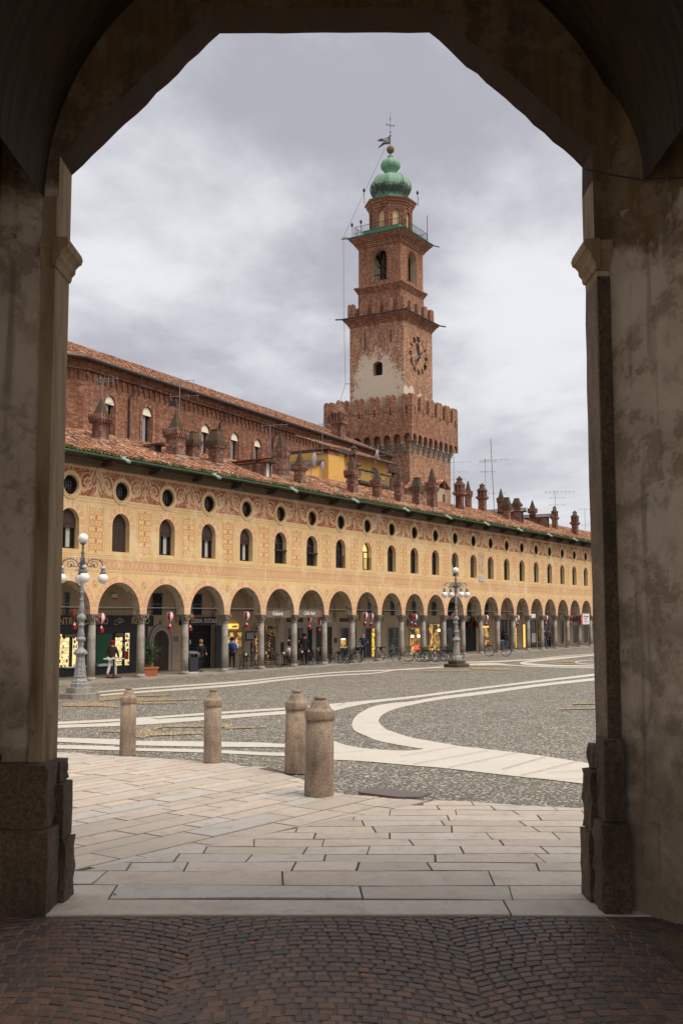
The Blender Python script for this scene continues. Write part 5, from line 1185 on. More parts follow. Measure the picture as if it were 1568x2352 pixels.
for k in range(5): x=xa+(xb-xa-.12)*k/4; m_.box(x,x+.12,-.5,-.38,za-.08,za+.2)
m_.build('chimney_cap',M['brick_chimney'],YO)
m_=MB(); m_.box(x1a-.05,x1c+.5,-.25,6,z1b-.04,z1b+.28); m_.prism([(xw-4.6,yl(140,205)[1]-1.9),(x1a-.42,yl(140,205)[1]+.02),(x1a-.42,yl(140,205)[1]+.25),(xw-4.6,yl(140,205)[1]-1.62)],lambda p,q:(p,-.1,q),lambda p,q:(p,5,q)); m_.build('roof_edge',M['gutter_brown'],YO)
zr_=yl(1010,285,Yh+2)[1]; tile_roof('roof',xl-2.5,xr+.6,(1.2,zr_+.12),(6.5,zr_+2.0),YO,M['roof_tiles'],seg=3)
m_=MB(); m_.tube([(xl-2.5,1.1,zr_+.05),(xr+.7,1.1,zr_+.05)],.08,6); m_.build('gutter',M['gutter_brown'],YO)
xd,zd=yl(855,330,Yh+2); m_=MB(); m_.tess([arch_pts(.36,zd-2.2,zd-.35,8,xd)],lambda p,q:(p,1.98,q)); w_=m_.build('door',M['window_glass'],YO); m_=MB(); A=arch_pts(.36,zd-2.2,zd-.35,8,xd); Bq=arch_pts(.46,zd-2.2,zd-.35,8,xd); m_.strip([(p[0],1.95,p[1]) for p in A],[(p[0],1.95,p[1]) for p in Bq]); m_.build('door_surround',M['brick_church'],w_)
x0_,z0_=yl(640,485,Yh+.5); x1_,z1_=yl(1080,585,Yh+.5); zb=(z0_+z1_)/2; m_=MB(); m_.box(x0_,x1_,.35,2.0,zb-.2,zb); m_.build('balcony_floor',M['gutter_brown'],YO)
m_=MB(); hh=yl(640,330,Yh+.5)[1]-z0_
k=x0_
while k<x1_: m_.box(k-.012,k+.012,.39,.41,zb,zb+hh*.95); k+=.13
m_.build('railing_bars',M['rail_gold'],YO); m_=MB(); m_.smooth=True; rr=random.Random(8)
k=x0_
while k<x1_: m_.sphere((k,.40,zb+hh*.95+rr.uniform(-.03,.04)),rr.uniform(.05,.1),6,4); k+=.10
m_.build('garland',M['leaf_dark'],YO)
m_=MB(); xq=yl(1085,520,Yh+.5)[0]; m_.box(x1_-.2,x1_+1.6,.3,.45,zb-.3,zb+.75); m_.build('parapet',M['concrete_hood'],YO)
def dish(P,r,face,label,grp='satellite dishes above the roofs'):
    o=empty('satellite_dish',P,face,label,'satellite dish',grp); m=MB(); m.smooth=True; n=14
    pr=[(r*q/4,r*.28*(q/4)**2) for q in range(5)]
    b=len(m.v)
    for rr_,d in pr:
        for k in range(n): t=2*PI*k/n; m.v.append((d-.02,rr_*.8*cos(t),rr_*sin(t)))
    for j in range(4):
        for k in range(n): m.face((b+j*n+k,b+j*n+(k+1)%n,b+(j+1)*n+(k+1)%n,b+(j+1)*n+k))
    m.build('reflector',M['dish_white'],o); m=MB(); m.tube([(0,0,0),(-.1,0,-.1),(-.1,0,-r*2.2)],.03,5); m.tube([(r*.28,0,-r),(r*1.0,0,-r*.1)],.015,4); m.build('mount',M['grey_metal'],o)
for x,y,Y,r,lab in ((0,200,YF+7,.52,'white satellite dish on the left slope edge of the yellow house roof'),(122,300,YF+8,.42,'white satellite dish seen edge-on against the left yellow wall'),(884,130,YF+10.5,.40,'white satellite dish on the eaves above the balcony'),): P=on_y(crop(YY,x,y),Y); dish(P,r,R(-35),lab)
# ================================================================== RUINED CRENELLATED WALL by the tower
P0=on_y(crop(T2,705,1760),YF+22); P1=on_y(crop(T2,975,1850),YF+22); z=(P0.z+P1.z)/2
CW=empty('crenellated_wall',(P0.x,P0.y,0),0,'low crenellated brick wall topped with moss at the foot of the tower','wall'); w_=P1.x-P0.x; m_=MB(); m_.box(0,w_,0,1,0,z-1.9); m_.build('wall_body',M['brick_battlement'],CW)
def swallow(mb,cx,hw,z0,h,map0,map1,n=5):
    top=[]; H=h
    L_=[(cx-hw,z0),(cx-hw,z0+H*.76)]
    for k in range(n+1): t=PI-PI*k/n*.9; L_.append((cx-hw*.5+hw*.5*cos(t),z0+H*.76+H*.24*sin(t)))
    L_.append((cx,z0+H*.56))
    for k in range(n+1): t=PI*.9-PI*.9*k/n; L_.append((cx+hw*.5+hw*.5*cos(t),z0+H*.76+H*.24*sin(t)))
    L_+=[(cx+hw,z0)]
    mb.prism(L_,map0,map1)
m_=MB(); k=0
while k*1.7+.9<w_: swallow(m_,.8+k*1.7,.55,z-1.9,1.9,lambda p,q:(p,0,q),lambda p,q:(p,.6,q)); k+=1
m_.build('merlons',M['brick_battlement'],CW)
m_=MB(); m_.box(-.1,w_,-.06,.66,z-.02,z+.06); m_.build('moss_cap',M['leaf_dark'],CW)
# house bits right of the ruined wall
P=on_y(crop(FC,325,400),YF+9); PB=on_y(crop(FC,300,500),YF+9); m_=MB(); HO=empty('attic_hut',(P.x,P.y,0),0,'small cream attic hut with a dark door behind the tall roof chimneys','hut')
m_.box(-1.2,.9,0,3,6,P.z); m_.build('hut_wall',M['plaster_back'],HO); m_=MB(); m_.box(.2,.65,-.04,0,P.z-2.6,P.z-.5); m_.build('door',M['gutter_brown'],HO); m_=MB(); m_.prism([(-1.4,P.z),(.0,P.z+.75),(1.2,P.z),(1.2,P.z+.12),(.0,P.z+.9),(-1.4,P.z+.12)],lambda p,q:(p,-.3,q),lambda p,q:(p,3.2,q)); m_.build('roof',M['roof_tiles'],HO)
m_=MB()
for k in range(16): m_.box(1.0+k*.14,1.02+k*.14,.2,.22,P.z-2.4,P.z-1.3)
m_.box(.9,3.2,.19,.23,P.z-1.32,P.z-1.27); m_.build('railing',M['iron_dark'],HO)
# ================================================================== TOWER
TX,TY=107.3,59.9
TW=empty('clock_tower',(TX,TY,0),0,'tall red brick castle tower with battlements, a clock face and a green copper onion dome','tower')
def faces4():
    # maps (a along face, b height, d outward) for the 4 sides; local coordinates
    return [lambda a,b,d:(a,-d,b),lambda a,b,d:(-d,-a,b),lambda a,b,d:(-a,d,b),lambda a,b,d:(d,a,b)]
def side_wall_(mb,h,z0,z1,hole=None,dep=.7,cmr=None):
    for i,f in enumerate(faces4()):
        hs=[hole] if hole else []
        mb.tess([[(-h,z0),(h,z0),(h,z1),(-h,z1)]]+hs,lambda a,b:f(a,b,h))
        if hole:
            c=mb.cm; 
            if cmr is not None: mb.cm=cmr
            q=hole+[hole[0]]; mb.strip([f(p[0],p[1],h) for p in q],[f(p[0],p[1],h-dep) for p in q]); mb.cm=c
m_=MB(); h=5.05; side_wall_(m_,h,0,22.9); m_.build('lower_shaft',M['brick_tower'],TW)
m_=MB(); m_.box(-h-.03,h+.03,-h-.03,h+.03,20.9,21.05); m_.build('string_course',M['granite_grey'],TW)
m_=MB()
for f in faces4()[:2]: m_.box(0,0,0,0,0,0)
m_=MB(); f=faces4()[1]; m_.prism([(-.28,18.9),(.28,18.9),(.28,20.6),(-.28,20.6)],lambda a,b:f(a+.6,b,h+.01),lambda a,b:f(a+.6,b,h-.1)); m_.build('slit_window',M['cloth_black'],TW)
# machicolation: brackets and arches
ho=5.72; m_=MB(); n=9; pit=2*ho/n
for f in faces4():
    for k in range(n):
        c=-ho+pit*(k+.5); A=arch_pts(pit/2-.19,22.0,22.35,8,c); A[0]=(A[0][0],22.0)
        lo=[(c-pit/2,22.0)]+A+[(c+pit/2,22.0),(c+pit/2,23.3),(c-pit/2,23.3)]
        m_.tess([lo],lambda a,b:f(a,b,ho)); m_.strip([f(p[0],p[1],ho) for p in A],[f(p[0],p[1],h) for p in A])
m_.cm=0; m_.build('machicolation_arches',M['brick_battlement'],TW)
for f in faces4():
    for k in range(1,n):
        c=-ho+pit*k; m_=MB()
        for q,(za,zb,o_) in enumerate(((21.62,22.02,ho-.04),(21.3,21.62,ho-.22),(21.0,21.3,ho-.42))):
            pts=[(c-.15,za),(c+.15,za),(c+.15,zb),(c-.15,zb)]; m_.prism(pts,lambda a,b:f(a,b,o_-.003*(k%2)),lambda a,b:f(a,b,h-.2))
        m_.build('stone_bracket',M['granite_column'],TW)
m_=MB(); 
for f in faces4():
    m_.tess([[(-ho,23.3),(ho,23.3),(ho,25.35),(-ho,25.35)]],lambda a,b:f(a,b,ho)); m_.tess([[(-ho,25.35),(ho,25.35)],[]][:1]+[] if False else [[(-ho+.55,24.0),(ho-.55,24.0),(ho-.55,25.35),(-ho+.55,25.35)]],lambda a,b:f(a,b,ho-.55))
    m_.strip([f(-ho,25.35,ho),f(ho,25.35,ho)],[f(-ho+.55,25.35,ho-.55),f(ho-.55,25.35,ho-.55)])
m_.poly([(-ho,-ho,24.0),(ho,-ho,24.0),(ho,ho,24.0),(-ho,ho,24.0)])
m_.build('parapet',M['brick_battlement'],TW)
def merlons(hh,z0,H,n,hw,th,name,mat_):
    m=MB()
    for f in faces4():
        for k in range(n):
            c=-hh+hw+(2*hh-2*hw)*k/(n-1); swallow(m,c,hw-.004*(k%2),z0,H,lambda a,b:f(a,b,hh-.010*(k==0)-.017*(k==n-1)),lambda a,b:f(a,b,hh-th))
    m.build(name,mat_,TW)
    # arrow slits
merlons(ho,25.3,1.95,6,.68,.55,'merlons',M['brick_battlement'])
m_=MB()
for f in faces4():
    for k in range(6):
        c=-ho+.68+(2*ho-1.36)*k/5; m_.prism([(c-.06,25.2),(c+.06,25.2),(c+.06,25.8),(c-.06,25.8)],lambda a,b:f(a,b,ho+.012),lambda a,b:f(a,b,ho-.02)); m_.prism([(c-.13+.13*(1-cos(t*PI/3)),0) for t in range(1)]+[] or [(c+.13*cos(t*PI/4),25.05+.13*sin(t*PI/4)) for t in range(8)],lambda a,b:f(a,b,ho+.014),lambda a,b:f(a,b,ho-.02)) if False else m_.prism([(c+.13*cos(t*PI/4),25.08+.13*sin(t*PI/4)) for t in range(8)],lambda a,b:f(a,b,ho+.016),lambda a,b:f(a,b,ho-.02))
m_.build('arrow_slits',M['cloth_black'],TW)
# clock stage
h=3.53; hole=arch_pts(.62,30.2,31.4,8,.18,.7); m_=MB()
for i,f in enumerate(faces4()): 
    m_.cm=0; m_.tess([[(-h,24),(h,24),(h,36.4),(-h,36.4)]]+([hole] if i==1 else []),lambda a,b:f(a,b,h))
    if i==1: m_.cm=1; q=hole+[hole[0]]; m_.strip([f(p[0],p[1],h) for p in q],[f(p[0],p[1],h-.8) for p in q]); m_.cm=2; m_.tess([hole],lambda a,b:f(a,b,h-.75))
m_.build('clock_stage',[M['brick_tower'],M['plaster_vault'],M['cloth_black']],TW)
def flare(z0,z1,a0,a1,name,mm,steps=5,parts=None):
    m=MB()
    for k in range(steps): za=z0+(z1-z0)*k/steps; zb=z0+(z1-z0)*(k+1)/steps; a=a0+(a1-a0)*((k+1)/steps)**1.3; m.box(-a,a,-a,a,za,zb)
    m.build(name,mm,TW)
flare(36.2,37.15,3.53,4.12,'cornice',M['brick_dark']); m_=MB(); m_.box(-4.3,4.3,-4.3,4.3,37.15,37.25); m_.build('eaves_plate',M['gutter_brown'],TW)
m_=MB()
for sx,sy in ((-1,-1),(1,-1),(-1,1)): m_.tube([(sx*4.2,sy*4.2,37.2),(sx*4.75,sy*4.75,37.12)],.09,5)
m_.build('water_spouts',M['gutter_brown'],TW)
m_=MB(); m_.box(-2.82,2.82,-2.82,2.82,37.2,40.4); m_.build('attic_block',M['brick_dark'],TW); merlons(3.72,37.25,1.75,5,.45,.4,'merlons',M['brick_dark'])
flare(40.3,41.0,2.85,3.2,'cornice',M['brick_dark'],4)
# belfry with arched openings
h=2.78; hole=arch_pts(1.0,41.55,44.3,14,0); m_=MB(); side_wall_(m_,h,41.0,45.9,hole,.75,1); m_.build('belfry',[M['brick_dark'],M['plaster_vault']],TW)
m_=MB(); A=arch_pts(1.0,41.55,44.3,14,0); Bq=arch_pts(1.2,41.55,44.3,14,0)
for f in faces4(): m_.strip([f(p[0],p[1],h+.06) for p in A],[f(p[0],p[1],h+.06) for p in Bq]); m_.strip([f(p[0],p[1],h) for p in Bq],[f(p[0],p[1],h+.06) for p in Bq]); m_.strip([f(p[0],p[1],h+.06) for p in A],[f(p[0],p[1],h) for p in A])
m_.build('arch_mouldings',M['brick_church'],TW)
m_=MB(); m_.box(-2.1,2.1,-2.1,2.1,41.0,41.4); m_.box(-.9,.9,-.9,.9,44.6,45.8); m_.box(-2.0,2.0,-.1,.1,44.2,44.4); m_.box(-2.0,-1.85,-.15,.15,41.4,44.4)
for a in (-1.9,-.3): m_.box(-2.15,-2.0,a,a+.14,41.5,44.9)
m_.box(-2.15,-2.0,-1.9,.6,43.3,43.45); m_.box(-2.15,-2.0,-1.9,1.2,42.4,42.52); m_.build('bell_frame',M['wood_dark'],TW)
m_=MB(); m_.smooth=True; m_.lathe([(.62,42.2),(.58,42.35),(.40,42.8),(.34,43.3),(.22,43.5),(.05,43.6)],16,(-.8,.2,0)); m_.lathe([(.45,42.0),(.42,42.1),(.28,42.5),(.22,42.9),(.05,43.0)],14,(.5,-1.0,0)); m_.build('bell',M['gutter_brown'],TW)
flare(45.7,46.85,2.85,3.62,'cornice',M['brick_dark'],6); m_=MB(); m_.frust(0,0,46.85,46.95,3.72,3.85); m_.frust(0,0,46.95,47.5,3.85,2.5); m_.box(-2.4,2.4,-2.4,2.4,47.4,48.0); m_.build('belfry_roof',M['copper_green'],TW)
m_=MB()
for sx,sy in ((-1,-1),(1,-1),(-1,1)): m_.tube([(sx*3.7,sy*3.7,46.92),(sx*4.25,sy*4.25,46.85)],.09,5)
m_.build('water_spouts',M['copper_green'],TW)
m_=MB(); rr_=3.15
for f in faces4():
    for k in range(22): c=-rr_+2*rr_*k/21; a=f(c,47.1,rr_); b=f(c,48.35,rr_); m_.tube([a,b],.025,4)
    m_.tube([f(-rr_,48.35,rr_),f(rr_,48.35,rr_)],.03,4); m_.tube([f(-rr_,47.6,rr_),f(rr_,47.6,rr_)],.02,4)
m_.build('balcony_railing',M['iron_dark'],TW)
# octagonal lantern
m_=MB(); ro=2.5; off=PI/8
zb0,zb1=47.9,50.4
for k in range(8):
    t=off+k*PI/4; t2=off+(k+1)*PI/4; A=Vector((ro*cos(t),ro*sin(t),0)); B=Vector((ro*cos(t2),ro*sin(t2),0)); Lh=(B-A).length/2; mid=(A+B)/2; d=(B-A).normalized(); nn=mid.normalized()
    hp_=arch_pts(.42,48.1,49.75,8,0); mp=lambda a,b,o=0:tuple(mid+d*a+nn*o+Vector((0,0,b)))
    m_.cm=0; m_.tess([[(-Lh,zb0),(Lh,zb0),(Lh,zb1),(-Lh,zb1)],hp_],mp); q=hp_+[hp_[0]]; m_.strip([mp(*p) for p in q],[mp(p[0],p[1],-.25) for p in q])
    m_.cm=1; m_.tess([hp_],lambda a,b:mp(a,b,-.22)); m_.cm=2
    A2=arch_pts(.60,48.1,49.75,8,0); m_.strip([mp(p[0],p[1],.06) for p in hp_],[mp(p[0],p[1],.06) for p in A2]); m_.strip([mp(p[0],p[1],.0) for p in A2],[mp(p[0],p[1],.06) for p in A2])
    for sg in (-1,1): m_.prism([(sg*(Lh-.02),zb0),(sg*(Lh-.2),zb0),(sg*(Lh-.2),zb1),(sg*(Lh-.02),zb1)],lambda a,b:mp(a,b,.08),lambda a,b:mp(a,b,0))
m_.build('lantern',[M['brick_dark'],M['reveal_plaster'],M['brick_church']],TW)
m_=MB(); m_.lathe([(2.5,50.4),(2.62,50.45),(2.62,50.7),(2.75,50.75),(2.75,50.95),(2.9,51.0),(2.95,51.25),(3.12,51.35),(3.12,51.45),(2.0,51.75)],8,rot=off); m_.build('lantern_cornice',M['brick_dark'],TW)
m_=MB(); m_.lathe([(3.10,51.46),(3.16,51.48),(2.05,51.85)],8,rot=off,cap=False); m_.build('lantern_eave',M['copper_green'],TW)
pr=[(1.95,51.8),(1.84,52.1),(1.95,52.3),(2.2,52.65),(2.40,53.1),(2.46,53.5),(2.40,53.95),(2.22,54.35),(1.92,54.68),(1.5,54.88),(1.05,54.97),(.78,55.04),(.68,55.15),(.66,55.38),(.74,55.62),(.92,55.80),(1.02,55.92)]
m_=MB(); m_.lathe(pr,8,rot=off); dm=m_.build('dome',M['dome_copper'],TW)
m_=MB(); 
for k in range(8): t=off+k*PI/4; m_.tube([((r+.02)*cos(t),(r+.02)*sin(t),z) for r,z in pr],.028,4)
m_.build('dome_ribs',M['copper_green'],dm)
m_=MB(); m_.lathe([(.92,55.88),(1.05,56.0),(1.12,56.2),(1.12,56.45),(1.02,56.7),(.82,56.92),(.56,57.06),(.38,57.14),(.33,57.3),(.32,57.5),(.16,57.62),(.06,57.8),(.05,58.0)],48,lob=.07,nl=8); m_.build('upper_bulb',M['dome_copper'],dm)
m_=MB(); m_.smooth=True; m_.sphere((0,0,58.3),.47,18,12); m_.build('ball',M['leather_tan'] if False else M['cloth_brown'],TW)
m_=MB(); m_.tube([(0,0,58.6),(0,0,61.9),(0,0,63.1)],.04,6,r1=.012); m_.sphere((0,0,60.05),.11,8,6); m_.sphere((0,0,60.5),.09,8,6)
cxd=Vector((.42,-.35,0)); 
for s_ in (-1,1):
    P=cxd*s_; z=61.35; m_.tube([(0,0,z),(P.x,P.y,z-.1*s_*0+.0)],.035,4); m_.tube([(P.x*.8+.1*cos(t*PI/4)*.9,P.y*.8,z+.10*sin(t*PI/4)) for t in range(8)],.022,4,closed=True)
m_.tube([(0,0,61.0),(.08,0,61.2),(0,0,61.4),(-.08,0,61.2)],.02,4,closed=True); m_.tube([(.07*cos(t*PI/4),0,62.1+.2*sin(t*PI/4)) for t in range(8)],.02,4,closed=True); m_.build('cross',M['iron_dark'],TW)
# swallow-tailed vane pointing to the left in the picture
vd=(-CR+Vector((.1,.1,0))).normalized(); m_=MB(); P=[(0.05,59.05),(.35,58.98),(.62,59.02),(.9,58.88),(1.2,58.72),(1.5,58.55),(1.32,58.85),(1.02,59.12),(.82,59.35),(1.1,59.38),(1.35,59.45),(1.62,59.50),(1.2,59.75),(.85,59.72),(.55,59.85),(.3,59.9),(.05,60.0)]
m_.prism(P,lambda a,b:tuple(vd*a+Vector((.02,.01,b))),lambda a,b:tuple(vd*a+Vector((-.02,-.01,b)))); vn=m_.build('weather_vane',M['gutter_brown'],TW)
m_=MB()
def vst(a0,b0,a1,b1): 
    n_=Vector((-vd.y,vd.x,0)); n_= n_ if n_.dot(CF)<0 else -n_
    m_.tube([vd*a0+Vector((0,0,b0))+n_*.05,vd*a1+Vector((0,0,b1))+n_*.05],.028,4)
vst(.22,59.2,.22,59.8); vst(.40,59.2,.40,59.8); vst(.62,59.2,.62,59.8); vst(.40,59.5,.62,59.5); vst(.51,59.5,.51,59.95); vst(.43,59.85,.59,59.85)
for q in range(6): t0,t1=q/6,(q+1)/6; fx=lambda t:.84-.10*sin(t*2*PI)*-1; vst(fx(t0),59.2+.6*t0,fx(t1),59.2+.6*t1)
m_.build('monogram',M['poster_white'],vn)
# sirens / floodlights on the corners and rods
m_=MB()
for x,y,z in ((-3.6,1.9,47.0),(-3.3,3.3,47.0),(-2.8,.8,51.3),(1.6,-2.8,51.3),(-2.4,2.2,51.3)): m_.tube([(x,y,z),(x,y,z+1.1),(x-.1,y,z+1.3)],.035,5); m_.sphere((x-.1,y,z+1.45),.11,7,5); m_.lathe([(.1,0),(.16,.25),(.03,.5)],7,(x-.1,y,z+1.4))
m_.tube([(3.2,-3.2,47.0),(3.2,-3.2,50.6)],.04,5); m_.build('lamp_brackets',M['iron_dark'],TW)
m_=MB(); pts=[on_depth(crop(T1,755,505),120.5),on_depth(crop(T1,322,1437),121.5),on_depth(crop(T1,326,2221),121.5),on_depth(crop(T2,316,930),121.5),on_depth(crop(T2,225,1230),121.5)]
m_.tube([tuple(p) for p in pts],.022,4); m_.tube([tuple(pts[1]),tuple(on_depth(crop(T1,365,1440),121))],.03,4); m_.tube([tuple(pts[3]),tuple(on_depth(crop(T2,372,930),121))],.03,4)
lc=m_.build('lightning_cable',M['iron_dark']); tag(lc,'thin lightning cable strung from the tower ball down its left side','cable')
# clock on the side facing the square
CK=empty('clock_face',(.0,-3.53,32.8)); CK.parent=TW; CR_=1.92
def stroke(m,th,r,off_,L,tilt,w=.10,y=-.05):
    # centre at polar (r,th); th clockwise from 12
    ux=Vector((sin(th),0,cos(th))); tx=Vector((cos(th),0,-sin(th))); c=ux*r+tx*off_; d=(ux*cos(tilt)+tx*sin(tilt)); n=Vector((d.z,0,-d.x)); a=c-d*L/2; b=c+d*L/2
    P=[a-n*w/2,b-n*w/2,b+n*w/2,a+n*w/2]; i=len(m.v); m.v+=[(p.x,y,p.z) for p in P]+[(p.x,-.002,p.z) for p in P]; m.face((i,i+1,i+2,i+3)); m.face((i+3,i+2,i+1,i))
    for k in range(4): m.face((i+k,i+4+k,i+4+(k+1)%4,i+(k+1)%4))
m_=MB(); NUM=['XII','I','II','III','IIII','V','VI','VII','VIII','IX','X','XI']
for k,s_ in enumerate(NUM):
    th=k*PI/6; wd={'I':.15,'V':.30,'X':.32}; tot=sum(wd[c] for c in s_); x=-tot/2
    for c in s_:
        cx=x+wd[c]/2; x+=wd[c]
        if c=='I': stroke(m_,th,CR_,cx,.62,0,.07)
        elif c=='V': stroke(m_,th,CR_,cx-.06,.62,-.20,.09); stroke(m_,th,CR_,cx+.06,.62,.20,.05,y=-.045)
        else: stroke(m_,th,CR_,cx,.64,-.38,.10); stroke(m_,th,CR_,cx,.64,.38,.05,y=-.045)
    stroke(m_,th+PI/12,CR_-.02,0,.13,0,.12)
mat('numeral_iron',color=(.11,.10,.10),rough=.6); m_.build('numerals',M['numeral_iron'],CK)
m_=MB(); stroke(m_,R(-17),.55,0,1.75,0,.12,y=-.22); stroke(m_,R(-17),1.0,0,.45,0,.24,y=-.23); m_.build('clock_hand',M['grey_panel'],CK); m_=MB(); stroke(m_,R(222),.30,0,1.75,0,.12,y=-.28); stroke(m_,R(222),.75,0,.4,0,.26,y=-.29); m_.build('clock_hand',M['grey_panel'],CK)
# iron anchors and scupper
m_=MB()
f=faces4()[1]
for a,z in ((1.9,34.6),(-1.5,34.9),(-1.45,33.9)): m_.prism([(a-.04,z-.7),(a+.04,z-.7),(a+.04,z+.7),(a-.04,z+.7)],lambda p,q:f(p,q,3.58),lambda p,q:f(p,q,3.5))
m_.build('wall_anchors',M['iron_dark'],TW)
# ================================================================== AERIALS
def aerial(P,h,label,yag=(),r=.03,lean=0,rot=0.0):
    o=empty('tv_aerial',P,rot,label,'aerial','television aerials above the roofs'); r*=.75; m=MB(); m.tube([(0,0,-1.5),(lean*h,0,h)],r,5); m.build('mast',M['grey_metal'],o)
    for z,L_,n,el in yag:
        m=MB(); m.tube([(-L_*.35+lean*z,0,z),(L_*.65+lean*z,0,z+.04*L_)],.012,4)
        for k in range(n): x=-L_*.3+L_*.9*k/max(1,n-1)+lean*z; e=.75*el*(1-.4*k/n); m.tube([(x,-e*.5,z+.03*k*0-.0),(x,e*.5,z)],.008,4); m.tube([(x,0,z-e*.28),(x,0,z+e*.28)],.011,4)
        m.build('yagi_antenna',M['grey_metal'],o)
    return o
def aer(c,xb,yb,yt,Y,label,yags,**k):
    P=on_y(crop(c,xb,yb),Y); T=on_y(crop(c,xb,yt),Y); h=T.z-P.z; aerial(P,h,label,[(h-(h*(yy-yt)/(yb-yt)),L_,n,e) for yy,L_,n,e in yags],rot=AL-PI/2+k.pop('ro',0),**k)
RY=YF+ry
aer(FC,742,585,15,RY,'tallest aerial mast on the roof, leaning slightly left above the lantern chimneys',((180,2.2,5,.5),(440,1.6,4,.9)),r=.045,lean=-.045)
aer(FC,668,380,165,RY+1,'aerial with two dense dark grids just left of the tallest mast',((190,1.6,9,1.0),(270,1.4,5,.6)))
aer(FC,422,440,90,RY+3,'aerial close to the right edge of the tower shaft with three booms',((200,2.4,4,.5),(275,1.8,4,.5),(330,1.6,3,.4)))
aer(FC,350,520,20,RY+1.5,'plain tall pole aerial in front of the tower shaft',(),r=.028)
aer(FC,1214,540,415,RY+.5,'aerial with a long tilted boom on the chimney group at far right',((430,3.2,8,1.0),(475,1.6,3,.4),(530,1.6,3,.4)))
aer(FC,1450,770,560,RY+2,'aerial cut by the right pier edge with a low boom',((565,2.2,6,.7),(690,1.2,3,.4),(745,1.2,3,.4)))
aer(CH,230,500,375,YF+4.5,'aerial with a dense grid above the mossy leftmost chimney',((380,1.2,6,1.1),(395,.9,4,1.0)))
aer(CH,205,560,500,YF+4,'aerial with a horizontal comb pointing left beside the leftmost chimney',((522,1.4,6,.5),))
aer(CH,666,640,385,YF+5,'aerial on a pale mast behind the flagged chimney with a folded boom',((390,1.3,5,.6),(480,1.7,4,.9)))
aer(CH,1188,880,640,YF+4.5,'aerial on a tilted mast between church windows above the dormer',((645,1.7,5,.9),),lean=-.02)
aer(CH,1482,880,630,YF+9,'aerial with a grid in front of the low end of the church eaves',((640,1.0,5,.9),(735,1.0,3,.9)))
aer(YY,910,210,-10,YF+11,'aerial pole standing on the yellow house roof eaves',((150,1.0,3,.5),))
# vane on the flagged chimney
P=on_roof(crop(CH,652,822)); T=on_plane(crop(CH,650,572),P,Vector((-CF.x,-CF.y,0)).normalized()); m_=MB(); z=T.z; m_.tube([(0,0,z),(0,0,z+.75)],.02,4); b=vd; m_.prism([(.03,z+.35),(.45,z+.38),(.3,z+.5),(.45,z+.66),(.03,z+.66)],lambda a,q:(b.x*a+.01,b.y*a,q),lambda a,q:(b.x*a-.01,b.y*a,q)); o=m_.build('weather_vane',M['iron_dark'],roof); o.location=(P.x-S0,P.y-YF+.1,0)
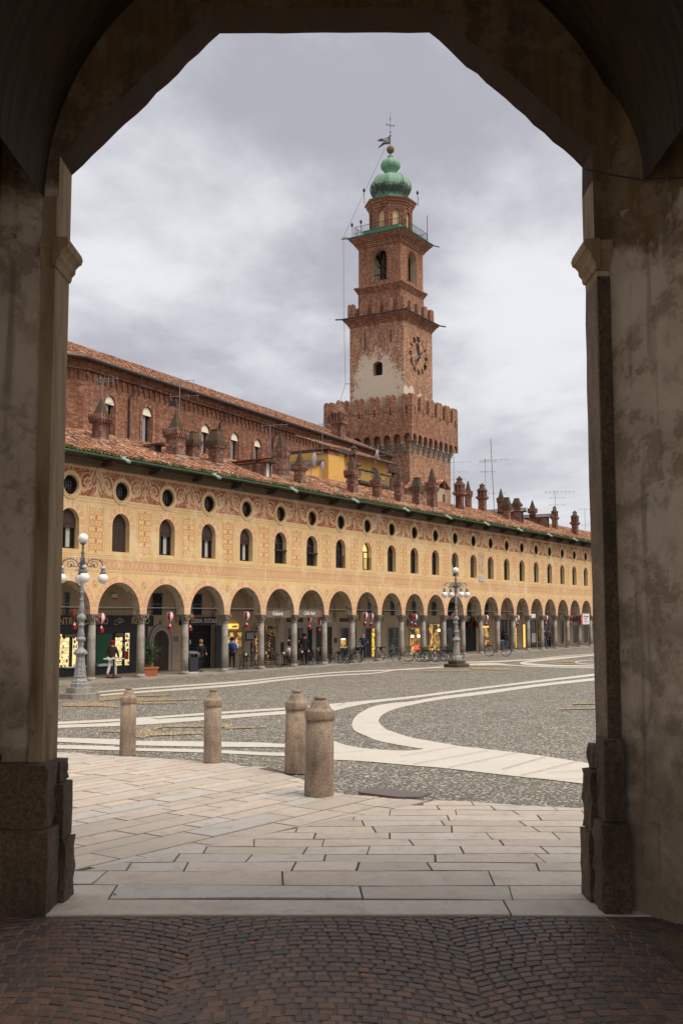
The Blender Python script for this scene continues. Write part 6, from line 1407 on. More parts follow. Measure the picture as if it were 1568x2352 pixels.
# ================================================================== STREET LAMPS
def lamp(P,label,rot):
    o=empty('street_lamp',P,rot,label,'street lamp','five-globe street lamps on the square')
    for a,z0,z1,nm in ((.80,0,.20,'lower_step'),(.53,.20,.42,'upper_step')):
        m=MB(); 
        m.lathe([(a*1.02,z0),(a*1.02,z1-.02),(a*1.0,z1)],8,rot=PI/8); st_=m.build(nm,M['granite_jamb'] if 'further' in label else M['granite_grey'],o)
    m=MB(); m.lathe([(.50,.42),(.50,.56),(.44,.60),(.44,.66),(.36,.74),(.34,.80)],8,rot=PI/8); m.lathe([(.36,.80),(.37,.84),(.335,.86),(.325,.95),(.26,1.40),(.245,1.62),(.25,1.66)],8,rot=PI/8)
    for k in range(8): 
        t=k*PI/4; 
        for q in range(4): z=.95+q*.16; r=.315-.05*q*.55; m.tube([(r*cos(t)*.93,r*sin(t)*.93,z),(r*cos(t)*.95,r*sin(t)*.95,z+.12)],.028,4,r1=.008)
    m.v=[(x_*.72,y_*.72,z_) for x_,y_,z_ in m.v]; m.build('pedestal',M['lamp_iron'],o)
    m=MB(); m.smooth=True; m.lathe([(.26,1.66),(.36,1.70),(.37,1.76),(.33,1.79),(.30,1.84),(.20,1.90),(.15,1.94),(.13,2.0),(.165,2.05),(.17,2.10),(.15,2.14),(.15,2.18),(.24,2.22),(.25,2.28),(.235,2.34),(.18,2.36),(.17,2.40),(.20,2.44),(.15,2.62),(.135,2.78),(.175,2.80),(.18,2.86),(.14,2.88),(.135,2.96),(.15,2.99),(.235,3.05),(.25,3.12),(.22,3.20),(.15,3.26),(.11,3.30),(.15,3.34),(.145,3.50),(.11,3.72),(.105,3.78),(.13,3.80),(.13,3.84),(.10,3.86),(.095,4.08),(.12,4.10),(.12,4.14),(.088,4.16),(.080,4.60),(.078,4.70)],20)
    for k in range(10): t=k*PI/5; m.tube([(.098*cos(t),.098*sin(t),3.87),(.084*cos(t),.084*sin(t),4.68)],.012,4)
    m.lathe([(.085,4.70),(.12,4.74),(.09,4.78),(.10,4.84),(.16,4.96),(.15,5.0),(.06,5.03)],14)
    for k in range(8): t=k*PI/4; m.tube([(.10*cos(t),.10*sin(t),4.8),(.15*cos(t),.15*sin(t),4.92),(.19*cos(t),.19*sin(t),4.90)],.02,4)
    m.v=[(x_*.74,y_*.74,z_) for x_,y_,z_ in m.v]; m.build('post',M['lamp_iron'],o)
    m=MB(); m.smooth=True; m.lathe([(.07,5.0),(.075,5.1),(.11,5.2),(.06,5.3),(.10,5.42),(.07,5.5),(.045,5.6),(.085,5.66),(.045,5.74),(.05,5.86),(.03,5.95),(.07,6.0),(.115,6.04),(.12,6.08)],12)
    for k in range(4): t=k*PI/2+PI/4; m.tube([(.06*cos(t),.06*sin(t),5.15),(.16*cos(t),.16*sin(t),5.25),(.07*cos(t),.07*sin(t),5.45)],.018,4)
    m.build('finial',M['lamp_dark'],o)
    Z=5.28; RR=.80
    def hang(k):
        t=k*PI/2; c,s=cos(t),sin(t); w=lambda r,z:(r*c,r*s,z)
        m=MB(); m.smooth=True
        m.tube([w(.05,5.0),w(.12,5.12),w(.26,5.36),w(.44,5.44),w(.62,5.40),w(.74,5.30),w(RR,5.14)],.024,5)
        sp=[w(.42+.17*(1-q/16)*cos(-.6+q*.62),5.20+.17*(1-q/16)*sin(-.6+q*.62)) for q in range(15)]; m.tube([w(.15,5.15)]+sp,.016,4)
        m.tube([w(.12,5.12),w(.16,5.22),w(.10,5.30)],.016,4); m.tube([w(.62,5.40),w(.74,5.36),w(.90,5.26),w(.96,5.32)],.018,4,r1=.008)
        for q in range(5): a=.22+q*.12; m.tube([w(a,5.40-.2*(.45-a)**2*2),w(a+.02,5.50)],.012,4,r1=.005)
        m.sphere(w(.42,5.20),.045,7,5); m.tube([(w(.05,4.98)),w(.2,4.96),w(.26,5.02)],.014,4)
        b=m.build('bracket',M['lamp_dark'],o)
        m=MB(); m.smooth=True; m.lathe([(.03,5.16),(.075,5.14),(.095,5.08),(.09,5.04),(.02,5.03)],12,(RR*c,RR*s,0)); m.build('cap',M['marble_white'],b)
        m=MB(); m.smooth=True; m.lathe([(.02,5.03),(.075,5.03),(.08,4.93),(.12,4.87),(.12,4.84),(.02,4.83)],12,(RR*c,RR*s,0)); m.build('socket',M['lamp_dark'],b)
        m=MB(); m.smooth=True; m.sphere((RR*c,RR*s,4.66),.205,20,14); m.build('globe',M['globe_glass'],o)
    for k in range(4): hang(k)
    m=MB(); m.smooth=True; m.sphere((0,0,6.24),.205,20,14); m.build('globe',M['globe_glass'],o); return o
ha=(45.6+180+5)
P1=on_ground((183,1603)); l1=lamp(P1,'large five-globe street lamp at the far left by the left pier, cropped by it',R(ha)); 
P2=on_ground((1048,1532)); l2=lamp(P2,'five-globe street lamp further away on the right in front of the bicycles',R(ha))
for l,yt in ((l1,1225),(l2,1303)):
    P=Vector(l.location); T=on_plane((l is l1 and 185 or 1044,yt),P,Vector((-cos(AL),-sin(AL),0))); s=T.z/6.445; print('lamp',P,T.z,s); l.scale=(s,s,s)
# ================================================================== TOY BALLOONS
def balloon(a,b,z,X,label,y=.5):
    o=empty('toy_balloon',(S0+X,YF+y,z),0,label,'balloon decoration','toy balloons hanging in the arcade arches')
    r=.195; n=16; pr=[(r*.02,.22),(r*.55,.20),(r*.9,.11),(r,0),(r*.92,-.09),(r*.66,-.18),(r*.33,-.26),(r*.12,-.29)]
    m=MB(); m.smooth=True
    for k in range(n):
        m.cm=(k//2)%2
        for j in range(len(pr)-1):
            t,t2=2*PI*k/n,2*PI*(k+1)/n; (r0,z0),(r1,z1)=pr[j],pr[j+1]; m.poly([(r1*cos(t),r1*sin(t),z1),(r1*cos(t2),r1*sin(t2),z1),(r0*cos(t2),r0*sin(t2),z0),(r0*cos(t),r0*sin(t),z0)])
    m.build('envelope',[M[a],M[b]],o); m=MB()
    for sx in (-1,1): m.tube([(.03*sx,0,-.28),(.07*sx,0,-.48)],.006,4)
    m.tube([(0,0,.22),(0,0,3.9-z)],.004,4); m.build('strings',M['black_metal'],o)
    m=MB(); m.frust(0,0,-.66,-.50,.07,.095); m.build('basket',M['red_cloth'],o)
    m=MB(); m.smooth=True; m.sphere((0,0,-.47),.06,8,6); m.sphere((.0,-.01,-.40),.036,8,6); m.build('stuffed_figure',M['white_cloth'],o); m=MB(); m.lathe([(.036,-.39),(.02,-.34),(.006,-.30)],7); m.build('hat',M['red_cloth'],o)
W_='white_cloth';Rd='red_cloth';Gn='green_cloth'
for a,b,z,X,lab in ((Rd,Gn,2.98,-.81,'red and green toy balloon by the TRO letters, left of the near street lamp'),(Rd,W_,2.82,.84,'red and white toy balloon right of the first whole column by the green window'),(Rd,W_,2.89,5.5,'red and white toy balloon over the potted shrub doorway'),(Rd,Gn,2.82,7.02,'red and green toy balloon half behind the column left of the black gallery sign'),
   (Rd,W_,2.93,11.71,'red and white toy balloon above the blue jacketed walker'),(Rd,W_,2.78,17.8,'red and white toy balloon hanging under the Caffe banner'),(Rd,W_,2.56,18.9,'red toy balloon just left of the column at the right end of the Caffe banner'),(Rd,W_,2.95,24.2,'red and white toy balloon above the bearded man, left of a pair'),(Rd,W_,2.90,24.95,'red and white toy balloon right of a pair next to the gold lights door'),
   (Rd,Gn,2.92,30.43,'red and green toy balloon over the grey shop fascia by the turquoise bicycle'),(Rd,W_,2.84,30.95,'red and white toy balloon tucked behind the green one over the grey fascia'),(Rd,W_,2.91,37.03,'red and white toy balloon just left of the far street lamp post'),(Rd,W_,2.80,42.78,'red and white toy balloon above the golden bicycle'),
   (Rd,W_,2.78,49.02,'red and white toy balloon in front of the narrow gold shop window'),(Rd,W_,2.64,48.5,'darker red toy balloon left of the column by the narrow gold window'),(Rd,W_,2.78,55.5,'red and white toy balloon by the dark jacket man near the far right'),(Rd,Rd,2.79,61.8,'plain red toy balloon left of the hanging white poster'),(Rd,W_,2.73,67.9,'red and white toy balloon at the far right edge beyond the poster')):
    balloon(a,b,z,X,lab)
# ================================================================== PEOPLE
def skin_mesh(name,verts,edges,radii,m,parent,sub=1):
    me=bpy.data.meshes.new(name); me.from_pydata([tuple(v) for v in verts],edges,[]); me.materials.append(m)
    o=bpy.data.objects.new(name,me); COL.objects.link(o); o.parent=parent
    md=o.modifiers.new('Skin','SKIN'); md.use_smooth_shade=True
    for i,r in enumerate(radii):
        sv=me.skin_vertices[0].data[i]; sv.radius=(r,r) if not isinstance(r,tuple) else r; sv.use_root=(i==0)
    sd=o.modifiers.new('Sub','SUBSURF'); sd.levels=sub; sd.render_levels=sub; return o
def person(X,Y,face,label,H=1.68,stride=.18,top='cloth_black',legs='cloth_black',shoes='sign_black',hair='hair_dark',hat=None,coat=.0,arms=((.05,.0),(-.05,.0)),bend=(0,0),sit=False,bag=None,hairlen=.0,fat=1.0,pack=None):
    o=empty('person',(X,Y,.045),face,label,'person'); k=H/1.70; f=stride
    # x: right of the body, y: forward
    hipz=.90 if not sit else .50
    J={'pel':(0,0,hipz),'chest':(0,.03,hipz+.42),'neck':(0,.03,hipz+.58),'head':(0,.05,hipz+.70),'top':(0,.04,hipz+.78)}
    V=[J['pel'],(0,.01,hipz+.2),J['chest'],J['neck'],J['head'],J['top']]; Rr=[.125,.115,.13,.055,.088,.07]; Eg=[(0,1),(1,2),(2,3),(3,4),(4,5)]
    LG={};AM={}
    for s,(dx) in ((1,f),(-1,-f)):
        b=len(V)
        if sit: pts=[(.10*s,.02,.50),(.11*s,.42,.50),(.11*s,.40,.10),(.11*s,.52,.04)]
        else: pts=[(.09*s,0,hipz-.04),(.095*s,dx*.55+.03,.48),(.095*s,dx-.02*(1 if dx>0 else 3),.09+(0 if dx>0 else .05)),(.10*s,dx+.13,.035)]
        V+=pts; Rr+=[.085,.058,.040,.035]; Eg+=[(0,b),(b,b+1),(b+1,b+2),(b+2,b+3)]; LG[s]=pts
    for s,(ay,az) in ((1,arms[0]),(-1,arms[1])):
        b=len(V); sh=hipz+.50
        el=(.25*s,.02+ay*.4,sh-.27+az*.3); wr=(.24*s,.05+ay*1.4,sh-.52+az*1.4); hd=(.235*s,.07+ay*1.7,sh-.60+az*1.7)
        pts=[(.17*s,.02,sh-.01),el,wr,hd]; V+=pts; Rr+=[.055,.042,.030,.036]; Eg+=[(2,b),(b,b+1),(b+1,b+2),(b+2,b+3)]; AM[s]=pts
        for q in range(4): c=len(V); V.append((hd[0]+.012*s*(q-1.5)*.3,hd[1]+.014*(q-1.5),hd[2]-.075+.006*abs(q-1.4))); Rr.append(.009); Eg.append((b+3,c))
        c=len(V); V.append((hd[0]-.01*s,hd[1]+.05,hd[2]-.03)); Rr.append(.010); Eg.append((b+3,c))
    sc=lambda L_:[(a*k,b*k,c*k) for a,b,c in L_]; rs=lambda L_,g=1:[r*k*g for r in L_]
    skin_mesh('body',sc(V),Eg,rs(Rr),M['skin'],o)
    # face: nose and ears
    hz=hipz+.71; m=MB(); m.smooth=True; m.sphere((0,.05+.088,hz-.005),.016,6,4); 
    for s in (-1,1): m.sphere((.082*s,.04,hz-.005),.018,6,4)
    m.v=[(a*k,b*k,c*k) for a,b,c in m.v]; m.build('face_features',M['skin'],o); m=MB()
    for s in (-1,1): m.sphere((.032*s,.05+.080,hz+.02),.011,6,4)
    m.box(-.022,.022,.128,.134,hz-.045,hz-.037); m.v=[(a*k,b*k,c*k) for a,b,c in m.v]; m.build('eyes_and_mouth',M['hair_dark'],o)
    # jacket
    V=[(0,.0,hipz-.10-coat),(0,.01,hipz+.12),(0,.03,hipz+.42),(0,.03,hipz+.56)]; Rr=[.150+coat*.05,.140,.155,.075]; Eg=[(0,1),(1,2),(2,3)]
    if sit: V[0]=(0,.0,hipz-.02)
    for s in (1,-1): b=len(V); V+=AM[s][:3]; Rr+=[.075,.062,.046]; Eg+=[(2,b),(b,b+1),(b+1,b+2)]
    skin_mesh('jacket',sc(V),Eg,rs(Rr,fat),M[top],o)
    V=[(0,0,hipz)]; Rr=[.135]; Eg=[]
    for s in (1,-1): b=len(V); V+=LG[s][:3]; Rr+=[.095,.07,.056]; Eg+=[(0,b),(b,b+1),(b+1,b+2)]
    skin_mesh('trousers',sc(V),Eg,rs(Rr,fat),M[legs],o)
    for s in (1,-1): a,b=LG[s][2],LG[s][3]; skin_mesh('shoe',sc([(a[0],a[1]-.04,a[2]-.035),(a[0],a[1]+.04,a[2]-.04),(b[0],b[1]+.02,max(.03,b[2]-.01))]),[(0,1),(1,2)],rs([.048,.05,.038]),M[shoes],o)
    m=MB(); m.smooth=True; hy=.03
    if hair: m.lathe([(.10,-.03-hairlen),(.108,-.0),(.110,.05),(.095,.10),(.05,.135),(.01,.14)],12,(0,hy-.018,hz)); m.v=[(a*k,b*k,c*k) for a,b,c in m.v]; m.build('hair',M[hair],o)
    if hat: m=MB(); m.smooth=True; m.lathe([(.115,.02),(.145,.06),(.14,.10),(.09,.14),(.01,.15)],14,(0,hy-.01,hz)); m.v=[(a*k,b*k,c*k) for a,b,c in m.v]; m.build('hat',M[hat],o)
    if bag: bx,by,bz,w_,h_,mm=bag; m=MB(); m.frust(bx,by,bz,bz+h_,w_,w_*.8,.06,.05); m.tube([(bx-w_*.6,by,bz+h_),(bx*.4,.16,hipz+.35),(-.1 if bx>0 else .1,.1,hipz+.56)],.012,4); m.build('bag',M[mm],o)
    if pack: m=MB(); m.smooth=True; m.sphere((0,-.2,hipz+.28),.17,10,8,1.4); m.build('backpack',M[pack],o)
    return o
ang=lambda wx,wy: math.atan2(wy,wx)-PI/2
person(S0+2.45,YF+1.35,ang(.9,.3),'person in a red beret, olive jacket, white trousers and red shoes passing a shop',1.66,.24,'cloth_olive','cloth_white','red_cloth','hair_dark','red_cloth',arms=((.12,.05),(-.10,.05)),fat=1.1)
person(S0+8.55,YF+1.05,ang(-.3,-.95),'person with blond hair and a black padded jacket standing by the litter bin',1.62,.06,hair='hair_blond',hairlen=.08,arms=((.06,.08),(.08,.08)),bag=(.18,.12,.72,.12,.2,'black_metal'))
person(S0+11.05,YF+.95,ang(.8,.6),'person in a bright blue jacket with a dark backpack walking past the column',1.70,.28,'cloth_blue','cloth_black','curtain','hair_dark',arms=((.16,.06),(-.16,.06)),pack='cloth_navy',coat=.04)
person(S0+16.75,YF+1.15,ang(.3,.95),'seated person in a white coat with a tan shoulder bag at the cafe table',1.64,0,'cloth_white','cloth_brown','sign_black','hair_dark',sit=True,bag=(.22,-.08,.45,.14,.22,'leather_tan'),arms=((.14,.10),(.14,.10)))
person(S0+17.95,YF+.95,ang(.75,.6),'tall person in a long black coat holding a red bag beside the cafe tables',1.80,.10,coat=.16,arms=((.10,.06),(.02,.02)),fat=1.2,bag=(.34,.12,.55,.09,.2,'red_cloth'))
person(S0+17.3,YF+1.5,ang(-.2,-.9),'person in dark clothes facing the tall black coated person',1.66,.08,'cloth_navy','cloth_black',arms=((.12,.25),(.02,.0)),hairlen=.04)
person(S0+24.6,YF+.9,ang(-.6,-.5),'balding bearded person in navy standing over a parked bicycle',1.74,.08,'cloth_navy','cloth_navy','sign_black',None,arms=((.16,.28),(.16,.22)),coat=.1)
person(S0+46.8,YF+.7,ang(.9,.2),'person in a black jacket and blue jeans behind the golden bicycle',1.68,.1,'cloth_black','denim',hairlen=.08,arms=((.06,.1),(.0,.0)),bag=(.2,-.05,.9,.12,.25,'cloth_navy'))
person(S0+55.2,YF+.6,ang(.9,-.2),'person in a dark blue jacket and jeans walking far right by the brown shopfront',1.76,.22,'cloth_navy','denim',arms=((.1,.0),(-.1,.0)))
person(S0+57.3,YF+1.0,ang(.9,.1),'person in a brown hip length coat walking between far right columns',1.76,.18,'cloth_brown','cloth_black',coat=.14,fat=1.15)
# ================================================================== CAFE FURNITURE, PLANTER, BIN
def chair(X,Y,rot,label):
    o=empty('cafe_chair',(X,Y,.045),rot,label,'chair','dark wire chairs at the arcade cafe'); m=MB(); m.smooth=True
    m.lathe([(.20,.44),(.215,.45),(.20,.46)],12); m.build('seat',M['black_metal'],o)
    m=MB(); P=[(-.20,-.18,.45),(-.21,-.20,.66),(-.17,-.24,.84),(0,-.26,.90),(.17,-.24,.84),(.21,-.20,.66),(.20,-.18,.45)]; m.tube(P,.012,5)
    for k in range(-4,5): x=k*.042; m.tube([(x,-.19,.46),(x,-.245,.885-abs(k)*.015)],.005,4)
    for z in (.55,.63,.71,.79): m.tube([(-.20,-.20,z),(0,-.235,z),(.20,-.20,z)],.005,4)
    m.build('backrest',M['black_metal'],o)
    for sx,sy in ((-1,1),(1,1),(-1,-1),(1,-1)): m=MB(); m.tube([(.17*sx,.16*sy,.45),(.19*sx,.20*sy,.2),(.21*sx,.23*sy,0)],.011,5); m.build('leg',M['black_metal'],o)
    for sx in (-1,1): m=MB(); m.tube([(.20*sx,-.2,.66),(.25*sx,0,.67),(.22*sx,.16,.62),(.19*sx,.16,.45)],.011,5); m.build('armrest',M['black_metal'],o)
    return o
def table(X,Y,label):
    o=empty('cafe_table',(X,Y,.045),0,label,'table','round cafe tables under the arcade'); m=MB(); m.lathe([(.33,.715),(.34,.72),(.34,.735),(.33,.74)],18); m.build('table_top',M['black_metal'],o)
    m=MB(); m.tube([(0,0,.06),(0,0,.72)],.022,6); m.build('post',M['black_metal'],o); m=MB()
    for k in range(4): t=k*PI/2+.4; m.tube([(0,0,.10),(.15*cos(t),.15*sin(t),.05),(.28*cos(t),.28*sin(t),.01)],.014,5)
    m.build('foot',M['black_metal'],o); return o
for X,Y,r,lab in ((11.35,.42,.5,'cafe chair nearest the blue jacketed walker, seen from its side'),(12.25,.35,2.2,'cafe chair left of the fifth column, back turned to the square'),(12.55,1.0,3.4,'cafe chair tucked behind the fifth column'),(13.35,.7,1.2,'cafe chair just right of the fifth column under the Gelateria banner'),(14.15,.35,2.6,'cafe chair in the middle under the Gelateria banner'),(14.75,.9,4.1,'cafe chair further back under the Gelateria banner'),
    (15.35,.30,4.4,'cafe chair with a tilted round back just left of the sixth column'),(16.75,1.1,-.3,'cafe chair under the seated person in the white coat'),(16.55,.3,.6,'cafe chair directly right of the sixth column'),(17.75,.25,2.0,'cafe chair in front of the tall black coated person'),(18.45,.45,3.9,'cafe chair just left of the seventh column')):
    chair(S0+X,YF+Y,r,lab)
for X,Y,lab in ((11.85,.75,'cafe table between the walker in blue and the fifth column'),(13.8,.85,'cafe table under the left part of the Gelateria banner'),(14.75,.30,'cafe table near the sixth column under the Gelateria banner'),(17.1,.65,'cafe table in front of the seated person in white'),(18.15,.9,'cafe table beside the seventh column')):
    t=table(S0+X,YF+Y,lab); m=MB(); m.box(-.05,.05,-.03,.03,.74,.86); h=m.build('napkin_holder',M['poster_white'],loc=(S0+X+.08,YF+Y-.05,.045)); tag(h,'white napkin box on the '+lab,'napkin holder','napkin boxes on the cafe tables')
o=empty('menu_stand',(S0+15.0,YF+2.6,.045),.3,'black upright menu stand with a white lower sheet behind the Gelateria chairs','stand'); m=MB(); m.box(-.17,.17,-.02,.02,.68,1.34); m.build('board',M['sign_black'],o); m=MB(); m.box(-.03,.03,-.035,-.021,.86,1.0); m.build('notice',M['poster_white'],o); m=MB(); m.tube([(0,0,0),(0,0,.7)],.02,5); m.box(-.2,.2,-.15,.15,0,.02); m.build('base',M['sign_black'],o)
o=empty('standing_table',(S0+1.80,YF+.62,.045),R(-42),'tall narrow standing table with a white top and black leg by the red beret person','table'); m=MB(); m.box(-.46,.46,-.12,.12,.88,.92); m.build('table_top',M['poster_white'],o); m=MB(); m.box(-.04,.04,-.04,.04,.08,.88); m.build('leg',M['black_metal'],o); m=MB(); m.box(-.34,.34,-.04,.04,.02,.07); m.box(-.04,.04,-.3,.3,.022,.072); m.build('foot',M['black_metal'],o)
o=empty('litter_bin',(S0+7.25,YF+.55,.045),R(-20),'dark grey hooded litter bin on a pale stone foot beside a column','litter bin'); m=MB(); m.box(-.27,.27,-.25,.25,0,.08); m.build('stone_foot',M['marble_white'],o); m=MB(); m.box(-.25,.25,-.23,.23,.08,.80); m.box(-.20,.20,-.235,-.229,.14,.62); m.box(-.255,.255,-.235,.235,.70,.80); m.build('bin_body',M['shop_charcoal'],o); m=MB(); 
for sx in (-1,1):
    for sy in (-1,1): m.box(sx*.235-.015,sx*.235+.015,sy*.215-.015,sy*.215+.015,.80,.98)
m.smooth=True
P=[(-.26,.97),(-.22,1.05),(-.1,1.10),(.1,1.10),(.22,1.05),(.26,.97)]; m.strip([(a,-.25,b) for a,b in P],[(a,.25,b) for a,b in P]); m.tess([P],lambda a,b:(a,-.249,b)); m.build('hood',M['grey_panel'],o)
o=empty('potted_shrub',(S0+3.98,YF+.5,.045),R(-15),'bushy green oleander in a rectangular terracotta planter beside the second column','plant'); m=MB(); m.frust(0,0,0,.38,.36,.42,.2,.24); m.box(-.45,.45,-.27,.27,.36,.44); m.build('planter',M['terracotta'],o)
m=MB(); rr=random.Random(4); tips=[]
for k in range(16):
    a=rr.uniform(0,2*PI); b=rr.uniform(.1,.36); p=[(rr.uniform(-.15,.15),rr.uniform(-.06,.06),.42)]; p.append((p[0][0]+b*.35*cos(a),b*.35*sin(a),.8)); p.append((p[0][0]+b*cos(a),b*.8*sin(a),rr.uniform(1.15,1.6))); m.tube(p,.012,4,r1=.005); tips.append((p[1],p[2]))
m.build('stems',M['bark'],o)
for nm,mm,n in (('foliage','leaf_green',1700),('inner_foliage','leaf_dark',900)):
    m=MB()
    for k in range(n):
        a,b=rr.choice(tips); t=rr.uniform(-.15,1.05); c=Vector(a).lerp(Vector(b),t)+Vector((rr.gauss(0,.10),rr.gauss(0,.10),rr.gauss(0,.09))); d=Vector((rr.uniform(-1,1),rr.uniform(-1,1),rr.uniform(-.1,1))).normalized(); q=d.cross(Vector((rr.uniform(-1,1),rr.uniform(-1,1),.3))).normalized()*.016; L_=rr.uniform(.09,.16)
        m.poly([c,c+d*L_*.5+q,c+d*L_,c+d*L_*.5-q])
    m.build(nm,M[mm],o)
# garland door
o=empty('door_garland',(S0+46.1,YF+YB-.2,2.45),0,'bushy christmas garland with red bows over the dark door behind the far lamp','garland'); m=MB()
for k in range(500):
    t=rr.uniform(-1,1); c=Vector((t*1.25,rr.gauss(0,.06),-.35*abs(t)**1.5+rr.gauss(0,.11)+(.35*(1-abs(t)*3) if abs(t)<.33 else 0))); d=Vector((rr.uniform(-1,1),rr.uniform(-1,1),rr.uniform(-1,1))).normalized(); q=d.cross(Vector((.3,.5,.8))).normalized()*.03; m.poly([c,c+d*.07+q,c+d*.14,c+d*.07-q])
m.build('fir_branches',M['leaf_dark'],o); m=MB()
for x,z in ((-.9,-.3),(-.5,-.15),(.9,-.3),(.55,-.2),(0,.2)): m.sphere((x,-.12,z),.09,7,5)
m.build('red_bows',M['red_cloth'],o)
# ================================================================== BICYCLES
def bicycle(X,Y,head,label,fm='black_metal',basket=None,rear=None,lean=.08,sc=1.0):
    o=empty('bicycle',(X,Y,0.02),head,label,'bicycle','bicycles parked along the arcade'); o.scale=(sc,sc,sc); o.rotation_euler=(lean,0,head)
    f=M[fm]; r=.34; xa,xb=-.52,.54   # x forward
    for x in (xa,xb):
        e=empty('wheel',(x,0,r)); e.parent=o
        m=MB(); m.smooth=True; m.tube([(r*cos(2*PI*k/28),0,r*sin(2*PI*k/28)) for k in range(28)],.019,6,closed=True); m.build('tyre',M['rubber'],e)
        m=MB(); m.tube([((r-.03)*cos(2*PI*k/24),0,(r-.03)*sin(2*PI*k/24)) for k in range(24)],.009,4,closed=True)
        for k in range(14): t=2*PI*k/14; m.tube([(.03*cos(t+.5),.02*(-1)**k,.03*sin(t+.5)),((r-.03)*cos(t),0,(r-.03)*sin(t))],.003,3)
        m.tube([(0,-.05,0),(0,.05,0)],.025,6); m.build('rim',M['grey_metal'],e)
    m=MB(); bb=(-.06,0,.28); sd=(-.20,0,.80); hd=(.36,0,.86); hb=(.40,0,.66)
    for a,b,w in ((bb,sd,.020),(bb,hb,.024),((-.16,0,.62),hd,.018) if fm!='turquoise' else ((-.12,0,.50),(.38,0,.74),.018),(hd,hb,.022)): m.tube([a,b],w,6)
    for s in (-.05,.05): m.tube([(xa,s,r),bb],.011,5); m.tube([(xa,s,r),(-.17,s*.3,.66)],.010,5); m.tube([hb,(.45,s,.5),(xb,s,r)],.012,5)
    m.build('frame',f,o)
    for x in (xa,xb): m=MB(); A=[(x+(r+.035)*cos(t),0,r+(r+.035)*sin(t)) for t in [PI*.1+PI*q/10*(.9) for q in range(10)]]; m.strip([(p[0],-.03,p[2]) for p in A],[(p[0],.03,p[2]) for p in A]); m.build('mudguard',f,o)
    m=MB(); m.tube([hd,(.34,0,.98)],.014,5); m.tube([(.20,-.27,1.0),(.30,-.24,1.02),(.35,-.1,.99),(.35,.1,.99),(.30,.24,1.02),(.20,.27,1.0)],.013,5); m.build('handlebar',M['grey_metal'],o)
    m=MB(); m.smooth=True; m.tube([(-.20,0,.78),(-.22,0,.88)],.014,5); m.frust(-.24,0,.88,.93,.10,.13,.05,.08); m.build('saddle',M['leather_tan'] if fm in('turquoise','bike_gold') else M['rubber'],o)
    m=MB(); m.lathe([(.085,-.008),(.085,.008)],12,(0,0,0)); m.v=[(bb[0]+a,c+.05,bb[2]+b) for a,b,c in m.v]; m.tube([(bb[0],-.09,bb[2]),(bb[0]+.08,-.09,bb[2]-.14)],.01,4); m.tube([(bb[0],.09,bb[2]),(bb[0]-.08,.09,bb[2]+.14)],.01,4); m.box(bb[0]+.03,bb[0]+.13,-.17,-.08,bb[2]-.16,bb[2]-.13); m.box(bb[0]-.13,bb[0]-.03,.08,.17,bb[2]+.13,bb[2]+.16); m.build('crankset',M['grey_metal'],o)
    m=MB(); m.box(-.78,-.34,-.06,.06,.70,.715); m.tube([(-.7,.06,.7),(xa,.06,r)],.007,4); m.tube([(-.7,-.06,.7),(xa,-.06,r)],.007,4); m.build('rack',M['black_metal'],o)
    def bask(x,z,flowers,mm,w=.17):
        m=MB(); m.frust(x,0,z,z+.2,w*.8,w,.13,.16); b_=m.build('basket',M[mm],o)
        if flowers:
            for mt,n in (('leaf_green',60),('white_cloth',26),('rail_gold',10)):
                m=MB()
                for q in range(n): m.sphere((x+rr.uniform(-w,w),rr.uniform(-.15,.15),z+.2+rr.uniform(0,.09)),.022,5,3)
                m.build('flowers',M[mt],b_)
    if basket: bask(.56,.78,basket=='flowers','wicker' if basket=='flowers' else basket)
    if rear: bask(-.56,.72,rear=='flowers','wicker' if rear=='flowers' else rear,.2)
    return o
hd_=lambda wx,wy: math.atan2(wy,wx)
bicycle(S0+25.75,YF-.25,hd_(.55,-.75),'silver and black city bicycle with a black rear box standing alone between columns',fm='grey_metal',rear='rubber')
bicycle(S0+23.45,YF+.3,hd_(-.6,-.35),'black bicycle tilted toward the square beside the bearded person',lean=.16)
bicycle(S0+20.3,YF+.35,hd_(.7,-.5),'black bicycle right of the seventh column among covered strollers')
bicycle(S0+21.1,YF+.15,hd_(-.5,-.7),'black bicycle in the middle of the dark cluster before the eighth column',lean=.12)
bicycle(S0+21.8,YF+.3,hd_(.4,-.7),'black bicycle closest to the eighth column in the dark cluster',basket='rubber')
def gp(c,x,y): return on_ground(crop(c,x,y))
for (x,y),lab,kw in (((930,1035),'turquoise step-through bicycle with flower baskets front and rear',dict(fm='turquoise',basket='flowers',rear='flowers')),((1085,1038),'dark bicycle right behind the turquoise one',dict()),((1210,1030),'dark bicycle in the middle of the group with a light handlebar',dict(fm='grey_metal')),((1290,1030),'dark bicycle at the right of the group before the far lamp',dict()),((1400,1025),'dark bicycle with a brown saddlebag partly hidden by the far lamp base',dict(rear='leather_tan'))):
    P=gp(C4,x,y); v=P.xy.normalized(); bd=Vector((-v.y,v.x)); bd=(bd+v*.15).normalized(); bicycle(P.x,P.y,hd_(bd.x,bd.y),lab,**kw)
P=gp(C5,740,1082); v=P.xy.normalized(); bd=Vector((v.y,-v.x)); bicycle(P.x,P.y,hd_(bd.x,bd.y),'old golden brown bicycle leaning near the column right of the far lamp',fm='bike_gold',sc=1.12)
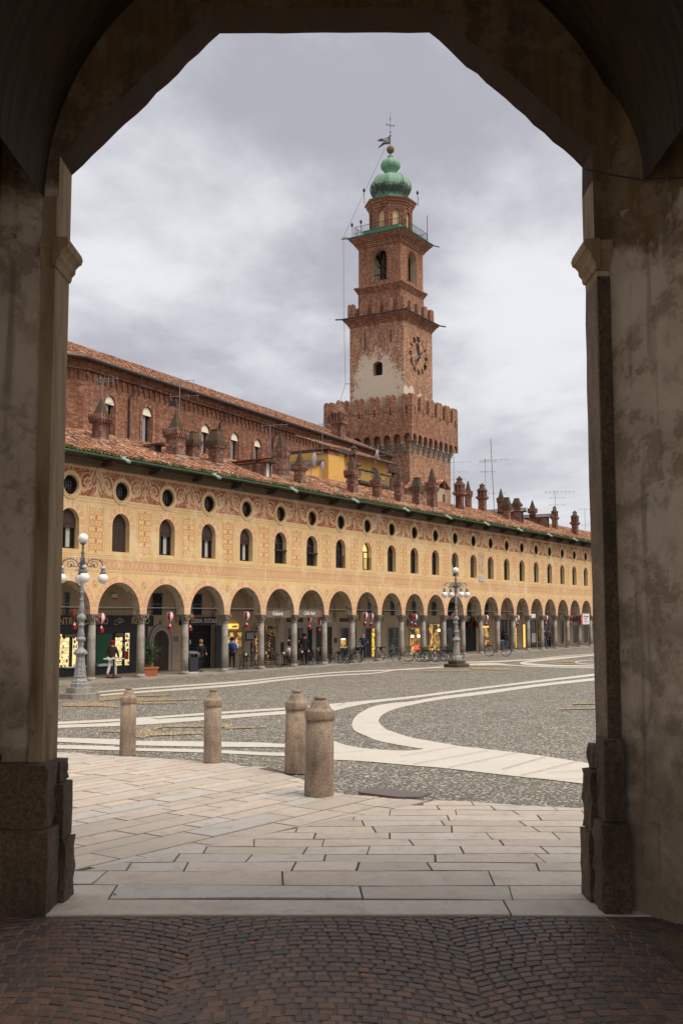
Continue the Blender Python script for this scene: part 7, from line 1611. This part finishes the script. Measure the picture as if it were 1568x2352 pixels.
def stroller(X,Y,rot,label):
    o=empty('pushchair',(X,Y,.045),rot,label,'pushchair'); m=MB(); m.smooth=True; m.lathe([(.10,0),(.26,.12),(.28,.3),(.2,.45),(.02,.5)],10,(0,0,.4)); m.build('hood_and_seat',M['cloth_black'],o); m=MB(); m.tube([(-.25,-.2,.1),(.3,-.2,.95)],.014,5); m.tube([(-.25,.2,.1),(.3,.2,.95)],.014,5); m.tube([(.3,-.2,.95),(.3,.2,.95)],.016,5); m.tube([(.28,-.2,.1),(-.1,-.2,.6)],.012,5); m.tube([(.28,.2,.1),(-.1,.2,.6)],.012,5); m.build('frame',M['grey_metal'],o)
    for x in (-.26,.28):
        for y in (-.22,.22): m=MB(); m.tube([(x+.1*cos(t*PI/6),y,.1+.1*sin(t*PI/6)) for t in range(12)],.022,5,closed=True); m.build('wheel',M['rubber'],o)
stroller(S0+19.6,YF+.7,1.2,'black hooded pushchair just right of the seventh column')
# ================================================================== SKY, LIGHT, CAMERA
w=bpy.data.worlds.new('World'); SC.world=w; w.use_nodes=True; nt=w.node_tree; nt.nodes.clear(); g=G(nt)
out=g.new('ShaderNodeOutputWorld'); bg=g.new('ShaderNodeBackground'); 
SUN_EL,SUN_AZ=R(58),R(-92)      # azimuth measured from +X toward +Y
sky=g.new('ShaderNodeTexSky'); sky.sky_type='NISHITA'; sky.sun_disc=False; sky.sun_elevation=SUN_EL; sky.sun_rotation=PI/2-SUN_AZ
x,y,z=g.xyz('Generated')
zz=z.mx(0.0)+.16
u=(x*cos(AL)+y*sin(AL))/zz; v_=(x*sin(AL)-y*cos(AL))/zz
cv=g.vec(u*.5+4.2,v_*.75+1.7,0.0); n1=g.noise(.8,8,v=cv,rough=.56,dist=.25); n2=g.noise(3.2,6,v=g.vec(u*.8+3.0,v_*.9,1.5),rough=.55)
k=(n1*.74+n2*.26); k2=((k-.395)*6.0).st(0,1)
zt=z.st(.0,.45)
cl=g.mix(k2,(.33,.325,.365),(.63,.63,.65)); cl=g.mix((1.0-z.st(.02,.30))*.55,cl,(.50,.505,.535))
mx=g.new('ShaderNodeMix',data_type='RGBA',blend_type='MIX'); 
sc_=g.new('ShaderNodeVectorMath',operation='SCALE'); nt.links.new(sky.outputs[0],sc_.inputs[0]); sc_.inputs['Scale'].default_value=.10
mx.inputs[0].default_value=.94; nt.links.new(sc_.outputs[0],mx.inputs[6]); nt.links.new(cl,mx.inputs[7])
nt.links.new(mx.outputs[2],bg.inputs[0]); bg.inputs[1].default_value=1.0; nt.links.new(bg.outputs[0],out.inputs[0])
sl=bpy.data.lights.new('sun','SUN'); sl.energy=2.5; sl.angle=R(40); sl.color=(1,.91,.78); so_=bpy.data.objects.new('sun',sl); COL.objects.link(so_)
sd=Vector((cos(SUN_AZ)*cos(SUN_EL),sin(SUN_AZ)*cos(SUN_EL),sin(SUN_EL))); so_.rotation_euler=sd.to_track_quat('Z','Y').to_euler()
cam=bpy.data.cameras.new('camera'); co_=bpy.data.objects.new('camera',cam); COL.objects.link(co_); SC.camera=co_
cam.sensor_fit='VERTICAL'; cam.sensor_height=36; cam.lens=FPX/2352*36; cam.clip_start=.1; cam.clip_end=3000
co_.matrix_world=Matrix((( CR.x,CU.x,-CF.x,0),(CR.y,CU.y,-CF.y,0),(CR.z,CU.z,-CF.z,HC),(0,0,0,1)))
SC.view_settings.view_transform='Standard'; SC.view_settings.look='None'; SC.view_settings.exposure=0.48; SC.view_settings.gamma=1
SC.render.resolution_x=682; SC.render.resolution_y=1024
try:
    SC.cycles.max_bounces=6; SC.cycles.diffuse_bounces=4
except Exception: pass
